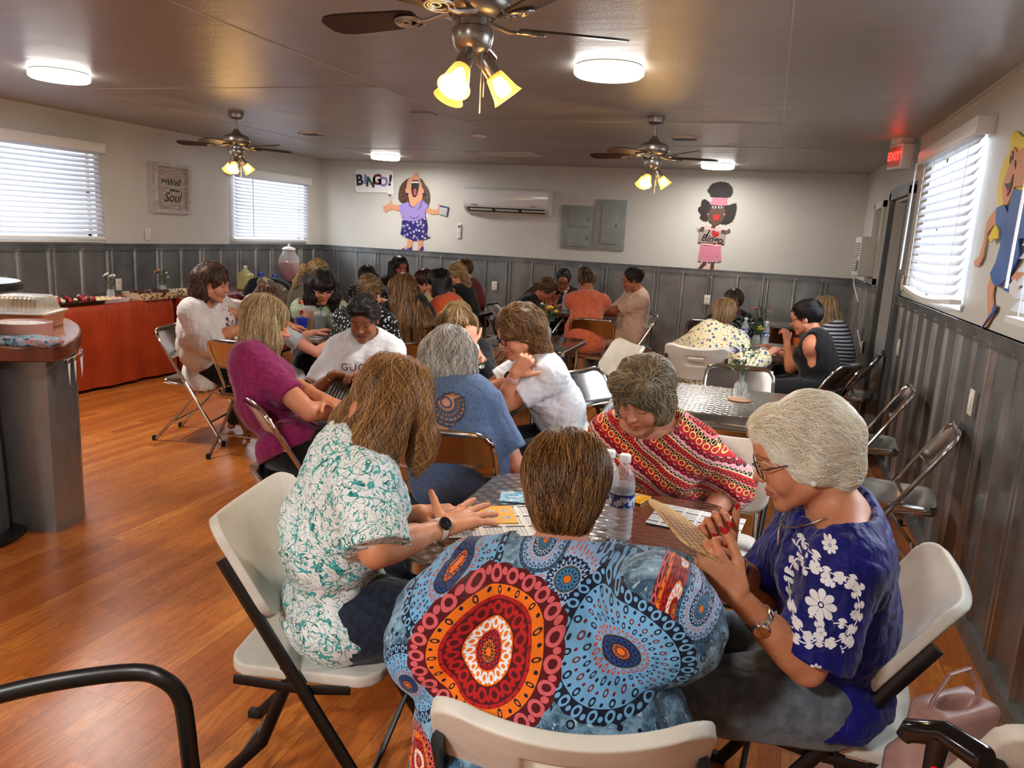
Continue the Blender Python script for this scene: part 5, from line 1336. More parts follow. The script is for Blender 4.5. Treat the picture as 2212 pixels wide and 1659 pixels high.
    PK = P('person with a dark fringe and clear glasses in an off-shoulder pale floral dress', 696, 622, 5.28, 176, 168, pitch=22, lean=.10, w=1.12, hs=1.02, skin=S(206,138,108), h=.013, hh=.005, hf=.007,
      hair=H_((12,8,8),(26,18,16),(60,38,30), n=3500, w=.0018, h=.008, step=.015, steps=13, vol=1.08, wchains=[[(x,-.02,.02,.045),(x*1.12,-.01,-.08,.042),(x*1.2,.0,-.17,.026)] for x in (-.078,.078)]+[[(0,-.06,.0,.07),(0,-.07,-.12,.05)]], part=(0,.0,.13), grav=.9, blobs=[(0,.070,.055,.064,.036,.034,.02)], face=[(0,.112,-.070,.058,.060,.090)]),
      glasses=dict(c=S(196,160,150), r=.0022), top=dict(name='dress', mat=spots('pale_green_floral', S(160,176,150), 20, .3, [(S(164,40,36),15,.26),(S(206,190,160),26,.22),(S(90,120,80),30,.2)]), sleeve=.9, puff=1, ease=.02, flare=.025, hem=-.1, neck=(.17,.12,.085), nf=.02, fold=.008), bottom=B_BLACK,
      hands=dict(R=dict(at=tuple(onZ(770,690,.80)), curl=45), L=dict(at=tuple(onZ(800,690,.78)), curl=40)))
    P('girl in a light grey tee and white shorts, face hidden behind blonde hair', 577, 652, 4.62, 30, 30, pitch=10, lean=.05, w=.80, hs=.92, skin=S(214,150,122), h=.013, hh=.006, hf=.009,
      hair=H_((40,22,14),(84,48,30),(140,90,56), n=1500, w=.0022, h=.009), top=dict(name='tee', mat=cloth('grey_marl', S(170,170,172)), sleeve=.55, ease=.014), bottom=dict(name='shorts', mat=WH_T, to=0.0, ease=.015),
      knees={1: tuple(onY(640,815,4.75)), -1: tuple(onY(600,815,4.95))}, hands=dict(L=dict(at=(-3.12,4.90,.78)), R=dict(at=(-2.85,4.84,.78))), cat='girl')
mid_people()
def far_people():
    F = dict(h=.016, hh=.0065, hf=.010)
    def hr(lo, mid, hi, **k): k.setdefault('n', 1500); k.setdefault('w', .0022); k.setdefault('h', .009); return H_(lo, mid, hi, **k)
    DK = ((6,5,5),(26,20,18),(84,66,54)); BR = ((40,26,18),(84,58,38),(140,104,66)); BL = ((90,66,40),(160,126,80),(216,186,136))
    P('person with a blonde bun and bubble braid over an olive sweater, seen from behind', 688, 592, 5.95, 10, 20, pitch=12, lean=.05, w=1.08, skin=SKIN, hair=hr(*BL, flow=(0,-1,0), grav=.1, part=(0,.1,.05), blobs=[(-.09,-.10,.03,.035,.035,.035),(-.115,-.13,-.03,.026,.026,.026),(-.14,-.14,-.08,.026,.026,.026),(-.15,-.14,-.13,.024,.024,.024),(-.16,-.13,-.18,.022,.022,.03)]),
      top=dict(name='sweater', mat=cloth('olive_knit', S(84,76,62)), sleeve=1.9, ease=.025, fold=.01), bottom=B_BLACK, **F)
    P('person in a black white-dotted top with sunglasses pushed up on dark hair', 792, 600, 7.45, 190, 196, pitch=26, lean=.16, w=1.2, full=1, skin=SKIN2, hair=hr(*DK, wchains=[[(x,-.06,.0,.05),(x*1.3,-.05,-.12,.045),(x*1.6,-.03,-.22,.03)] for x in (-.06,.04)], grav=.8),
      top=dict(name='blouse', mat=spots('black_white_dots', S(12,12,13), 40, .2, [(S(220,220,215),34,.20)], rnd=.12), sleeve=.9, ease=.02), bottom=B_BLACK, hands=dict(R=dict(at=(-3.55,7.15,.78)), L=dict(at=(-3.2,7.1,.78))), **F)
    P('person with long dark hair smiling down in black, beneath the singing cutout', 864, 577, 8.25, 158, 150, pitch=16, lean=.02, skin=S(176,108,80), hair=hr(*DK, wchains=[[(x,-.04,.02,.05),(x*1.1,-.03,-.12,.045),(x*1.2,-.02,-.26,.035)] for x in (-.075,0,.075)], grav=.9),
      top=dict(name='jacket', mat=cloth('black_jacket', S(18,16,17)), sleeve=1.9, ease=.025), bottom=B_BLACK, **F)
    P('person with very long caramel-streaked hair over black, seen from behind', 872, 622, 5.85, 8, 6, pitch=6, lean=.0, pelvis=(-2.66,5.95), skin=SKIN, hair=hr((44,26,14),(104,68,36),(190,140,80), n=3500, w=.002, steps=22, step=.022, wchains=[[(x,-.06,.02,.06),(x*1.3+.05,-.12,-.13,.065),(x*1.6+.13,-.19,-.28,.065),(x*1.8+.17,-.22,-.46,.035)] for x in (-.06,0,.06)], grav=.95, curl=.2),
      top=dict(name='top', mat=BLACKC, sleeve=1.9, ease=.02), bottom=B_BLACK, **F)
    P('person with a light brown ponytail in a black shirt with white leopard dots', 800, 634, 4.98, 22, 30, pitch=22, lean=.06, w=1.1, skin=SKIN, hair=hr((54,36,22),(108,78,48),(170,132,84), n=2500, flow=(.3,-1,0), grav=.15, part=(-.05,.1,.05), blobs=[(.04,-.11,.0,.035,.035,.035)], wchains=[[(.05,-.10,.0,.034),(.09,-.13,-.09,.042),(.13,-.13,-.18,.036),(.14,-.12,-.23,.015)]], curl=.4),
      top=dict(name='shirt', mat=spots('leopard_dots', S(12,12,13), 40, .3, [(S(226,226,222),44,.30)]), sleeve=.8, ease=.022, fold=.01), bottom=B_BLACK, **F)
    P('person in profile with dark red-brown hair and a pale scarf beside the yellow flowers', 914, 610, 6.95, -88, -88, pitch=14, lean=.10, skin=S(190,124,98), hair=hr((20,10,10),(48,22,20),(90,50,40)),
      top=[dict(name='top', mat=BLACKC, sleeve=1.9, ease=.02), dict(name='scarf', mat=cloth('cream_scarf', S(190,170,120)), sleeve=.02, ease=.026, hem=.30)], bottom=B_BLACK, **F)
    P('person with straight black hair and a pink clip in a bright orange tee', 945, 612, 6.15, -62, -66, pitch=14, lean=.14, w=1.1, skin=SKIN2, hair=hr((4,4,5),(10,9,10),(26,22,22), n=2200, wchains=[[(x,-.04,.02,.055),(x*1.1,-.06,-.10,.05),(x*1.3,-.10,-.22,.04)] for x in (-.06,0,.06)], grav=.9),
      top=dict(name='tee', mat=cloth('orange_jersey', S(202,78,34)), sleeve=.75, ease=.02), bottom=B_BLACK, **F)
    P('person with a blonde ponytail in black in front of the red top', 984, 594, 7.45, -55, -50, pitch=14, lean=.10, skin=SKIN2, hair=hr(*BL, flow=(0,-1,0), grav=.2, part=(0,.1,.05), blobs=[(0,-.11,.03,.035,.035,.035)], wchains=[[(0,-.11,.02,.034),(.0,-.15,-.08,.042),(.0,-.14,-.18,.03)]]),
      top=dict(name='top', mat=BLACKC, sleeve=0, ease=.016), bottom=B_BLACK, **F)
    P('person in a dark red top mostly hidden by the blonde ponytail', 1000, 585, 8.05, -70, -70, pitch=10, lean=.08, skin=SKIN2, hair=hr(*BR), top=dict(name='top', mat=cloth('dark_red_jersey', S(104,20,22)), sleeve=1.5, ease=.022), bottom=B_BLACK, **F)
    # far corner table
    P('person bent over with dark hair, pearl headband and hands at the face', 1180, 628, 7.95, 108, 100, pitch=48, lean=.34, w=1.0, skin=S(176,110,80), hair=hr(*BR, n=1800, flow=(0,-1,0), grav=.3, part=(0,.1,.05), wchains=[[(0,-.10,.02,.05),(-.02,-.16,-.04,.05),(-.03,-.24,-.10,.04)]], curl=.3),
      top=dict(name='tee', mat=BLACKC, sleeve=.45, ease=.018), bottom=B_BLACK, hands=dict(R=dict(at=tuple(onY(1180,662,7.95)), dir=(.3,0,1)), L=dict(at=tuple(onY(1196,660,8.2)), dir=(.3,0,1))), **F)
    P('person with black hair tied back and dark glasses at the far corner table', 1217, 606, 8.95, 178, 184, pitch=26, lean=.12, skin=S(170,104,78), glasses=dict(c=S(16,14,16), r=.003), hair=hr(*DK, flow=(0,-1,0), grav=.1, blobs=[(0,-.02,.10,.045,.05,.03)]),
      top=dict(name='blouse', mat=cloth('black_lace', S(22,17,18)), sleeve=.5, ease=.018, neck=(.08,.09,.09)), bottom=B_BLACK, hands=dict(R=dict(at=(-2.20,8.72,.80)), L=dict(at=(-2.02,8.70,.80))), **F)
    P('person with a messy blonde bun in an orange sleeveless top, back to the camera', 1266, 612, 7.72, -4, -22, pitch=24, lean=.18, pelvis=(-1.66,7.42), w=1.05, hs=1.0, skin=S(176,104,70), hair=hr((24,16,12),(60,40,26),(170,130,80), n=1800, flow=(0,.2,1), grav=.0, part=(0,-.05,-.15), blobs=[(-.01,-.03,.125,.040,.035,.03),(-.04,-.02,.125,.03,.03,.025)], curl=.6),
      top=dict(name='tank_top', mat=cloth('coral_jersey', S(196,92,58), c2=S(210,106,70), fold=.9), sleeve=.12, ease=.022, hem=-.16, drape=1, fold=.01), bottom=dict(mat=GREYD), hands=dict(R=dict(at=(-1.72,8.30,.77), pole=(1.6,-.3,-.8)), L=dict(at=(-2.0,8.22,.77), pole=(1.8,-.5,-.8))), **F)
    P('person in a pale pink shirt with hair in a bun by the wainscot', 1364, 606, 8.20, -112, -100, pitch=14, lean=-.04, pelvis=(-1.36,8.28), skin=S(180,112,80), lips=S(150,70,64), hair=hr(*DK, flow=(0,-1,.3), grav=.0, part=(0,.1,.03), blobs=[(0,-.10,.06,.045,.042,.042)]),
      top=dict(name='shirt', mat=cloth('pale_pink_poplin', S(226,188,160), c2=S(214,174,146), fold=1.0), sleeve=.85, ease=.028, flare=.02, hem=-.12, drape=1, fold=.01), bottom=dict(mat=cloth('pink_trousers', S(206,166,136), fold=1.0)), hands=dict(R=dict(at=(-1.78,8.30,.78)), L=dict(at=(-1.75,8.15,.77))), **F)
    # right-hand table
    P('person with short light brown hair in a yellow blouse with blue flowers, seen from behind', 1564, 680, 6.22, 6, 2, pitch=14, lean=.12, pelvis=(-.40,6.10), w=1.02, skin=S(214,154,124), hair=hr((84,60,40),(142,108,74),(190,156,112), n=2500, w=.0016, blobs=[(0,-.06,-.02,.068,.055,.07)], curl=.2),
      top=dict(name='blouse', mat=spots('yellow_blue_floral', S(228,218,180), 30, .3, [(S(58,92,150),30,.30),(S(170,64,48),42,.20),(S(110,130,84),50,.20)]), sleeve=1.85, ease=.024, flare=.02, hem=-.2, drape=1), bottom=dict(mat=cloth('olive_print_trousers', S(150,140,96))), hands=dict(R=dict(at=tuple(onZ(1660,765,.78)), pole=(1.6,-.3,-.5)), L=dict(at=(-.50,6.50,.77), pole=(1.2,-.3,-.8))), **F)
    P('person in a black and white speckled top sitting opposite the yellow floral blouse', 1584, 655, 7.42, 176, 180, pitch=24, lean=.12, w=1.1, skin=S(150,96,70), hair=hr((30,22,18),(66,50,38),(110,86,62)), top=dict(name='top', mat=spots('speckled_print', S(20,20,22), 60, .3, [(S(190,190,190),70,.30)]), sleeve=.6, ease=.02), bottom=B_BLACK, **F)
    P('person in a black sleeveless top with dark hair held up by a claw clip', 1738, 688, 6.08, -82, -84, pitch=18, lean=.14, pelvis=(.42,5.98), w=1.12, skin=S(206,136,104), hair=hr((6,5,6),(14,11,12),(36,28,28), n=2500, flow=(0,-1,.5), grav=.0, part=(0,.1,.0), blobs=[(0,-.075,.035,.06,.05,.075)]),
      glasses=dict(c=S(40,40,44), r=.002), top=dict(name='top', mat=BLACKC, sleeve=0, ease=.014, hem=-.14, neck=(.08,.08,.05)), bottom=B_BLACK, hands=dict(L=dict(at=tuple(onZ(1700,740,.86)), curl=60, dir=(-.2,.1,.9)), R=dict(at=(.12,6.35,.78))), **F)
    P('person with long blonde hair in a navy and white striped shirt, rightmost of the group', 1781, 672, 6.95, -70, -60, pitch=18, lean=.08, skin=SKIN, hair=hr(*BL, n=2200, wchains=[[(x,-.05,.02,.055),(x*1.1,-.08,-.10,.05),(x*1.2,-.10,-.19,.035)] for x in (-.06,0,.06)], grav=.8),
      top=dict(name='shirt', mat=stripes('navy_white_stripe', S(214,214,214), S(24,30,56), .030, .45), sleeve=.7, ease=.02), bottom=B_BLACK, **F)
far_people()
# ================================================================ things on the walls
SK = flat('cutout_skin', S(212,150,112), .5); SKB = flat('cutout_brown_skin', S(86,58,40), .5)
M_INK = flat('black_ink', S(14,14,16), .5)
def poly(name, fn, pts, mat, depth, off, nrm, parent, org):
    """painted board: outline given in photo pixels on the wall plane, real thickness"""
    n = Vector(nrm); P3 = [fn(x, y) - org + n*off for x, y in pts]
    return MB().prism(P3, n*depth).obj(name, mat, parent=parent, smooth=False)
def crop(x0, y0, s): return lambda pts: [(x0+x/s, y0+y/s) for x, y in pts]
fb = lambda x, y: onY(x, y, YB-.001)
NB = (0, -1, 0)
def circ(cx, cy, rx, ry=None, n=18): ry = ry or rx; return [(cx+rx*cos(2*pi*k/n), cy+ry*sin(2*pi*k/n)) for k in range(n)]
# singing woman cutout
def singer():
    org = fb(896, 470); t = thing('wall_cutout', 'painted wooden cutout of a singing woman in a lilac shirt, arms spread', 'wall decoration', org); Z = crop(820, 350, 7.54)
    def A(name, pts, mat, off, d=.004): return poly(name, fb, Z(pts), mat, d, off, NB, t, org)
    BRN = mottled('cutout_brown_hair', S(62,38,22), S(92,60,36), 30, .5); LIL = flat('cutout_lilac', S(150,132,196), .5)
    A('hair', [(460,272),(420,300),(370,350),(330,420),(312,520),(310,600),(330,640),(370,670),(500,665),(640,660),(780,700),(805,700),(826,600),(815,500),(790,430),(740,360),(700,290),(670,268),(560,240)], BRN, .004, .006)
    A('arm', [(330,695),(225,700),(215,680),(195,615),(178,615),(178,660),(120,700),(62,720),(62,735),(90,742),(60,770),(75,780),(85,800),(110,830),(150,795),(205,768),(322,802),(345,750)], SK, .006, .004)
    A('arm', [(800,735),(850,770),(935,778),(955,740),(955,680),(975,678),(990,705),(985,840),(940,850),(870,858),(810,840),(750,800)], SK, .006, .004)
    A('leg', [(465,1240),(545,1270),(525,1385),(500,1420),(400,1430),(370,1415),(450,1370)], SK, .006)
    A('leg', [(625,1280),(705,1250),(700,1380),(660,1440),(600,1480),(590,1460),(635,1400)], SK, .006)
    for pts in ([(358,1440),(370,1410),(400,1405),(420,1430),(500,1395),(525,1380),(532,1400),(518,1465),(485,1465),(480,1440),(420,1452)], [(572,1500),(585,1465),(610,1460),(640,1455),(690,1380),(712,1368),(720,1400),(700,1455),(690,1440),(640,1490),(600,1508)]):
        A('shoe', pts, flat('cutout_violet', S(60,36,130), .45), .010)
    sk = MT('cutout_starry_skirt', .5); x, y, z = sk.xyz(); v = sk.voro(16); q = sk.m
    vv = sk.n('ShaderNodeTexVoronoi'); sk.L(sk.obj(), vv.inputs['Vector']); vv.inputs['Scale'].default_value = 15
    sub = sk.n('ShaderNodeVectorMath'); sub.operation = 'SUBTRACT'
    mul = sk.n('ShaderNodeVectorMath'); mul.operation = 'SCALE'; sk.L(sk.obj(), mul.inputs[0]); mul.inputs['Scale'].default_value = 1.0
    sk.nt.links.new(mul.outputs[0], sub.inputs[0]); sk.nt.links.new(vv.outputs['Position'], sub.inputs[1]); sx, sy, sz = sk.xyz(sub.outputs[0])
    d = (sx*sx+sz*sz).sqrt(); a = sz.atan2(sx); st = ((a*4).cos().abs().gt(.80)*d.lt(.019)).max(d.lt(.005))
    sk.color(sk.mix(st, S(34,20,104), S(226,222,240)))
    A('skirt', [(372,905),(756,890),(785,1040),(770,1180),(830,1228),(740,1260),(640,1282),(540,1275),(450,1235),(342,1180),(365,1080)][:9]+[(345,1172),(366,1060)], sk.m, .008, .005)
    A('blouse', [(330,695),(480,650),(545,735),(700,612),(805,715),(752,800),(748,898),(600,955),(520,962),(420,950),(372,900),(340,830),(328,760)], LIL, .011, .004)
    A('head', [(500,260),(560,228),(556,200),(575,172),(600,168),(622,180),(630,225),(660,270),(690,360),(712,440),(730,445),(732,520),(705,570),(700,612),(600,700),(545,735),(500,660),(480,560),(445,520),(428,450),(445,430),(455,350),(470,300)], SK, .014, .005)
    A('mouth', [(530,345),(655,345),(652,400),(640,470),(620,540),(590,578),(560,572),(535,520),(525,440)], flat('cutout_black', S(14,10,10), .5), .020, .002)
    A('teeth', [(528,320),(655,322),(652,346),(590,340),(532,346)], M_WHITE, .022, .002)
    A('upper_lip', [(528,322),(540,300),(575,292),(590,298),(610,290),(650,300),(658,322),(600,316)], flat('cutout_dark_red', S(110,14,22), .5), .023, .002)
    A('tongue', circ(588, 490, 26, 58), flat('cutout_tongue', S(176,74,74), .5), .022, .002)
    for x in (460, 728): A('earring', circ(x, 525, 22), flat('cutout_navy', S(24,20,70), .5), .020, .004)
    for pts in ([(480,655),(490,712),(540,745),(550,738),(500,706),(488,655)], [(640,770),(668,716),(700,620),(708,625),(680,720),(648,776),(560,738),(562,732)], [(370,895),(410,905),(408,898),(372,888)], [(500,892),(560,922),(610,915),(655,870),(648,868),(606,908),(562,914),(505,888)]):
        A('painted_line', pts, flat('cutout_line', S(50,36,90), .5), .0155, .001)
    A('card', [(990,700),(1135,735),(1105,892),(975,858)], flat('cutout_card_blue', S(38,80,124), .5), .012, .003)
    A('card_face', [(992,735),(1112,760),(1098,885),(980,855)], flat('cutout_card_white', S(214,216,214), .5), .0155, .001)
    b = MB()
    for i in range(5):
        for j in range(5):
            x, y = 1003+i*23, 762+j*22+i*4; q = [fb(*p)-org+Vector(NB)*.017 for p in Z([(x,y),(x+12,y+2),(x+11,y+12),(x-1,y+10)])]; b.prism(q, Vector(NB)*.001)
    b.obj('card_numbers', M_INK, parent=t, smooth=False)
singer()
def bubble():
    org = fb(810, 395); t = thing('speech_bubble_sign', 'white speech bubble sign on the back wall reading BINGO!', 'sign', org)
    pts = []; x0, y0, x1, y1 = 768, 366, 851, 414
    for cx, cy, a0 in ((x1-9, y0+10, -pi/2), (x1-9, y1+1, 0)):
        pts += [(cx+9*cos(a0+k*pi/8), cy+9*sin(a0+k*pi/8)) for k in range(5)]
    pts += [(846,417),(846,424),(849,428),(840,424),(836,416)]
    for cx, cy, a0 in ((x0+9, y1-7, pi/2), (x0+9, y0+8, pi)): pts += [(cx+9*cos(a0+k*pi/8), cy+9*sin(a0+k*pi/8)) for k in range(5)]
    poly('board', fb, pts, M_WHITE, .012, .004, NB, t, org)
    cols = [S(34,44,50), S(134,122,180), S(30,84,66), S(110,16,40), S(134,122,180), S(34,44,50)]
    for ch, px, py, sz, rot, c in zip('BINGO!', (778,790.5,802,816,829.5,844), (390,388.5,394.5,389,393.5,391), (.20,.17,.18,.19,.17,.20), (-6,0,5,0,0,8), cols):
        p = fb(px, py) - org + Vector(NB)*.017; M = Matrix.Translation(p) @ Matrix.Rotation(pi/2, 4, 'X') @ Matrix.Rotation(radians(-rot), 4, 'Z')
        lettering('letter', ch, sz, M, flat('sign_letter', c, .5), t, depth=.003, bold=.008)
bubble()
def pinkgirl():
    org = fb(1550, 500); t = thing('wall_cutout', 'painted wooden cutout of a curly-haired woman in pink holding an I heart Bingo sign', 'wall decoration', org); Z = crop(1480, 380, 7.214)
    def A(name, pts, mat, off, d=.004): return poly(name, fb, Z(pts), mat, d, off, NB, t, org)
    HR = mottled('cutout_black_hair', S(22,14,10), S(40,26,18), 40, .6); PK = flat('cutout_pink', S(206,124,146), .5); LP = flat('cutout_light_pink', S(236,178,172), .5)
    def curly(pts, amp=9, n=5):
        o = []
        for (a, b), (c, d) in zip(pts, pts[1:]+pts[:1]):
            for k in range(n): u = k/n; o.append((a+(c-a)*u + (amp if k % 2 else -amp*.3)*(d-b)/max(1, hypot(c-a, d-b)), b+(d-b)*u - (amp if k % 2 else -amp*.3)*(c-a)/max(1, hypot(c-a, d-b))))
        return o
    A('hair_puff', curly([(345,235),(410,130),(530,90),(660,105),(730,170),(745,245),(710,325),(640,340),(540,335),(440,330),(400,325),(390,285)]), HR, .006)
    A('hair_puff', curly([(262,385),(300,362),(370,400),(410,460),(385,540),(345,620),(350,705),(290,700),(230,660),(250,600),(210,550),(205,500),(250,470)]), HR, .006)
    A('hair_puff', curly([(610,470),(700,450),(790,425),(803,480),(785,590),(740,700),(650,755),(540,745),(590,660),(625,560)]), HR, .006)
    A('shoe', [(120,1500),(180,1460),(200,1475),(260,1450),(330,1385),(350,1400),(325,1505),(308,1500),(310,1440),(220,1500),(150,1515)], LP, .014)
    A('shoe', [(370,1450),(385,1400),(400,1500),(435,1505),(455,1400),(470,1450),(450,1530),(398,1592),(368,1530)], LP, .014)
    A('leg', [(280,1340),(335,1340),(330,1400),(250,1470),(200,1475),(190,1455)], SKB, .008); A('leg', [(405,1345),(450,1345),(455,1420),(435,1505),(400,1505),(388,1440)], SKB, .008)
    A('blouse', [(300,790),(340,757),(400,800),(450,820),(500,800),(545,780),(580,810),(585,830),(560,1095),(480,1100),(240,1065),(260,1000),(300,830)], LP, .008)
    A('skirt', [(240,1065),(330,1090),(440,1100),(555,1090),(565,1325),(500,1340),(490,1210),(485,1335),(430,1345),(432,1210),(412,1340),(350,1340),(360,1210),(335,1340),(275,1335),(285,1205),(255,1330),(200,1325)], PK, .011)
    A('head', [(410,450),(600,460),(625,540),(622,620),(595,700),(520,755),(478,770),(475,812),(450,820),(400,805),(428,755),(370,710),(345,650),(350,590),(395,520)], SKB, .012)
    A('hat', [(430,335),(655,345),(650,390),(665,465),(520,462),(385,445),(430,375)], PK, .018)
    for x in (455, 548):
        A('eye_white', circ(x, 490, 30, 20), M_WHITE, .0165, .0015); A('pupil', circ(x, 490, 14, 18), M_INK, .0185, .0015)
    A('lips', [(440,625),(470,600),(495,610),(520,598),(540,620),(525,655),(515,695),(440,690)], flat('cutout_red_lips', S(206,20,36), .4), .0165, .002)
    A('nose', [(478,530),(474,555),(495,566),(520,556),(516,530),(510,552),(495,558),(482,550)], flat('cutout_nose_line', S(50,32,22), .5), .0165, .001)
    for x in (355, 612): A('earring', circ(x, 600, 14), PK, .017)
    brd = MT('cutout_sign_board', .6); brd.color(brd.mix(brd.noise(20, 4, stretch=(1,1,9)).ss(.35,.65), S(168,154,140), S(146,130,118)))
    A('sign_board', [(228,825),(628,870),(610,1055),(205,1030)], brd.m, .018, .006)
    A('hand', [(188,797),(230,835),(250,800),(285,790),(305,800),(290,865),(240,868),(205,830)], SKB, .026); A('hand', [(560,850),(600,838),(640,855),(690,822),(705,835),(690,862),(640,875),(620,900),(570,895)], SKB, .026)
    A('heart', [(445,960),(422,905),(425,860),(445,843),(468,850),(480,885),(505,872),(530,890),(525,925),(490,950),(440,958)], flat('cutout_heart', S(178,18,28), .45), .0255, .002)
    for s, x, y, sz in (('I', 345, 900, .125), ('Bingo', 418, 985, .115)):
        p = fb(*Z([(x, y)])[0]) - org + Vector(NB)*.026; lettering('lettering', s, sz, Matrix.Translation(p) @ Matrix.Rotation(pi/2, 4, 'X') @ Matrix.Rotation(radians(-6), 4, 'Z'), flat('plum_ink', S(44,22,40), .5), t, depth=.001, font_shear=.25, bold=.0025)
pinkgirl()
def blonde():
    fr = lambda x, y: onX(x, y, XR-.001); NR = (-1, 0, 0); org = fr(2160, 480); t = thing('wall_cutout', 'painted wooden cutout of a laughing blonde woman in a blue dress on the right wall', 'wall decoration', org); Z = crop(1980, 260, 3.318)
    def A(name, pts, mat, off, d=.006): return poly(name, fr, Z(pts), mat, d, off, NR, t, org)
    YL = flat('cutout_yellow', S(232,202,28), .45); BL = mottled('cutout_blue', S(44,88,156), S(60,106,176), 8, .45)
    A('hair', [(715,75),(745,85),(775,115),(830,130),(860,300),(850,500),(770,520),(740,490),(700,600),(655,600),(604,625),(600,560),(604,480),(620,380),(650,280),(690,210),(692,140)], YL, .006)
    A('arm', [(604,630),(650,600),(640,740),(575,750),(530,810),(500,980),(470,1040),(440,1050),(430,1010),(470,980),(500,880),(515,790),(530,720),(570,660)], SK, .008)
    A('leg', [(560,1100),(580,1160),(565,1260),(570,1330),(600,1330),(520,1480),(480,1500),(530,1400),(525,1200)], SK, .006)
    A('leg', [(700,1130),(770,1040),(830,1000),(830,1100),(760,1140),(720,1200)], SK, .006)
    A('shoe', [(600,1335),(590,1370),(510,1470),(450,1585),(440,1575),(470,1500),(500,1480),(570,1370),(585,1325)], BL, .012)
    A('shoe', [(655,1170),(700,1125),(700,1240),(655,1220)], BL, .012); A('sock', [(700,1180),(740,1140),(770,1180),(740,1270),(700,1240)], M_WHITE, .013)
    A('dress', [(604,630),(665,600),(690,670),(705,580),(730,490),(770,500),(850,520),(860,840),(770,850),(770,980),(690,1130),(610,1195),(580,1170),(560,1100),(600,1020),(635,900),(632,830),(620,760),(600,745)], BL, .014)
    A('hair', [(560,840),(610,748),(635,790),(632,850),(600,850),(575,880)], YL, .021)
    A('face', [(735,190),(755,230),(790,200),(830,210),(850,330),(830,470),(735,480),(690,600),(665,615),(652,560),(650,470),(670,400),(700,330),(705,240)], SK, .014)
    A('mouth', [(672,455),(710,450),(735,385),(725,470),(705,520),(690,545),(685,490)], flat('cutout_mouth', S(40,14,14), .5), .021, .002)
    A('tongue', [(688,500),(710,490),(705,520),(692,540)], flat('cutout_tongue', S(186,84,90), .5), .0235, .001)
    for pts in ([(728,215),(735,225),(728,290),(722,280)], [(712,250),(718,260),(712,315),(706,300)], [(745,285),(755,300),(748,350),(742,320)]): A('painted_line', pts, M_INK, .021, .001)
blonde()
# framed sign on the left wall
fl_ = lambda x, y: onX(x, y, XL+.001)
def framed():
    a, b_ = fl_(324, 350), fl_(409, 462); y0, y1, z0, z1 = 6.63, 7.165, 1.585, 2.105; c = Vector((XL, (y0+y1)/2, (z0+z1)/2)); w, h = y1-y0, z1-z0
    t = thing('framed_sign', 'whitewashed framed wooden sign on the left wall reading it is Well with my Soul', 'sign', c)
    fm = mottled('whitewashed_frame', S(206,202,200), S(180,174,170), 18, .6)
    b = MB()
    for y, z, a1, a2 in ((-w/2+.02,0,.04,h),(w/2-.02,0,.04,h),(0,-h/2+.02,w-.08,.04),(0,h/2-.02,w-.08,.04)): b.box((.022, y, z), (.044, a1, a2))
    b.obj('frame', fm, parent=t, smooth=False)
    pm = MT('weathered_planks', .7); pm.color(pm.mix(pm.noise(5, 5, .7, stretch=(1,1.2,14)).ss(.42,.62), S(196,188,176), S(150,128,110)))
    MB().box((.008, 0, 0), (.012, w-.08, h-.08)).obj('panel', pm.m, parent=t, smooth=False)
    for s, y, z, sz in (('it is', -.115, .075, .052), ('Well', .02, .065, .105), ('with my', .03, -.015, .042), ('Soul', 0, -.095, .145)):
        lettering('lettering', s, sz, frame((.0155, y, z), (0,1,0), (0,0,1)), M_INK, t, depth=.0008, font_shear=.35, bold=.0012)
framed()
# split air conditioner
def minisplit():
    c = Vector((-3.335, YB, 1.97)); t = thing('mini_split', 'long white air conditioner mounted high on the back wall', 'air conditioner', c)
    w = 1.16; prof = [(0,.165),(.12,.165),(.17,.155),(.195,.13),(.20,.05),(.195,-.05),(.175,-.085),(.11,-.135),(.04,-.165),(0,-.165)]
    b = MB(); b.loft([[Vector((x, -y, z)) for y, z in prof] for x in (-w/2, -w/2+.012, w/2-.012, w/2)]); b.obj('housing', flat('glossy_white_plastic', S(226,226,226), .12), parent=t, angle=30)
    MB().prism([(-w/2+.05,-.178,-.088),(w/2-.05,-.178,-.088),(w/2-.05,-.108,-.139),(-w/2+.05,-.108,-.139)], (0,-.004,-.004)).obj('air_outlet', flat('dark_outlet', S(44,44,46), .5), parent=t)
    for k in range(3):
        x0 = -w/2+.08+k*.36; MB().box((x0+.16, -.150, -.118), (.31, .06, .006), M=Matrix.Rotation(radians(-20), 3, 'X')).obj('louvre', M_WHITE2, parent=t)
    MB().box((-w/2+.15, -.2, -.055), (.09, .004, .008)).obj('badge', flat('grey_print', S(90,90,92), .5), parent=t)
    MB().box((w/2-.2, -.199, -.055), (.08, .004, .008)).obj('badge', flat('grey_print', S(90,90,92), .5), parent=t)
minisplit()
M_PNL = mottled('grey_panel_paint', S(140,146,142), S(150,156,152), 9, .45)
def breaker(x0, x1, z0, z1, doors, label):
    c = Vector(((x0+x1)/2, YB, (z0+z1)/2)); t = thing('electrical_panel', label, 'electrical panel', c); w, h = x1-x0, z1-z0
    MB().rbox((0,-.012,0), (w,.024,h), .004).obj('cover', M_PNL, parent=t)
    for dx, dz, dw, dh in doors:
        d = MB().rbox((dx,-.029,dz), (dw,.012,dh), .003).obj('door', M_PNL, parent=t); MB().rbox((dx+dw/2-.025,-.037,dz), (.014,.008,.04), .002).obj('latch', M_RAIL, parent=d)
breaker(-2.61, -2.20, 1.415, 1.962, [(.03,.10,.27,.19),(.02,-.13,.30,.22)], 'lower grey electrical panel with two small doors')
breaker(-2.17, -1.775, 1.425, 2.05, [(0,.0,.22,.47)], 'taller grey electrical panel with one narrow door')
t = thing('remote_control', 'small white remote control in its wall holder on the back wall', 'remote control', (-4.03, YB, 1.56))
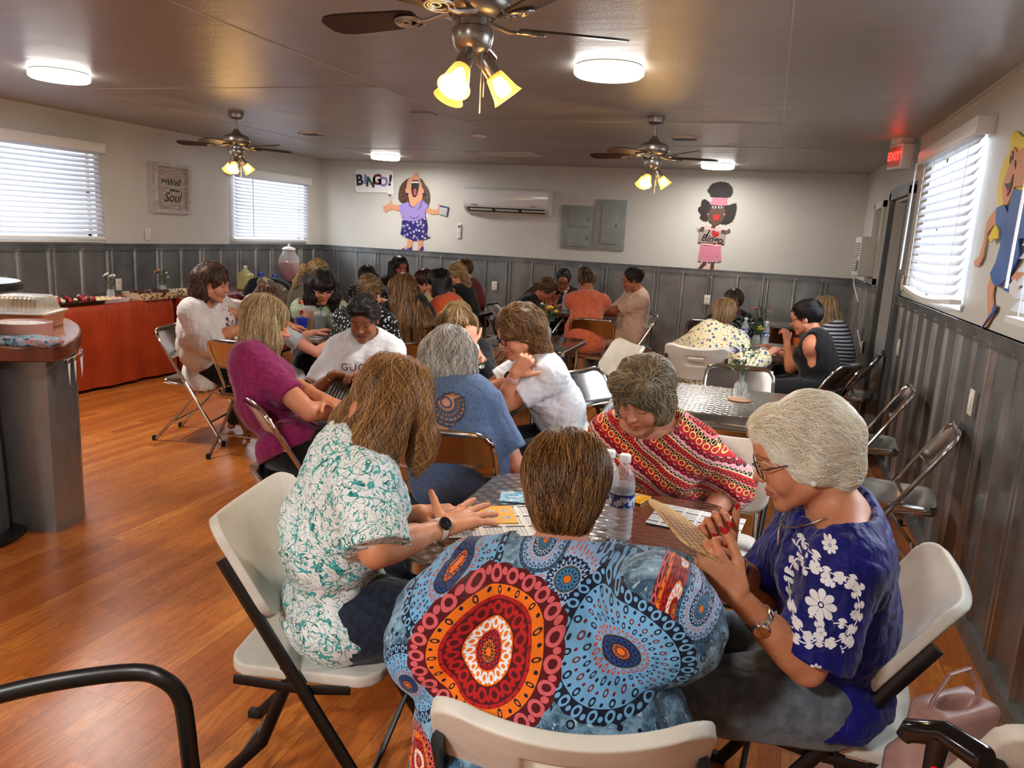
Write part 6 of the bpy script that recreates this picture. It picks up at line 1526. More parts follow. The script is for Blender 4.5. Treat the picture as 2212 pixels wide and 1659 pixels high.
MB().rbox((0,-.012,0), (.055,.024,.19), .008).obj('body', M_WHITE, parent=t); MB().box((0,-.025,.06), (.036,.003,.04)).obj('screen', flat('lcd_grey', S(96,104,104), .3), parent=t)
b = MB()
for i in range(3):
    for j in range(2): b.box((-.012+j*.024,-.025,.015-i*.03), (.012,.003,.01))
b.obj('buttons', M_RAIL, parent=t)
def plate(loc, n, label, kind='outlet', s=1.0):
    t = thing('wall_outlet' if kind == 'outlet' else 'light_switch' if kind == 'switch' else 'wall_plate', label, 'outlet' if kind == 'outlet' else 'switch' if kind == 'switch' else 'wall plate', loc, atan2(n[1], n[0]) - pi/2 + pi)
    MB().rbox((0,-.004,0), (.075*s,.008,.118*s), .003).obj('plate', flat('ivory_plastic', S(222,216,200), .4), parent=t)
    if kind == 'outlet':
        for z in (-.024, .024): 
            o = MB().rbox((0,-.0095,z*s), (.034,.003,.032), .001).obj('socket', M_WHITE, parent=t); b = MB()
            for x in (-.007, .007): b.box((x,-.0115,z*s+.003), (.003,.002,.010))
            b.obj('slot', M_BLACK, parent=o)
    elif kind == 'switch': MB().rbox((0,-.0105,0), (.034,.005,.066), .002).obj('rocker', M_WHITE, parent=t)
plate((-3.48, YB-.030, .863), (0,-1,0), 'ivory wall outlet on the metal wainscot left of the far corner table')
plate((-.682, YB-.030, .892), (0,-1,0), 'ivory wall outlet on the metal wainscot below the pink cutout')
plate((XL+.030, 6.10, .86), (1,0,0), 'ivory wall outlet behind the white flower vase on the buffet')
plate((XL+.006, 6.54, 1.36), (1,0,0), 'blank wall plate under the framed sign', 'blank')
plate((XR-.034, 3.93, .93), (-1,0,0), 'ivory light switch on the right metal wainscot near the camera', 'switch')
plate((XR-.034, 6.08, .92), (-1,0,0), 'ivory light switch on the metal wainscot beside the grey door', 'switch')
plate((XR-.006, 6.52, 1.36), (-1,0,0), 'ivory light switch between the grey door and the slatted blind', 'switch')
plate((XR-.034, 8.15, .66), (-1,0,0), 'wall outlet with orange plug under the window air conditioner')
# ================================================================ things on tables, counter, buffet
def m_glass(name, col=(1,1,1), rough=.02, alpha=.22):
    return MT(name, rough, color=col, alpha=alpha, spec=.8).m
M_CLEAR = m_glass('clear_plastic', (.85,.9,.95), .04, .25); M_CLR2 = m_glass('clear_glass', (.8,.85,.85), .02, .3)
M_WATER = m_glass('water', (.75,.82,.85), .02, .22)
M_LEAF = mottled('leaf_green', S(58,84,48), S(96,122,76), 40, .6); M_STEM = flat('stem_green', S(60,76,44), .6)
M_BLUECUP = flat('blue_plastic', S(20,54,170), .35); M_PAPER = flat('white_paper', S(232,232,230), .7)
def sheet_mat(name, nx, ny, w, d, cols=5):
    m = MT(name, .65); x, y, z = m.xyz(); u = (x/w + .5)*nx; v = (y/d + .5)*ny; fu, fv = u.fract(), v.fract()
    hdr = fv.gt(.80)*fv.lt(.93)*fu.gt(.08)*fu.lt(.92); gx = (fu-.08)/.84*cols; gy = (fv-.06)/.72*5
    inn = fu.gt(.08)*fu.lt(.92)*fv.gt(.06)*fv.lt(.78); cx, cy = gx.fract()-.5, gy.fract()-.5
    num = (cx.abs().lt(.30)*cy.abs().lt(.30)) * m.noise(900, 2).gt(.48) * inn; line = (cx.abs().gt(.46).max(cy.abs().gt(.46)))*inn
    side = fu.lt(.05)*m.noise(700, 1).gt(.52)
    c = m.mix(line*.55, S(234,234,232), S(120,120,124)); c = m.mix(num.max(side*.6), c, S(34,32,36)); c = m.mix(hdr, c, S(24,22,26)); return m.color(c).m
def card(name, label, cat, corners, mat, z=.0425, th=.0012, group=None):
    """flat sheet from 4 world corners (a: origin side, b: along width, c, d)"""
    a, b, c, d = [Vector(p) for p in corners]; o = (a+b+c+d)/4; ang = atan2((b-a).y+(c-d).y, (b-a).x+(c-d).x); w = ((b-a).length+(c-d).length)/2; h = ((d-a).length+(c-b).length)/2
    t = MB().box((0,0,th/2), (w,h,th)).obj(name, mat, smooth=False); t.location = o; t.rotation_euler = (0,0,ang); return tag(t, label, cat, group), w, h
def oz(z, *ps): return [onZ(px, py, z) for px, py in ps]
ZT_ = .7415
MS1 = sheet_mat('bingo_sheet_print', 6, 4, .29, .25); MS2 = sheet_mat('bingo_sheet_print_wide', 5, 3, .34, .24); MS3 = sheet_mat('small_bingo_print', 2, 3, .2, .25)
def flat_sheet(name, label, cat, cx, cy, rz, w, d, mat, z=ZT_, th=.0012):
    t = MB().rbox((0,0,th/2), (w,d,th), .004).obj(name, mat, smooth=False) if False else MB().box((0,0,th/2), (w,d,th)).obj(name, mat, smooth=False)
    t.location = (cx, cy, z); t.rotation_euler = (0,0,rz); return tag(t, label, cat)
flat_sheet('bingo_sheet', 'white bingo sheet of printed number grids at the right of the near table', 'bingo sheet', -.125, 2.31, radians(-6), .27, .20, MS1)
flat_sheet('bingo_sheet', 'white bingo sheet under the yellow card at the left of the near table', 'bingo sheet', -.70, 2.03, radians(30), .27, .24, MS2)
def ycard():
    m = MT('yellow_card', .4); x, y, z = m.xyz(); e = ((x/.05).fract()-.5)**2*.8 + ((y/.055).fract()-.5)**2*3.0
    m.color(m.mix(e.lt(.10)*(x.abs().lt(.085)), m.mix(m.noise(300,1).gt(.55)*e.lt(.05), S(236,170,24), S(30,30,34)), m.mix(m.noise(420,1).gt(.5), S(240,238,230), S(40,40,44)))); return m.m
YC = ycard()
flat_sheet('bingo_card', 'yellow bingo card under the spread hand', 'card', -.735, 2.06, radians(28), .20, .14, YC, ZT_+.0016, .003)
flat_sheet('bingo_card', 'yellow card behind the water bottle at the far edge of the near table', 'card', -.36, 2.44, radians(-15), .13, .09, YC, ZT_, .003)
mb_ = MT('blue_swirl_card', .4); mb_.color(mb_.ramp(mb_.noise(24, 2, dist=2.0), [(.3,S(40,100,160)),(.5,S(110,180,206)),(.6,S(210,226,230)),(.7,S(196,90,110))]))
flat_sheet('bingo_card', 'blue patterned card beyond the spread hand on the near table', 'card', -.66, 2.27, radians(15), .17, .10, mb_.m, ZT_, .003)
flat_sheet('bingo_sheet', 'bingo sheet beside the blue cup', 'bingo sheet', -3.17, 4.86, radians(10), .26, .17, MS3)
flat_sheet('bingo_sheet', 'white bingo sheet in front of the woman in the brand-name tee', 'bingo sheet', -1.80, 3.50, radians(-20), .2, .14, MS3)
rd = MT('red_print_sheet', .6); x_, y_, z_ = rd.xyz(); rd.color(rd.mix(((x_/.022).fract()-.5).abs().lt(.3)*((y_/.03).fract()-.5).abs().lt(.3)*rd.noise(260,1).gt(.42), S(228,222,210), S(176,56,36)))
flat_sheet('bingo_sheet', 'red printed sheet by the yellow floral sleeve', 'bingo sheet', .10, 6.52, radians(6), .24, .16, rd.m)
flat_sheet('bingo_sheet', 'white sheet in front of the woman with the claw clip', 'bingo sheet', .12, 6.78, radians(-6), .22, .17, MS3)
# card held by the white-haired woman, and the slatted one held in the middle
def held():
    a, b = onY(1432, 1092, 1.80), onY(1535, 1205, 1.52); u = (b-a); L = u.length; u.normalize(); n = Vector((.55,-.25,.8)); n = (n - u*n.dot(u)).normalized(); v = u.cross(n)
    m = MT('wooden_bingo_card', .5); x, y, z = m.xyz(); w = ((x/.020).fract().lt(.55))*((y/.022).fract().lt(.5))*x.gt(-.05)*y.abs().lt(.055); m.color(m.mix(w, m.mix(m.noise(40,3,stretch=(1,6,1)).ss(.4,.6), S(214,176,112), S(190,148,88)), m.mix(m.noise(200,1).gt(.5), S(120,30,24), S(60,34,24))))
    t = thing('wooden_bingo_card', 'wooden sliding-window bingo card held by the woman in royal blue', 'card', (a+b)/2)
    M = frame((0,0,0), u, v, n); q = [Vector((x, y, 0)) for x, y in ((-L/2,-.02),(-L/2+.02,-.05),(-L/2+.07,-.065),(L/2-.02,-.068),(L/2,-.055),(L/2,.055),(L/2-.02,.068),(-L/2+.07,.065),(-L/2+.02,.05),(-L/2,.02))]
    o = MB().prism(q, (0,0,.004)).obj('board', m.m, parent=t, smooth=False); o.matrix_local = M
    p = onY(744, 846, 3.47); t = thing('slatted_bingo_card', 'dark slatted bingo card held up by the woman in the brand-name tee', 'card', p)
    b = MB(); b.box((0,0,0), (.20,.006,.15), M=Matrix.Rotation(radians(-50), 3, 'X')).obj('board', flat('dark_slat_board', S(70,60,52), .5), parent=t)
    b = MB()
    for i in range(9): b.box(Matrix.Rotation(radians(-50), 3, 'X') @ Vector((-.08+i*.02,-.006,0)), (.008,.004,.12), M=Matrix.Rotation(radians(-50), 3, 'X'))
    b.obj('sliding_windows', M_RIB, parent=t)
held()
# ---- bottles
def bottle(x, y, z, label, s=1.0, lab=True, group=None):
    t = thing('water_bottle', label, 'bottle', (x, y, z), 0, group); t.scale = (s,)*3
    pr = [(.001,0),(.028,.001),(.032,.008)]
    for k in range(6): pr += [(.0322,.012+k*.012),(.0300,.018+k*.012)]
    pr += [(.032,.088),(.032,.125),(.0305,.128),(.032,.135),(.031,.150),(.026,.168),(.018,.184),(.0135,.192),(.013,.205)]
    MB().lathe(pr, 28).obj('bottle_body', M_CLEAR, parent=t)
    MB().lathe([(.001,.003),(.029,.005),(.0295,.08),(.0298,.145),(.001,.146)], 24).obj('water', M_WATER, parent=t)
    MB().lathe([(.001,.203),(.0145,.203),(.0150,.205),(.0148,.219),(.013,.2215),(.001,.2215)], 24).obj('cap', M_WHITE, parent=t)
    if lab:
        m = MT('blue_water_label', .35); x_, y_, z_ = m.xyz(); a = y_.atan2(x_); n = m.noise(60,2); c = m.mix(z_.gt(.117), S(20,70,160), S(14,40,110)); c = m.mix(n.gt(.56)*z_.lt(.118), c, S(190,214,236)); c = m.mix(((a*7).sin().gt(.2))*((z_-.104).abs().lt(.007)), c, S(236,240,246)); m.color(c)
        MB().lathe([(.0325,.090),(.0326,.124)], 28).obj('label_wrap', m.m, parent=t)
    return t
bottle(-.322, 2.07, ZT_, 'tall clear water bottle with blue label at the centre of the near table', 1.12)
bottle(-.378, 2.145, ZT_, 'clear water bottle half hidden by the auburn hair', 1.05)
bottle(-.14, 6.98, ZT_, 'water bottle left of the dark pitcher at the right-hand table')
bottle(.035, 6.80, ZT_, 'water bottle right of the yellow daisy at the right-hand table')
bottle(-2.16, 8.52, ZT_, 'water bottle on the far corner table')
bottle(-5.90, 7.72, .765, 'clear bottle behind the blue cup stacks on the buffet')
# ---- flowers
def petals(b, c, r, n, up, tilt=.9):
    R = Matrix((basis(up)[0], basis(up)[1], Vector(up).normalized())).transposed()
    for ring, (rr, tt) in enumerate(((r, tilt), (r*.72, tilt*.6), (r*.4, tilt*.3))):
        for k in range(n - ring):
            a = 2*pi*k/(n-ring) + ring*.4; d = R @ Vector((cos(a)*sin(tt), sin(a)*sin(tt), cos(tt)*.8+.1)); s = R @ Vector((-sin(a), cos(a), 0)); p = Vector(c)
            b.add([p, p+d*rr*.6+s*rr*.32, p+d*rr, p+d*rr*.6-s*rr*.32, p+d*rr*.55+(R @ Vector((0,0,rr*.12)))], [(0,1,4),(1,2,4),(2,3,4),(3,0,4)])
def leafy(b, p, d, L, w, rng):
    d = Vector(d).normalized(); s, u = basis(d); p = Vector(p); q = [p, p+d*L*.45+s*w, p+d*L, p+d*L*.45-s*w]; b.add([q[0],q[1],q[2],q[3],p+d*L*.5-u*w*.5], [(0,1,4),(1,2,4),(2,3,4),(3,0,4)])
def bouquet(name, label, loc, vase, flowers, seed=0, spread=.06, h=.17, leaves=26, s=1.0, coaster=False):
    rng = random.Random(seed); t = thing(name, label, 'flowers', loc); t.scale = (s,)*3
    vp, vm = vase; MB().lathe(vp, 22).obj('vase', vm, parent=t); top = vp[-1][1]
    if coaster: MB().lathe([(.001,0),(.055,0),(.055,.004),(.001,.004)], 28).obj('coaster', flat('kraft_coaster', S(176,130,92), .7), parent=t)
    b = MB(); l = MB(); heads = []
    for i in range(9):
        a = rng.random()*6.28; r = spread*rng.random()**.5; e = Vector((cos(a)*r, sin(a)*r, top+h*(.45+.5*rng.random()))); b.tube([(e.x*.15,e.y*.15,.02),(e.x*.25,e.y*.25,top),e], .0014, 5)
    for i in range(leaves):
        a = rng.random()*6.28; z = top+h*(.1+.75*rng.random()); r = spread*(.3+.9*rng.random()); leafy(l, (cos(a)*r*.5, sin(a)*r*.5, z-.01), (cos(a), sin(a), rng.uniform(-.1,1.1)), rng.uniform(.03,.055), rng.uniform(.007,.012), rng)
    b.obj('stems', M_STEM, parent=t); l.obj('leaves', M_LEAF, parent=t, smooth=False)
    for (x, y, z, r, col) in flowers:
        f = MB(); petals(f, (x, y, top+z), r, 8, (x*3, y*3-.5, .9)); f.ell((x, y-.002, top+z+.004), r*.16, n=8, m=5); f.obj('flower', flat('petal', col, .6), parent=t, smooth=False)
    return t
BUD = ([(.001,0),(.030,.001),(.033,.01),(.034,.05),(.030,.075),(.014,.095),(.012,.11),(.016,.122)], M_CLR2); JAR = ([(.001,0),(.034,.001),(.036,.01),(.036,.08),(.028,.092),(.028,.105)], M_CLR2)
bouquet('flower_vase', 'clear bud vase with a lilac flower on a kraft coaster on the empty steel table', (-.075, 4.34, ZT_), BUD, [(-.04,0,.10,.040,S(190,176,206)),(.02,-.02,.12,.016,S(230,230,226)),(-.01,.02,.14,.014,S(230,230,226)),(.035,.0,.09,.02,S(160,180,160)),(.0,-.03,.08,.013,S(235,235,230))], 1, .075, .17, 34, 1.15, True)
bouquet('flower_vase', 'vase with yellow-green blooms and a dusty pink rose behind the blue cup', (-3.36, 5.28, ZT_), BUD, [(.055,-.02,.08,.042,S(196,148,132)),(-.02,-.02,.12,.035,S(196,196,120)),(.01,.0,.14,.030,S(206,204,140)),(-.05,0,.10,.028,S(180,186,110)),(.04,.01,.13,.026,S(204,200,130))], 2, .07, .15, 30)
bouquet('flower_vase', 'jar of white roses by the wall outlet on the buffet', (-5.72, 5.58, .765), JAR, [(-.03,0,.12,.035,S(212,206,190)),(.035,0,.11,.038,S(222,220,208)),(.0,-.03,.13,.03,S(206,204,186)),(-.06,0,.11,.025,S(170,150,120))], 3, .06, .16)
bouquet('flower_vase', 'jar with an amber rose behind the floral dish on the buffet', (-5.80, 6.32, .765), JAR, [(-.045,-.01,.12,.050,S(196,126,70)),(.05,0,.12,.02,S(190,196,180)),(.07,0,.08,.018,S(200,200,180))], 4, .075, .17)
bouquet('flower_vase', 'vase of pink roses at the far left behind the yellow bowl', (-5.82, 4.62, .765), JAR, [(-.05,0,.10,.052,S(170,106,122)),(.07,0,.11,.022,S(196,140,150)),(.03,0,.14,.02,S(120,110,60))], 5, .075, .15)
bouquet('flower_vase', 'bud vase with a blue-grey flower beside the milk jug on the buffet', (-5.84, 7.24, .765), JAR, [(.03,-.02,.14,.040,S(130,140,180)),(-.03,0,.15,.022,S(204,206,190))], 6, .06, .18)
bouquet('flower_vase', 'small bunch with yellow daisies at the crowded far table', (-2.92, 7.45, ZT_), BUD, [(.0,-.02,.10,.032,S(226,190,70)),(-.03,0,.14,.018,S(150,166,130))], 7, .06, .15)
bouquet('flower_vase', 'bunch of grey-green leaves with orange blooms behind the white tee', (-1.66, 6.02, ZT_), BUD, [(.02,-.02,.10,.036,S(206,150,50)),(.06,0,.08,.025,S(216,170,70)),(-.05,0,.13,.018,S(206,206,190))], 8, .085, .15, 44, 1.1)
bouquet('flower_vase', 'tall dark bottle vase with a pink rose at the right-hand table', (-.02, 7.06, ZT_), ([(.001,0),(.04,.001),(.045,.02),(.045,.12),(.03,.16),(.022,.2),(.026,.22)], flat('dark_teal_glass', S(18,40,48), .12)), [(-.05,0,.07,.040,S(176,122,112)),(.05,0,.09,.025,S(150,90,90)),(.07,-.01,.05,.022,S(186,130,120))], 9, .07, .13)
bouquet('flower_vase', 'jar with a yellow daisy between the water bottles', (-.035, 6.74, ZT_), JAR, [(.02,-.03,.05,.034,S(236,206,40)),(-.04,0,.09,.016,S(180,190,180))], 10, .085, .11, 36)
bouquet('flower_vase', 'small vase with a pale blue flower beside the silver hair', (-1.36, 3.62, ZT_), BUD, [(-.02,0,.06,.035,S(160,180,206)),(.03,0,.03,.02,S(206,214,220))], 11, .05, .09, 12)
bouquet('flower_vase', 'sprig of small leaves on the far corner table', (-2.02, 8.62, ZT_), BUD, [(-.02,0,.10,.018,S(190,190,170))], 12, .07, .13, 22)
# ---- drinks on the centre-left table
def cup(x, y, z, label, prof, mat, name='cup', liquid=None, lid=None, straw=None, cat='cup'):
    t = thing(name, label, cat, (x, y, z)); MB().lathe(prof, 26).obj('cup_wall', mat, parent=t)
    if liquid: MB().lathe(liquid[0], 24).obj('drink', liquid[1], parent=t)
    if lid: MB().lathe(lid, 24).obj('lid', M_CLEAR, parent=t)
    if straw: MB().tube([straw[0], straw[1]], .0042, 8).obj('straw', straw[2], parent=t)
    return t
cup(-3.30, 5.00, ZT_, 'blue plastic party cup on the centre-left table', [(.001,0),(.029,.001),(.031,.01),(.044,.112),(.0465,.118),(.0465,.121),(.043,.12),(.030,.01)], M_BLUECUP)
cup(-3.32, 5.13, ZT_, 'tall clear cup of amber iced tea', [(.033,.0),(.036,.01),(.047,.18),(.050,.185)], M_CLEAR, liquid=([(.001,.002),(.032,.003),(.0455,.165),(.001,.166)], flat('iced_tea', S(190,118,20), .1)), lid=[(.050,.185),(.046,.20),(.02,.205),(.001,.205)])
cup(-3.18, 5.06, ZT_, 'clear cup of dark green iced drink with a green straw', [(.030,.0),(.034,.01),(.046,.155),(.049,.16)], M_CLEAR, liquid=([(.001,.002),(.030,.003),(.044,.14),(.001,.141)], MT('green_drink', .1).color(MT.ramp).m if False else flat('green_drink', S(46,78,76), .1)), lid=[(.049,.16),(.046,.175),(.02,.18),(.001,.18)], straw=((.0,0,.05),(.012,-.005,.245), flat('green_straw', S(20,84,66), .4)))
cup(-1.62, 3.95, ZT_, 'cup with an orange straw beside the brand-name tee', [(.030,.0),(.034,.01),(.044,.12),(.046,.125)], M_CLEAR, liquid=([(.001,.002),(.030,.003),(.042,.10),(.001,.101)], flat('cola', S(60,28,16), .1)), straw=((.0,0,.03),(-.02,-.02,.24), flat('orange_straw', S(226,90,40), .4)))
cup(.30, 6.98, ZT_, 'small orange cup on the right-hand table near the wall', [(.001,0),(.03,.001),(.036,.08),(.034,.08)], flat('orange_plastic', S(206,90,30), .4))
t = thing('serving_bowl', 'small dark bowl on the far corner table', 'bowl', (-1.78, 8.36, ZT_)); MB().lathe([(.001,0),(.03,.0),(.06,.03),(.065,.05),(.06,.048),(.001,.01)], 24).obj('bowl_body', M_DOORGREY, parent=t)
t = thing('napkin_holder', 'white napkin caddy on the crowded far table', 'napkin holder', (-3.12, 7.05, ZT_))
MB().rbox((0,0,.05), (.13,.09,.10), .01).obj('caddy', flat('lilac_caddy', S(150,144,170), .5), parent=t); MB().rbox((0,0,.16), (.13,.05,.09), .01).obj('napkin_stack', M_PAPER, parent=t); MB().rbox((0,0,.225), (.06,.04,.03), .006).obj('handle', M_WHITE, parent=t)
# ---- buffet tables along the left wall
def m_cover(c1, c2):
    m = MT('orange_table_cover', .38, spec=.5); x, y, z = m.xyz(); m.color(m.mix(m.noise(3, 3).ss(.35,.65), c1, c2)); cr = ((z - .46).abs().lt(.002)).max((y/1.18).fract().lt(.003)); m.bump(cr, .5, .004); m.bump(m.noise(4, 2, stretch=(1,2.2,.35)), .5, .03); return m.m
def buffet(y0, y1, label, mat, xf):
    t = thing('buffet_table', label, 'table', ((XL+.05+xf)/2, (y0+y1)/2, 0)); L = y1-y0; w = xf-(XL+.05)
    MB().box((0,0,.735), (w-.03,L-.04,.03)).obj('table_board', M_WHITE2, parent=t)
    for sy in (-1, 1): MB().tube([(0, sy*(L/2-.2), 0), (0, sy*(L/2-.2), .72)], .016, 8).obj('leg', M_TUBEBLK, parent=t)
    # draped cover: hanging skirt with gentle folds
    b = MB(); n = 60; xo = w/2
    def fold(u, z): return .016*sin(u*9)*(1-z/.76)+.010*sin(u*23+1)*(1-z/.76)
    rows = []
    for z in (.766,.764,.755,.70,.55,.35,.18,.03):
        row = [Vector((-xo, -L/2, z))]; 
        for k in range(n+1):
            u = k/n; q = 0 if z > .76 else (.004 if z > .7 else .012+.010*(1-z)); row.append(Vector((xo + q + (fold(u*L, z) if z < .75 else 0), -L/2 - .0 + u*L, z)))
        row.append(Vector((-xo, L/2, z)))
        if z > .765: row = [Vector((v.x - (.004 if v.x > 0 else 0), v.y, z)) for v in row]
        rows.append(row)
    b.loft(rows, cap=False, closed=False); b.add([(-xo,-L/2,.7665),(xo-.004,-L/2,.7665),(xo-.004,L/2,.7665),(-xo,L/2,.7665)], [(0,1,2,3)])
    b.obj('table_cover', mat, parent=t, angle=60)
buffet(3.15, 6.17, 'buffet table under a bright orange plastic cover by the left wall', m_cover(S(170,62,26), S(152,52,20)), -5.56)
buffet(6.22, 9.05, 'buffet table under a rust red cover in the far left corner', m_cover(S(122,34,20), S(106,28,16)), -5.50)
ZB = .768
def tray(x, y, z, w, d, label, mat, name='platter', cat='platter', rz=0.0, h=.03):
    t = thing(name, label, cat, (x, y, z), rz); MB().loft([rr2(w/2-.02,d/2-.02,.03,.0), rr2(w/2,d/2,.04,h), rr2(w/2-.006,d/2-.006,.038,h), rr2(w/2-.026,d/2-.026,.03,.006)], cap=True).obj('dish', mat, parent=t); return t
tray(-5.70, 5.12, ZB, .34, .50, 'black platter of strawberries and snacks on the buffet', flat('black_tray', S(20,20,22), .25))
rng = random.Random(5)
SB = None; k = 0
for i in range(22):
    x, y = -5.70+rng.uniform(-.11,.11), 5.12+rng.uniform(-.18,.18); red = i % 2 == 0; r = rng.uniform(.017,.024)
    o = MB().ell((0,0,0), (r, r, r*(1.2 if red else .8)), n=10, m=7).obj('strawberry' if red else 'snack_ball', flat('strawberry_red', S(150,24,26), .35) if red else flat('cream_snack', S(216,196,164), .6)); o.location = (x, y, ZB+.034+rng.random()*.02)
    tag(o, 'red strawberry on the black platter' if red else 'cream snack bite among the strawberries', 'strawberry' if red else 'snack', 'strawberries on the black platter' if red else 'snack bites on the black platter')
tray(-5.68, 5.44 + .04, ZB, .30, .34, 'clear platter of pale cookies beside the strawberries', M_CLEAR)
for i in range(5):
    for j in range(3):
        o = MB().ell((0,0,0), (.026,.026,.017), n=12, m=6).obj('cookie', flat('pale_cookie', S(222,196,140) if i < 3 else S(214,176,160), .7)); o.location = (-5.76+j*.07, 5.35+i*.058, ZB+.026); tag(o, 'round pale cookie on the clear platter', 'cookie', 'cookies on the clear platter')
fd = MT('floral_dish_glaze', .2); vv = fd.voro(28); fd.color(fd.mix(vv.lt(.30), S(214,200,160), fd.mix(fd.noise(16,1).gt(.5), S(180,120,30), S(110,26,30)))); fd.color(fd.mix((vv-.34).abs().lt(.05), fd.mix(vv.lt(.30), S(214,200,160), fd.mix(fd.noise(16,1).gt(.5), S(184,126,30), S(116,26,30))), S(40,50,60)))
tray(-5.66, 6.0, ZB, .30, .46, 'cream baking dish with painted red and yellow flowers on the buffet', fd.m, 'baking_dish', 'dish', h=.065)
o = MB(); 
for i in range(16): o.ell((rng.uniform(-.1,.1), rng.uniform(-.17,.17), 0), (.03,.03,.02), n=8, m=5)
o = o.obj('food_pieces', mottled('dark_food', S(40,22,26), S(96,36,40), 40, .5)); o.location = (-5.66, 6.0, ZB+.062); tag(o, 'dark red and brown food heaped in the painted dish', 'food', kind='stuff')
tray(-5.72, 6.58, ZB, .28, .34, 'second painted dish half hidden behind the white kimono', fd.m, 'baking_dish', 'dish', h=.05)
t = thing('milk_jug', 'translucent yellow gallon jug on the red-covered buffet', 'jug', (-5.72, 7.52, ZB))
V_, Q_ = multi([pb((0,0,.09), (.055,.055,.075), .018, None, .02), pe((0,0,.165), (.06,.06,.06), None, .04), pk((0,0,.2), (0,0,.255), .022, .022, .02), pc((.045,0,.21), (.078,0,.17), .009, .009, .01), pc((.078,0,.17), (.07,0,.10), .009, .009, .01)], .006)
to_mesh('jug_body', V_, Q_, flat('lemonade_jug', S(196,190,128), .3), (0,0,0), t); MB().lathe([(.001,.252),(.024,.252),(.024,.272),(.001,.274)], 18).obj('cap', M_WHITE, parent=t)
t = None
for i, (x, y, n_) in enumerate(((-5.74, 7.84, 3), (-5.70, 8.06, 2))):
    for k in range(n_):
        lab = ('bottom', 'middle' if n_ == 3 else 'top', 'top')[k] + ' blue cup of the ' + ('taller stack beside the milk jug' if i == 0 else 'shorter stack beside the drink dispenser')
        if t is None: t = cup(x, y, ZB, lab, [(.046,0),(.044,.004),(.032,.116),(.001,.118)], M_BLUECUP); t['group'] = 'stacked blue cups on the buffet'; first = t
        else: dup(first, (x, y, ZB+k*.035), 0, lab, 'stacked blue cups on the buffet')
t = thing('drink_dispenser', 'clear glass drink dispenser with white lid and pink lemonade', 'drink dispenser', (-5.72, 8.38, ZB))
MB().lathe([(.001,0),(.09,0),(.085,.02),(.07,.06),(.001,.06)], 28).obj('stand', M_TUBEBLK, parent=t)
MB().lathe([(.05,.06),(.09,.10),(.125,.20),(.132,.28),(.118,.36),(.085,.41),(.075,.44),(.08,.45)], 32).obj('jar', M_CLR2, parent=t)
MB().lathe([(.001,.062),(.05,.064),(.088,.102),(.122,.20),(.128,.28),(.126,.30),(.001,.301)], 32).obj('lemonade', flat('pink_lemonade', S(176,92,88), .15), parent=t)
MB().lathe([(.08,.45),(.085,.455),(.07,.475),(.03,.49),(.012,.492),(.012,.505),(.018,.515),(.001,.525)], 28).obj('lid', M_WHITE, parent=t)
MB().tube([(.10,-.04,.12),(.17,-.07,.12),(.175,-.07,.09)], .010, 8).obj('tap', M_CHROME, parent=t)
t = thing('yellow_bowl', 'yellow bowl with a loop handle at the far left of the buffet', 'bowl', (-5.66, 4.20, ZB)); MB().lathe([(.001,0),(.07,.0),(.12,.05),(.15,.10),(.146,.10),(.115,.05),(.001,.012)], 28).obj('bowl_body', flat('yellow_plastic', S(222,160,20), .3), parent=t)
MB().tube([(.12,.10,.09),(.20,.13,.13),(.24,.18,.14),(.20,.22,.12),(.11,.15,.09)], .014, 8).obj('handle', flat('yellow_plastic', S(222,160,20), .3), parent=t)
# ---- jackets over a chair back at the centre-left table
def jackets():
    c = onY(585, 640, 7.0)
    ch = dup(_c['c'], (c.x, 6.87, 0), radians(-40), 'chrome folding chair buried under the dark jackets', 'chrome folding chairs')
    V_, Q_ = multi([pe((c.x-.03,7.0,.86), (.27,.13,.12), None, .06), pe((c.x-.08,6.97,.66), (.27,.12,.24), None, .06), pe((c.x-.18,6.97,.80), (.09,.10,.14), None, .05), pe((c.x+.02,6.99,.60), (.2,.1,.15), None, .05)], .014, (), folds(.022, 16, None, 2))
    o = to_mesh('black_jacket', V_, Q_, cloth('black_jacket_cloth', S(15,15,17)), (c.x,7.0,0)); o.location = (c.x,7.0,0); tag(o, 'black jacket hung over the chair in front of the drink dispenser', 'jacket')
    V_, Q_ = multi([pe((c.x+.13,6.85,.80), (.20,.11,.15), None, .06), pe((c.x+.20,6.89,.66), (.15,.10,.16), None, .06), pc((c.x+.0,6.85,.93), (c.x+.16,6.85,.80), .06, .05, .04)], .014, (), folds(.026, 18, None, 5))
    m = MT('taupe_coat_cloth', .8); m.color(m.mix(m.noise(9,2,dist=2).gt(.56), S(92,82,68), S(170,160,140))); o = to_mesh('taupe_coat', V_, Q_, m.m, (c.x,6.85,0)); o.location = (c.x,6.85,0); tag(o, 'taupe and cream coat draped over the black jacket', 'coat')
jackets()
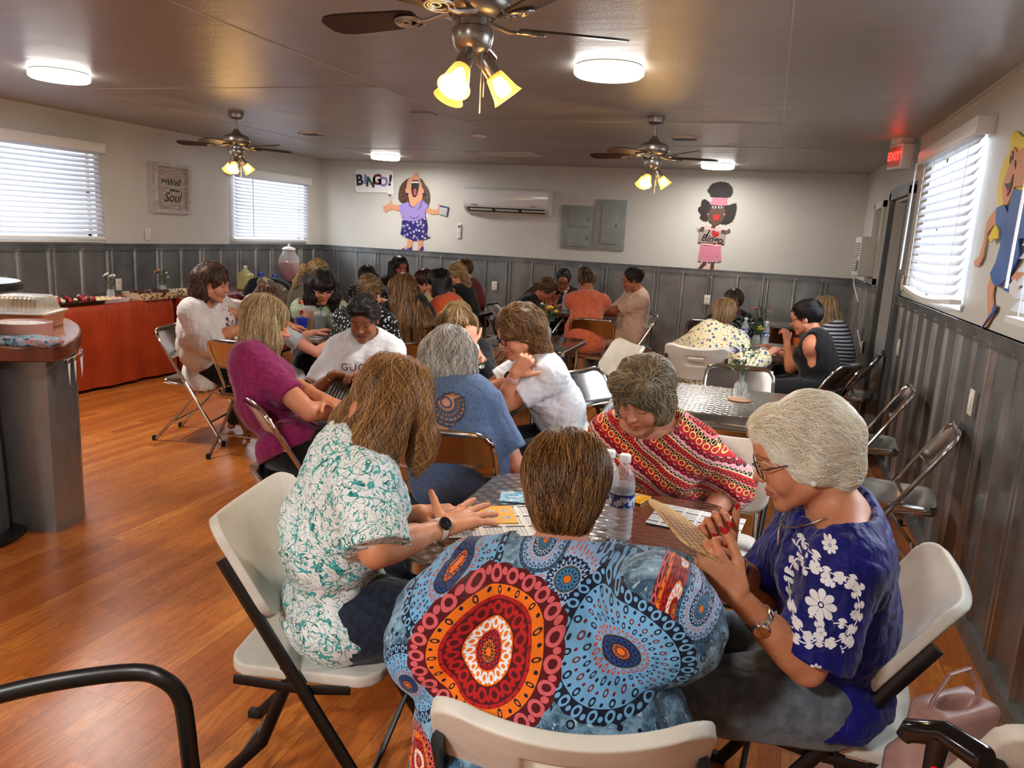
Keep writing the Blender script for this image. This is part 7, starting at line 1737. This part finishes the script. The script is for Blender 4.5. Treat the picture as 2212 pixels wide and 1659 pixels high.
# ---- bar counter at the left
def counter():
    t = thing('bar_counter', 'rounded wood-topped counter on a ribbed metal base at the left edge', 'counter', (-3.6, 3.0, 0)); o = Vector((-3.6,3.0,0))
    m = MT('oak_laminate_top', .22, spec=.6); n = m.noise(6,4,.6,stretch=(1,8,1),dist=1); m.color(m.mix(n.ss(.4,.65), S(176,110,62), S(142,80,42))); e = mottled('mahogany_edge', S(84,36,20), S(104,46,26), 12, .25)
    P = [(-3.75,2.28),(-3.35,2.45),(-3.06,2.64),(-3.09,2.74),(-3.18,2.87),(-3.30,3.01),(-3.45,3.16),(-3.62,3.30),(-3.82,3.43),(-4.05,3.52),(-4.35,3.55),(-4.6,3.5),(-4.6,2.5)]
    def off(k, z): 
        c = Vector((-3.75,2.95)); return [Vector((c.x+(x-c.x)*k, c.y+(y-c.y)*k, z))-o for x, y in P]
    MB().loft([off(.985,.948), off(.975,.9495)], cap=True).obj('counter_top', m.m, parent=t, angle=20)
    MB().loft([off(.99,.885), off(1,.89), off(1,.944), off(.985,.9482)], cap=True).obj('edge_band', e, parent=t, angle=30)
    b = MB(); q = [(-3.20,2.72),(-3.24,2.92),(-3.48,3.12),(-4.3,3.2),(-4.3,2.75),(-3.6,2.60)]; q2 = []
    for (x0,y0),(x1,y1) in zip(q, q[1:]+q[:1]):
        n_ = max(1, int(hypot(x1-x0,y1-y0)/.05))
        for k in range(n_): u = k/n_; s = .012 if k % 2 else 0; q2.append((x0+(x1-x0)*u+s*.7, y0+(y1-y0)*u+s*.3))
    b.loft([[Vector((x,y,z))-o for x,y in q2] for z in (0,.89)]); b.obj('base', M_GALV, parent=t, angle=20)
    return t
counter()
ZC_ = .951
t = thing('cake_box', 'long clear ribbed food container with an orange-brown bake on the counter', 'food container', (-3.86, 3.02, ZC_), radians(28))
MB().loft([rr2(.27,.14,.03,0), rr2(.28,.15,.03,.075)]).obj('tray', mottled('bake_tray', S(176,104,60), S(204,140,90), 20, .4), parent=t)
cl = MT('ribbed_clear_lid', .15, color=S(226,216,190), alpha=.55, spec=.8); cx, cy, cz = cl.xyz(); cl.bump(((cx*300).sin()+(cy*300).sin()), .5, .003)
MB().loft([rr2(.295,.165,.035,.078), rr2(.295,.165,.035,.084), rr2(.265,.135,.03,.086), rr2(.245,.12,.03,.155), rr2(.23,.105,.03,.163)]).obj('lid', cl.m, parent=t)
pl = thing('plate_stack', 'tall stack of pink paper plates on the counter', 'plates', (-3.42, 2.80, ZC_))
pm = MT('pink_paper_edge', .6); px_, py_, pz_ = pm.xyz(); pm.color(pm.mix(((pz_/.0042).fract()-.5).abs().lt(.18), S(206,150,134), S(160,100,88)))
MB().lathe([(.001,0),(.10,.0),(.122,.006),(.124,.075),(.119,.077),(.10,.066),(.001,.066)], 40).obj('plates', pm.m, parent=pl)
pc_ = MT('printed_plate_face', .5); pc_.color(pc_.mix(pc_.noise(50,1).gt(.62), S(232,226,214), S(150,90,80))); MB().lathe([(.001,.0665),(.10,.0668)], 36).obj('plate_face', pc_.m, parent=pl)
V_, Q_ = multi([pb((0,0,.012), (.12,.06,.006), .006, np.array(Matrix.Rotation(.3,3,'Z')), .02), pb((.05,.02,.022), (.09,.05,.004), .005, np.array(Matrix.Rotation(-.2,3,'Z')), .02), pb((-.06,-.01,.02), (.08,.06,.004), .005, np.array(Matrix.Rotation(.7,3,'Z')), .02)], .006, (), folds(.006, 40, None, 1))
nm = MT('floral_napkin', .7); nm.color(nm.ramp(nm.noise(22,3,dist=1.5), [(.35,S(34,54,70)),(.48,S(104,140,160)),(.56,S(150,176,186)),(.62,S(190,110,110))])); o = to_mesh('napkins', V_, Q_, nm.m, (0,0,0)); o.location = (-3.22, 2.66, ZC_); tag(o, 'crumpled blue floral napkins on the counter edge', 'napkins')
# pennant banner under the counter edge
pn = thing('bingo_pennants', 'string of small paper pennants reading BINGO under the counter edge', 'banner', (-3.10, 2.74, .89))
pts = [(-3.085,2.70),(-3.12,2.78),(-3.17,2.86),(-3.24,2.93),(-3.31,3.0)]; b = MB(); b.tube([Vector((x-.0+.02,y,0.885))-pn.location for x, y in pts], .0015, 5); b.obj('string', M_WHITE2, parent=pn)
for i, (x, y) in enumerate([(-3.10,2.74),(-3.14,2.81),(-3.20,2.90),(-3.26,2.96)]):
    d = Vector((-.06,.075,0)).normalized(); p = Vector((x+.02, y, .885))-Vector(pn.location); MB().prism([p-d*.036, p+d*.036, p+Vector((0,0,-.125))], Vector((.9,.5,0))*.0015).obj('pennant', M_PAPER, parent=pn, smooth=False)
    nrm = Vector((d.y,-d.x,0)); nrm = nrm if nrm.dot(Vector((1,-1,0))) > 0 else -nrm
    lettering('lettering', 'BINGO', .022, frame(p+nrm*.0026+Vector((0,0,-.013)), Vector((0,0,1)).cross(nrm), (0,0,1), nrm), flat('pennant_ink', S(120,30,50) if i != 1 else S(70,120,50), .5), pn, depth=.0004, bold=.0012)
# ---- pedestal at the very left
t = thing('pedestal_table', 'tall steel pedestal with black round top and base at the far left edge', 'pedestal', (-3.51, 2.50, 0))
MB().lathe([(.001,.0),(.235,.0),(.24,.012),(.235,.03),(.18,.038),(.001,.04)], 40).obj('base', M_BLACK, parent=t)
MB().lathe([(.175,.038),(.17,.3),(.155,.7),(.145,1.19)], 40).obj('column', M_RAIL, parent=t)
MB().lathe([(.001,1.19),(.285,1.19),(.30,1.20),(.30,1.225),(.29,1.235),(.001,1.236)], 44).obj('table_top', M_BLACK, parent=t)
for z in (.25,.5,.75,1.0):
    r = .172-(z-.038)*.024; d = Vector((.55,-.83,0)); 
    for a in (-1.2,-.45,.35):
        q = Matrix.Rotation(a, 3, 'Z') @ d; MB().lathe([(.001,.004),(.012,.003),(.014,0)], 14, q*(r-.001)+Vector((0,0,z)), q).obj('stud', M_WHITE, parent=t)
t = thing('dessert_stand', 'thin gold dessert stand with yellow and orange napkins on the pedestal', 'stand', (-3.34, 2.48, 1.237)); GD = MT('brass_wire', .25, 1.0, color=S(206,160,70)).m
MB().tube([(.02,0,0),(.0,0,.10),(-.02,0,.22),(-.02,0,.27)], .004, 8).obj('wire_stem', GD, parent=t); MB().lathe([(.001,.19),(.05,.192),(.055,.205),(.05,.2)], 24, (-.02,0,0)).obj('plate', flat('tan_plate', S(176,130,96), .4), parent=t)
t = tag(MB().box((0,0,.02), (.16,.13,.04), rz=.4).obj('napkin_pile', flat('yellow_napkins', S(222,150,30), .7)), 'yellow and orange folded napkins on the pedestal top', 'napkins'); t.location = (-3.45, 2.44, 1.237)
# ---- foreground: black arm chair, pink bag, cane
def armchair():
    t = thing('arm_chair', 'black tubular arm chair at the bottom left corner', 'chair', (-1.22, .98, 0)); o = Vector((-1.22,.98,0))
    P3 = [onZ(-140,1545,.62), onZ(0,1500,.64), onZ(150,1468,.655), onZ(290,1452,.655), onZ(350,1466,.645), onZ(390,1505,.60)]
    P3 += [onZ(404,1580,.52), onZ(412,1650,.44)]; e = P3[-1]; P3 += [Vector((e.x+.02, e.y+.01, .2)), Vector((e.x+.03, e.y+.02, .0))]
    b = MB(); P3 = [Vector(p)-o for p in P3]; sm = []
    for i in range(len(P3)-1):
        a0, a1, a2, a3 = P3[max(i-1,0)], P3[i], P3[i+1], P3[min(i+2,len(P3)-1)]
        for k in range(4): u = k/4; sm.append(a1*1.0 + (a2-a0)*.5*u + (a0*2-a1*5+a2*4-a3)*.5*u*u + (a1*3-a0-a2*3+a3)*.5*u*u*u)
    sm.append(P3[-1]); b.tube(sm, .0145, 12, flat=1.3); b.obj('arm_frame', M_TUBEBLK, parent=t)
    c = e - o; back = (onZ(-140,1545,.62)-onZ(290,1452,.655)).normalized(); side = Vector((back.y,-back.x,0)).normalized(); side = side if side.y < 0 else -side
    q = np.array([[back.x, side.x, 0],[back.y, side.y, 0],[0,0,1]]); cc = V3(c.x, c.y, .42) + V3(*back)*.25 + V3(*side)*.23
    V_, Q_ = multi([pb(cc, (.20,.19,.02), .03, q, .01)], .009); to_mesh('seat', V_, Q_, cloth('olive_upholstery', S(92,86,60), sc=60), (0,0,0), t)
    for sx, sy in ((.45,0),(.45,.46),(0,.46)):
        p = Vector((c.x,c.y,0)) + back*sx + side*sy; MB().tube([(p.x,p.y,0),(p.x,p.y,.42)], .0135, 8).obj('leg', M_TUBEBLK, parent=t)
    return t
armchair()
def bag():
    c = Vector((.53, 1.62, 0)); c = onZ(1985, 1640, .22); c = Vector((.47,1.68,.446))
    t = thing('handbag', 'dusty pink leather handbag with a leopard lining beside the cane', 'handbag', c); t.scale = (.66,)*3; R = np.array(Matrix.Rotation(radians(40), 3, 'Z'))
    V_, Q_ = multi([pb((0,0,.17), (.10,.045,.14), .03, R, .02), pb((0,0,.08), (.14,.07,.05), .03, R, .08), pe((0,0,.40), (.10,.032,.13), R, .02, '-')], .006, (), folds(.005, 18, None, 2))
    pk_ = mottled('dusty_pink_leather', S(166,126,118), S(182,142,132), 14, .42); to_mesh('bag_body', V_, Q_, pk_, (0,0,0), t)
    r = Matrix.Rotation(radians(40), 3, 'Z'); pts = [r @ Vector(p) for p in ((-.12,0,.26),(-.11,0,.36),(-.05,0,.44),(.03,0,.45),(.09,0,.38),(.12,0,.27))]
    MB().tube(pts, .011, 8, flat=.45).obj('strap', pk_, parent=t)
    for s in (-1, 1): MB().tube([r @ Vector((s*.12+.018*cos(k*pi/6), 0, .27+.018*sin(k*pi/6))) for k in range(12)], .003, 6, closed=True).obj('ring', M_CHROME, parent=t)
    lp = MT('leopard_lining', .7); lp.color(lp.mix((lp.voro(60)-.3).abs().lt(.1), S(150,112,70), S(30,22,18))); MB().box(r @ Vector((0,0,.27)), (.17,.035,.004), M=r).obj('lining', lp.m, parent=t)
    o = MB(); V_, Q_ = multi([pe((0,0,.03), (.09,.05,.03), None, .02)], .007, (), folds(.012, 40, None, 1)); o = to_mesh('tissue', V_, Q_, M_PAPER, (0,0,0)); o.location = (.36, 1.60, .446); tag(o, 'crumpled white paper beside the pink handbag', 'paper')
bag()
def cane():
    a, b_, m_ = onY(1965, 1578, 1.02), onY(2122, 1638, .96), onY(2040, 1590, 1.0); t = thing('walking_cane', 'black walking cane with red button leaning at the bottom right', 'cane', (m_.x, m_.y, 0)); o = Vector((m_.x, m_.y, 0))
    MB().tube([a-o+Vector((-.006,0,-.012)), a-o, m_-o+Vector((0,0,.004)), b_-o, b_-o+(b_-m_)*.12], [.010,.015,.0155,.017,.015], 14).obj('handle', flat('glossy_black_handle', S(14,14,16), .12), parent=t)
    g = Vector((m_.x-.012, m_.y+.01, 0)); MB().tube([m_-o+Vector((-.005,0,0)), (-.006,.005,m_.z-.06), (-.01,.02,m_.z-.12), (-.012,.03,.03)], [.014,.011,.0105,.010], 12).obj('shaft', M_TUBEBLK, parent=t)
    MB().lathe([(.001,.0),(.018,.0),(.016,.03),(.011,.035)], 14, (-.012,.03,0)).obj('rubber_tip', M_RUB, parent=t)
    MB().ell((-.006,-.008,m_.z-.045), (.006,.004,.006), n=12, m=8).obj('red_button', flat('red_button', S(200,14,20), .3), parent=t)
cane()
# ---- shirt lettering, watches, jewellery (worn: parts of the person)
def on_body(pp, name, s, size, px, py, mat, dist=.0015, **k):
    """lettering laid over the chest: every vertex is dropped onto the shirt surface"""
    root = pp['root']; top = [c for c in root.children if c.name.split('.')[0] == 'tee'][0]
    org = Vector(tuple(pp['base'])); ctr = onY(px, py, pp['ch'][1]) - org
    d = Vector(tuple(pp['fs'])); r = Vector(tuple(pp['r'])); me = text_mesh(s, size, depth=.0, **k)
    up = Vector(tuple(pp['us'])); xr = -r                                  # reads from the front
    for v in me.vertices:
        p = ctr + xr*v.co.x + up*v.co.y; hit, loc, nrm, idx = top.ray_cast(p + d*.35, -d, distance=.9)
        v.co = (loc + d*dist) if hit else p
    me.materials.clear(); me.materials.append(mat); me.name = name; o = bpy.data.objects.new(name, me); COL.objects.link(o); o.parent = root; return o
bpy.context.view_layer.update()
on_body(PC_, 'shirt_lettering', 'GUCCI', .058, 782, 787, flat('maroon_print', S(92,26,24), .6), space=1.15, res=4)
def band(pp, kk, name, rad, w, mat, t_=.10, face=None, fmat=None):
    s = 1 if kk == 'R' else -1; a, b_ = Vector(tuple(pp['el'][s]-pp['base'])), Vector(tuple(pp['wr'][s]-pp['base'])); d = (b_-a).normalized(); c = b_ - d*t_; u, v = basis(d)
    o = MB().lathe([(rad-.001,-w/2),(rad+.0022,-w/2+.001),(rad+.0025,0),(rad+.0022,w/2-.001),(rad-.001,w/2)], 28, c, d).obj(name, mat, parent=pp['root'])
    if face is not None:
        f = Vector(face); f = (f - d*f.dot(d)).normalized(); MB().lathe([(.001,.011),(.015,.0105),(.0175,.008),(.0175,.0)], 24, c + f*(rad+.001), f).obj('watch_case', fmat or M_BLACK, parent=o)
    return o
band(PD, 'R', 'wrist_watch', .0275, .018, flat('cream_strap', S(216,196,178), .5), .022, (.2,-.9,.5), flat('dark_watch_face', S(24,28,32), .12))
band(PJ, 'L', 'wrist_watch', .030, .013, M_CHROME, .075, (-.3,-1,.2), M_CHROME)
for k in range(3): band(PJ, 'R', 'bracelet', .031, .003, M_CHROME, .06+k*.006)
band(PF, 'L', 'wrist_watch', .0275, .022, M_WHITE, .03, (-.1,-1,.1), M_RAIL)
band(PG, 'L', 'wrist_watch', .0275, .020, flat('pink_strap', S(220,170,160), .5), .03, (-1,.2,.5), M_BLACK)
band(PC_, 'R', 'bracelet', .028, .008, M_CHROME, .03)
NP = flat('red_nail_polish', S(196,10,26), .15)
for kk in 'RL':
    for p, d, n in PJ['tips'][kk][:5]:
        b = MB(); b.tube([Vector(tuple(p - PJ['base'] - d*.003)), Vector(tuple(p - PJ['base'] + d*.008)), Vector(tuple(p - PJ['base'] + d*.015))], [.0078,.0068,.003], 10, flat=.75); b.obj('fingernail', NP, parent=PJ['root'])
def necklace():
    pp = PJ; f, r = pp['f'], pp['r']; C = pp['C7'] - pp['base']; pts = []
    for k in range(17):
        a = -2.3 + 4.6*k/16; p = C + r*sin(a)*.078 + f*(.045 + cos(a)*.075) + V3(0,0,.005 - .055*max(0, cos(a))); pts.append(tuple(p))
    MB().tube(pts, .0022, 6).obj('necklace', M_CHROME, parent=pp['root'])
    p = Vector(pts[8]); MB().tube([p, p+Vector((0,-.002,-.02)), p+Vector((0,-.004,-.05))], [.003,.009,.006], 8, flat=.5).obj('pendant', M_CHROME, parent=pp['root'])
    T = lambda q: Vector(tuple(pp['H'] + pp['Rh']@(V3(q)*pp['hs']) - pp['base']))
    for x in (-1, 1): MB().ell(T((x*.080,-.006,-.040)), .0075, n=12, m=8).obj('earring', M_WHITE, parent=pp['root'])
necklace()
def lattice():
    """crochet lattice laid over the open back of the denim blue top"""
    pp = PE_; root = pp['root']; body = [c for c in root.children if c.name.split('.')[0] == 'body'][0]
    C = pp['C7'] - pp['base']; us, r, fs = Vector(tuple(pp['us'])), Vector(tuple(pp['r'])), Vector(tuple(pp['fs'])); ctr = Vector(tuple(C)) - us*.050
    def on(a, q):
        p = ctr + r*(sin(a)*q) - us*(cos(a)*q); hit, loc, n, i = body.ray_cast(p - fs*.4, fs, distance=.8); return (loc - fs*.010) if hit else p - fs*.1
    b = MB()
    for q, w in ((.022,.0035),(.040,.0042),(.060,.0032),(.080,.0045),(.098,.0050)):
        a0 = 1.95 if q > .03 else pi; b.tube([on(-a0+2*a0*k/28, q) for k in range(29)], w, 6)
    for k in range(15):
        a = -1.9 + 3.8*k/14; b.tube([on(a, .040), on(a, .06), on(a, .08), on(a, .100)], .0030, 6)
    b.tube([on(-1.95, .10), on(-2.25, .10), on(-2.6, .10)], .005, 6); b.tube([on(1.95, .10), on(2.25, .10), on(2.6, .10)], .005, 6)
    b.obj('crochet_lattice', cloth('denim_blue_cord', S(70,90,120)), parent=root)
lattice()
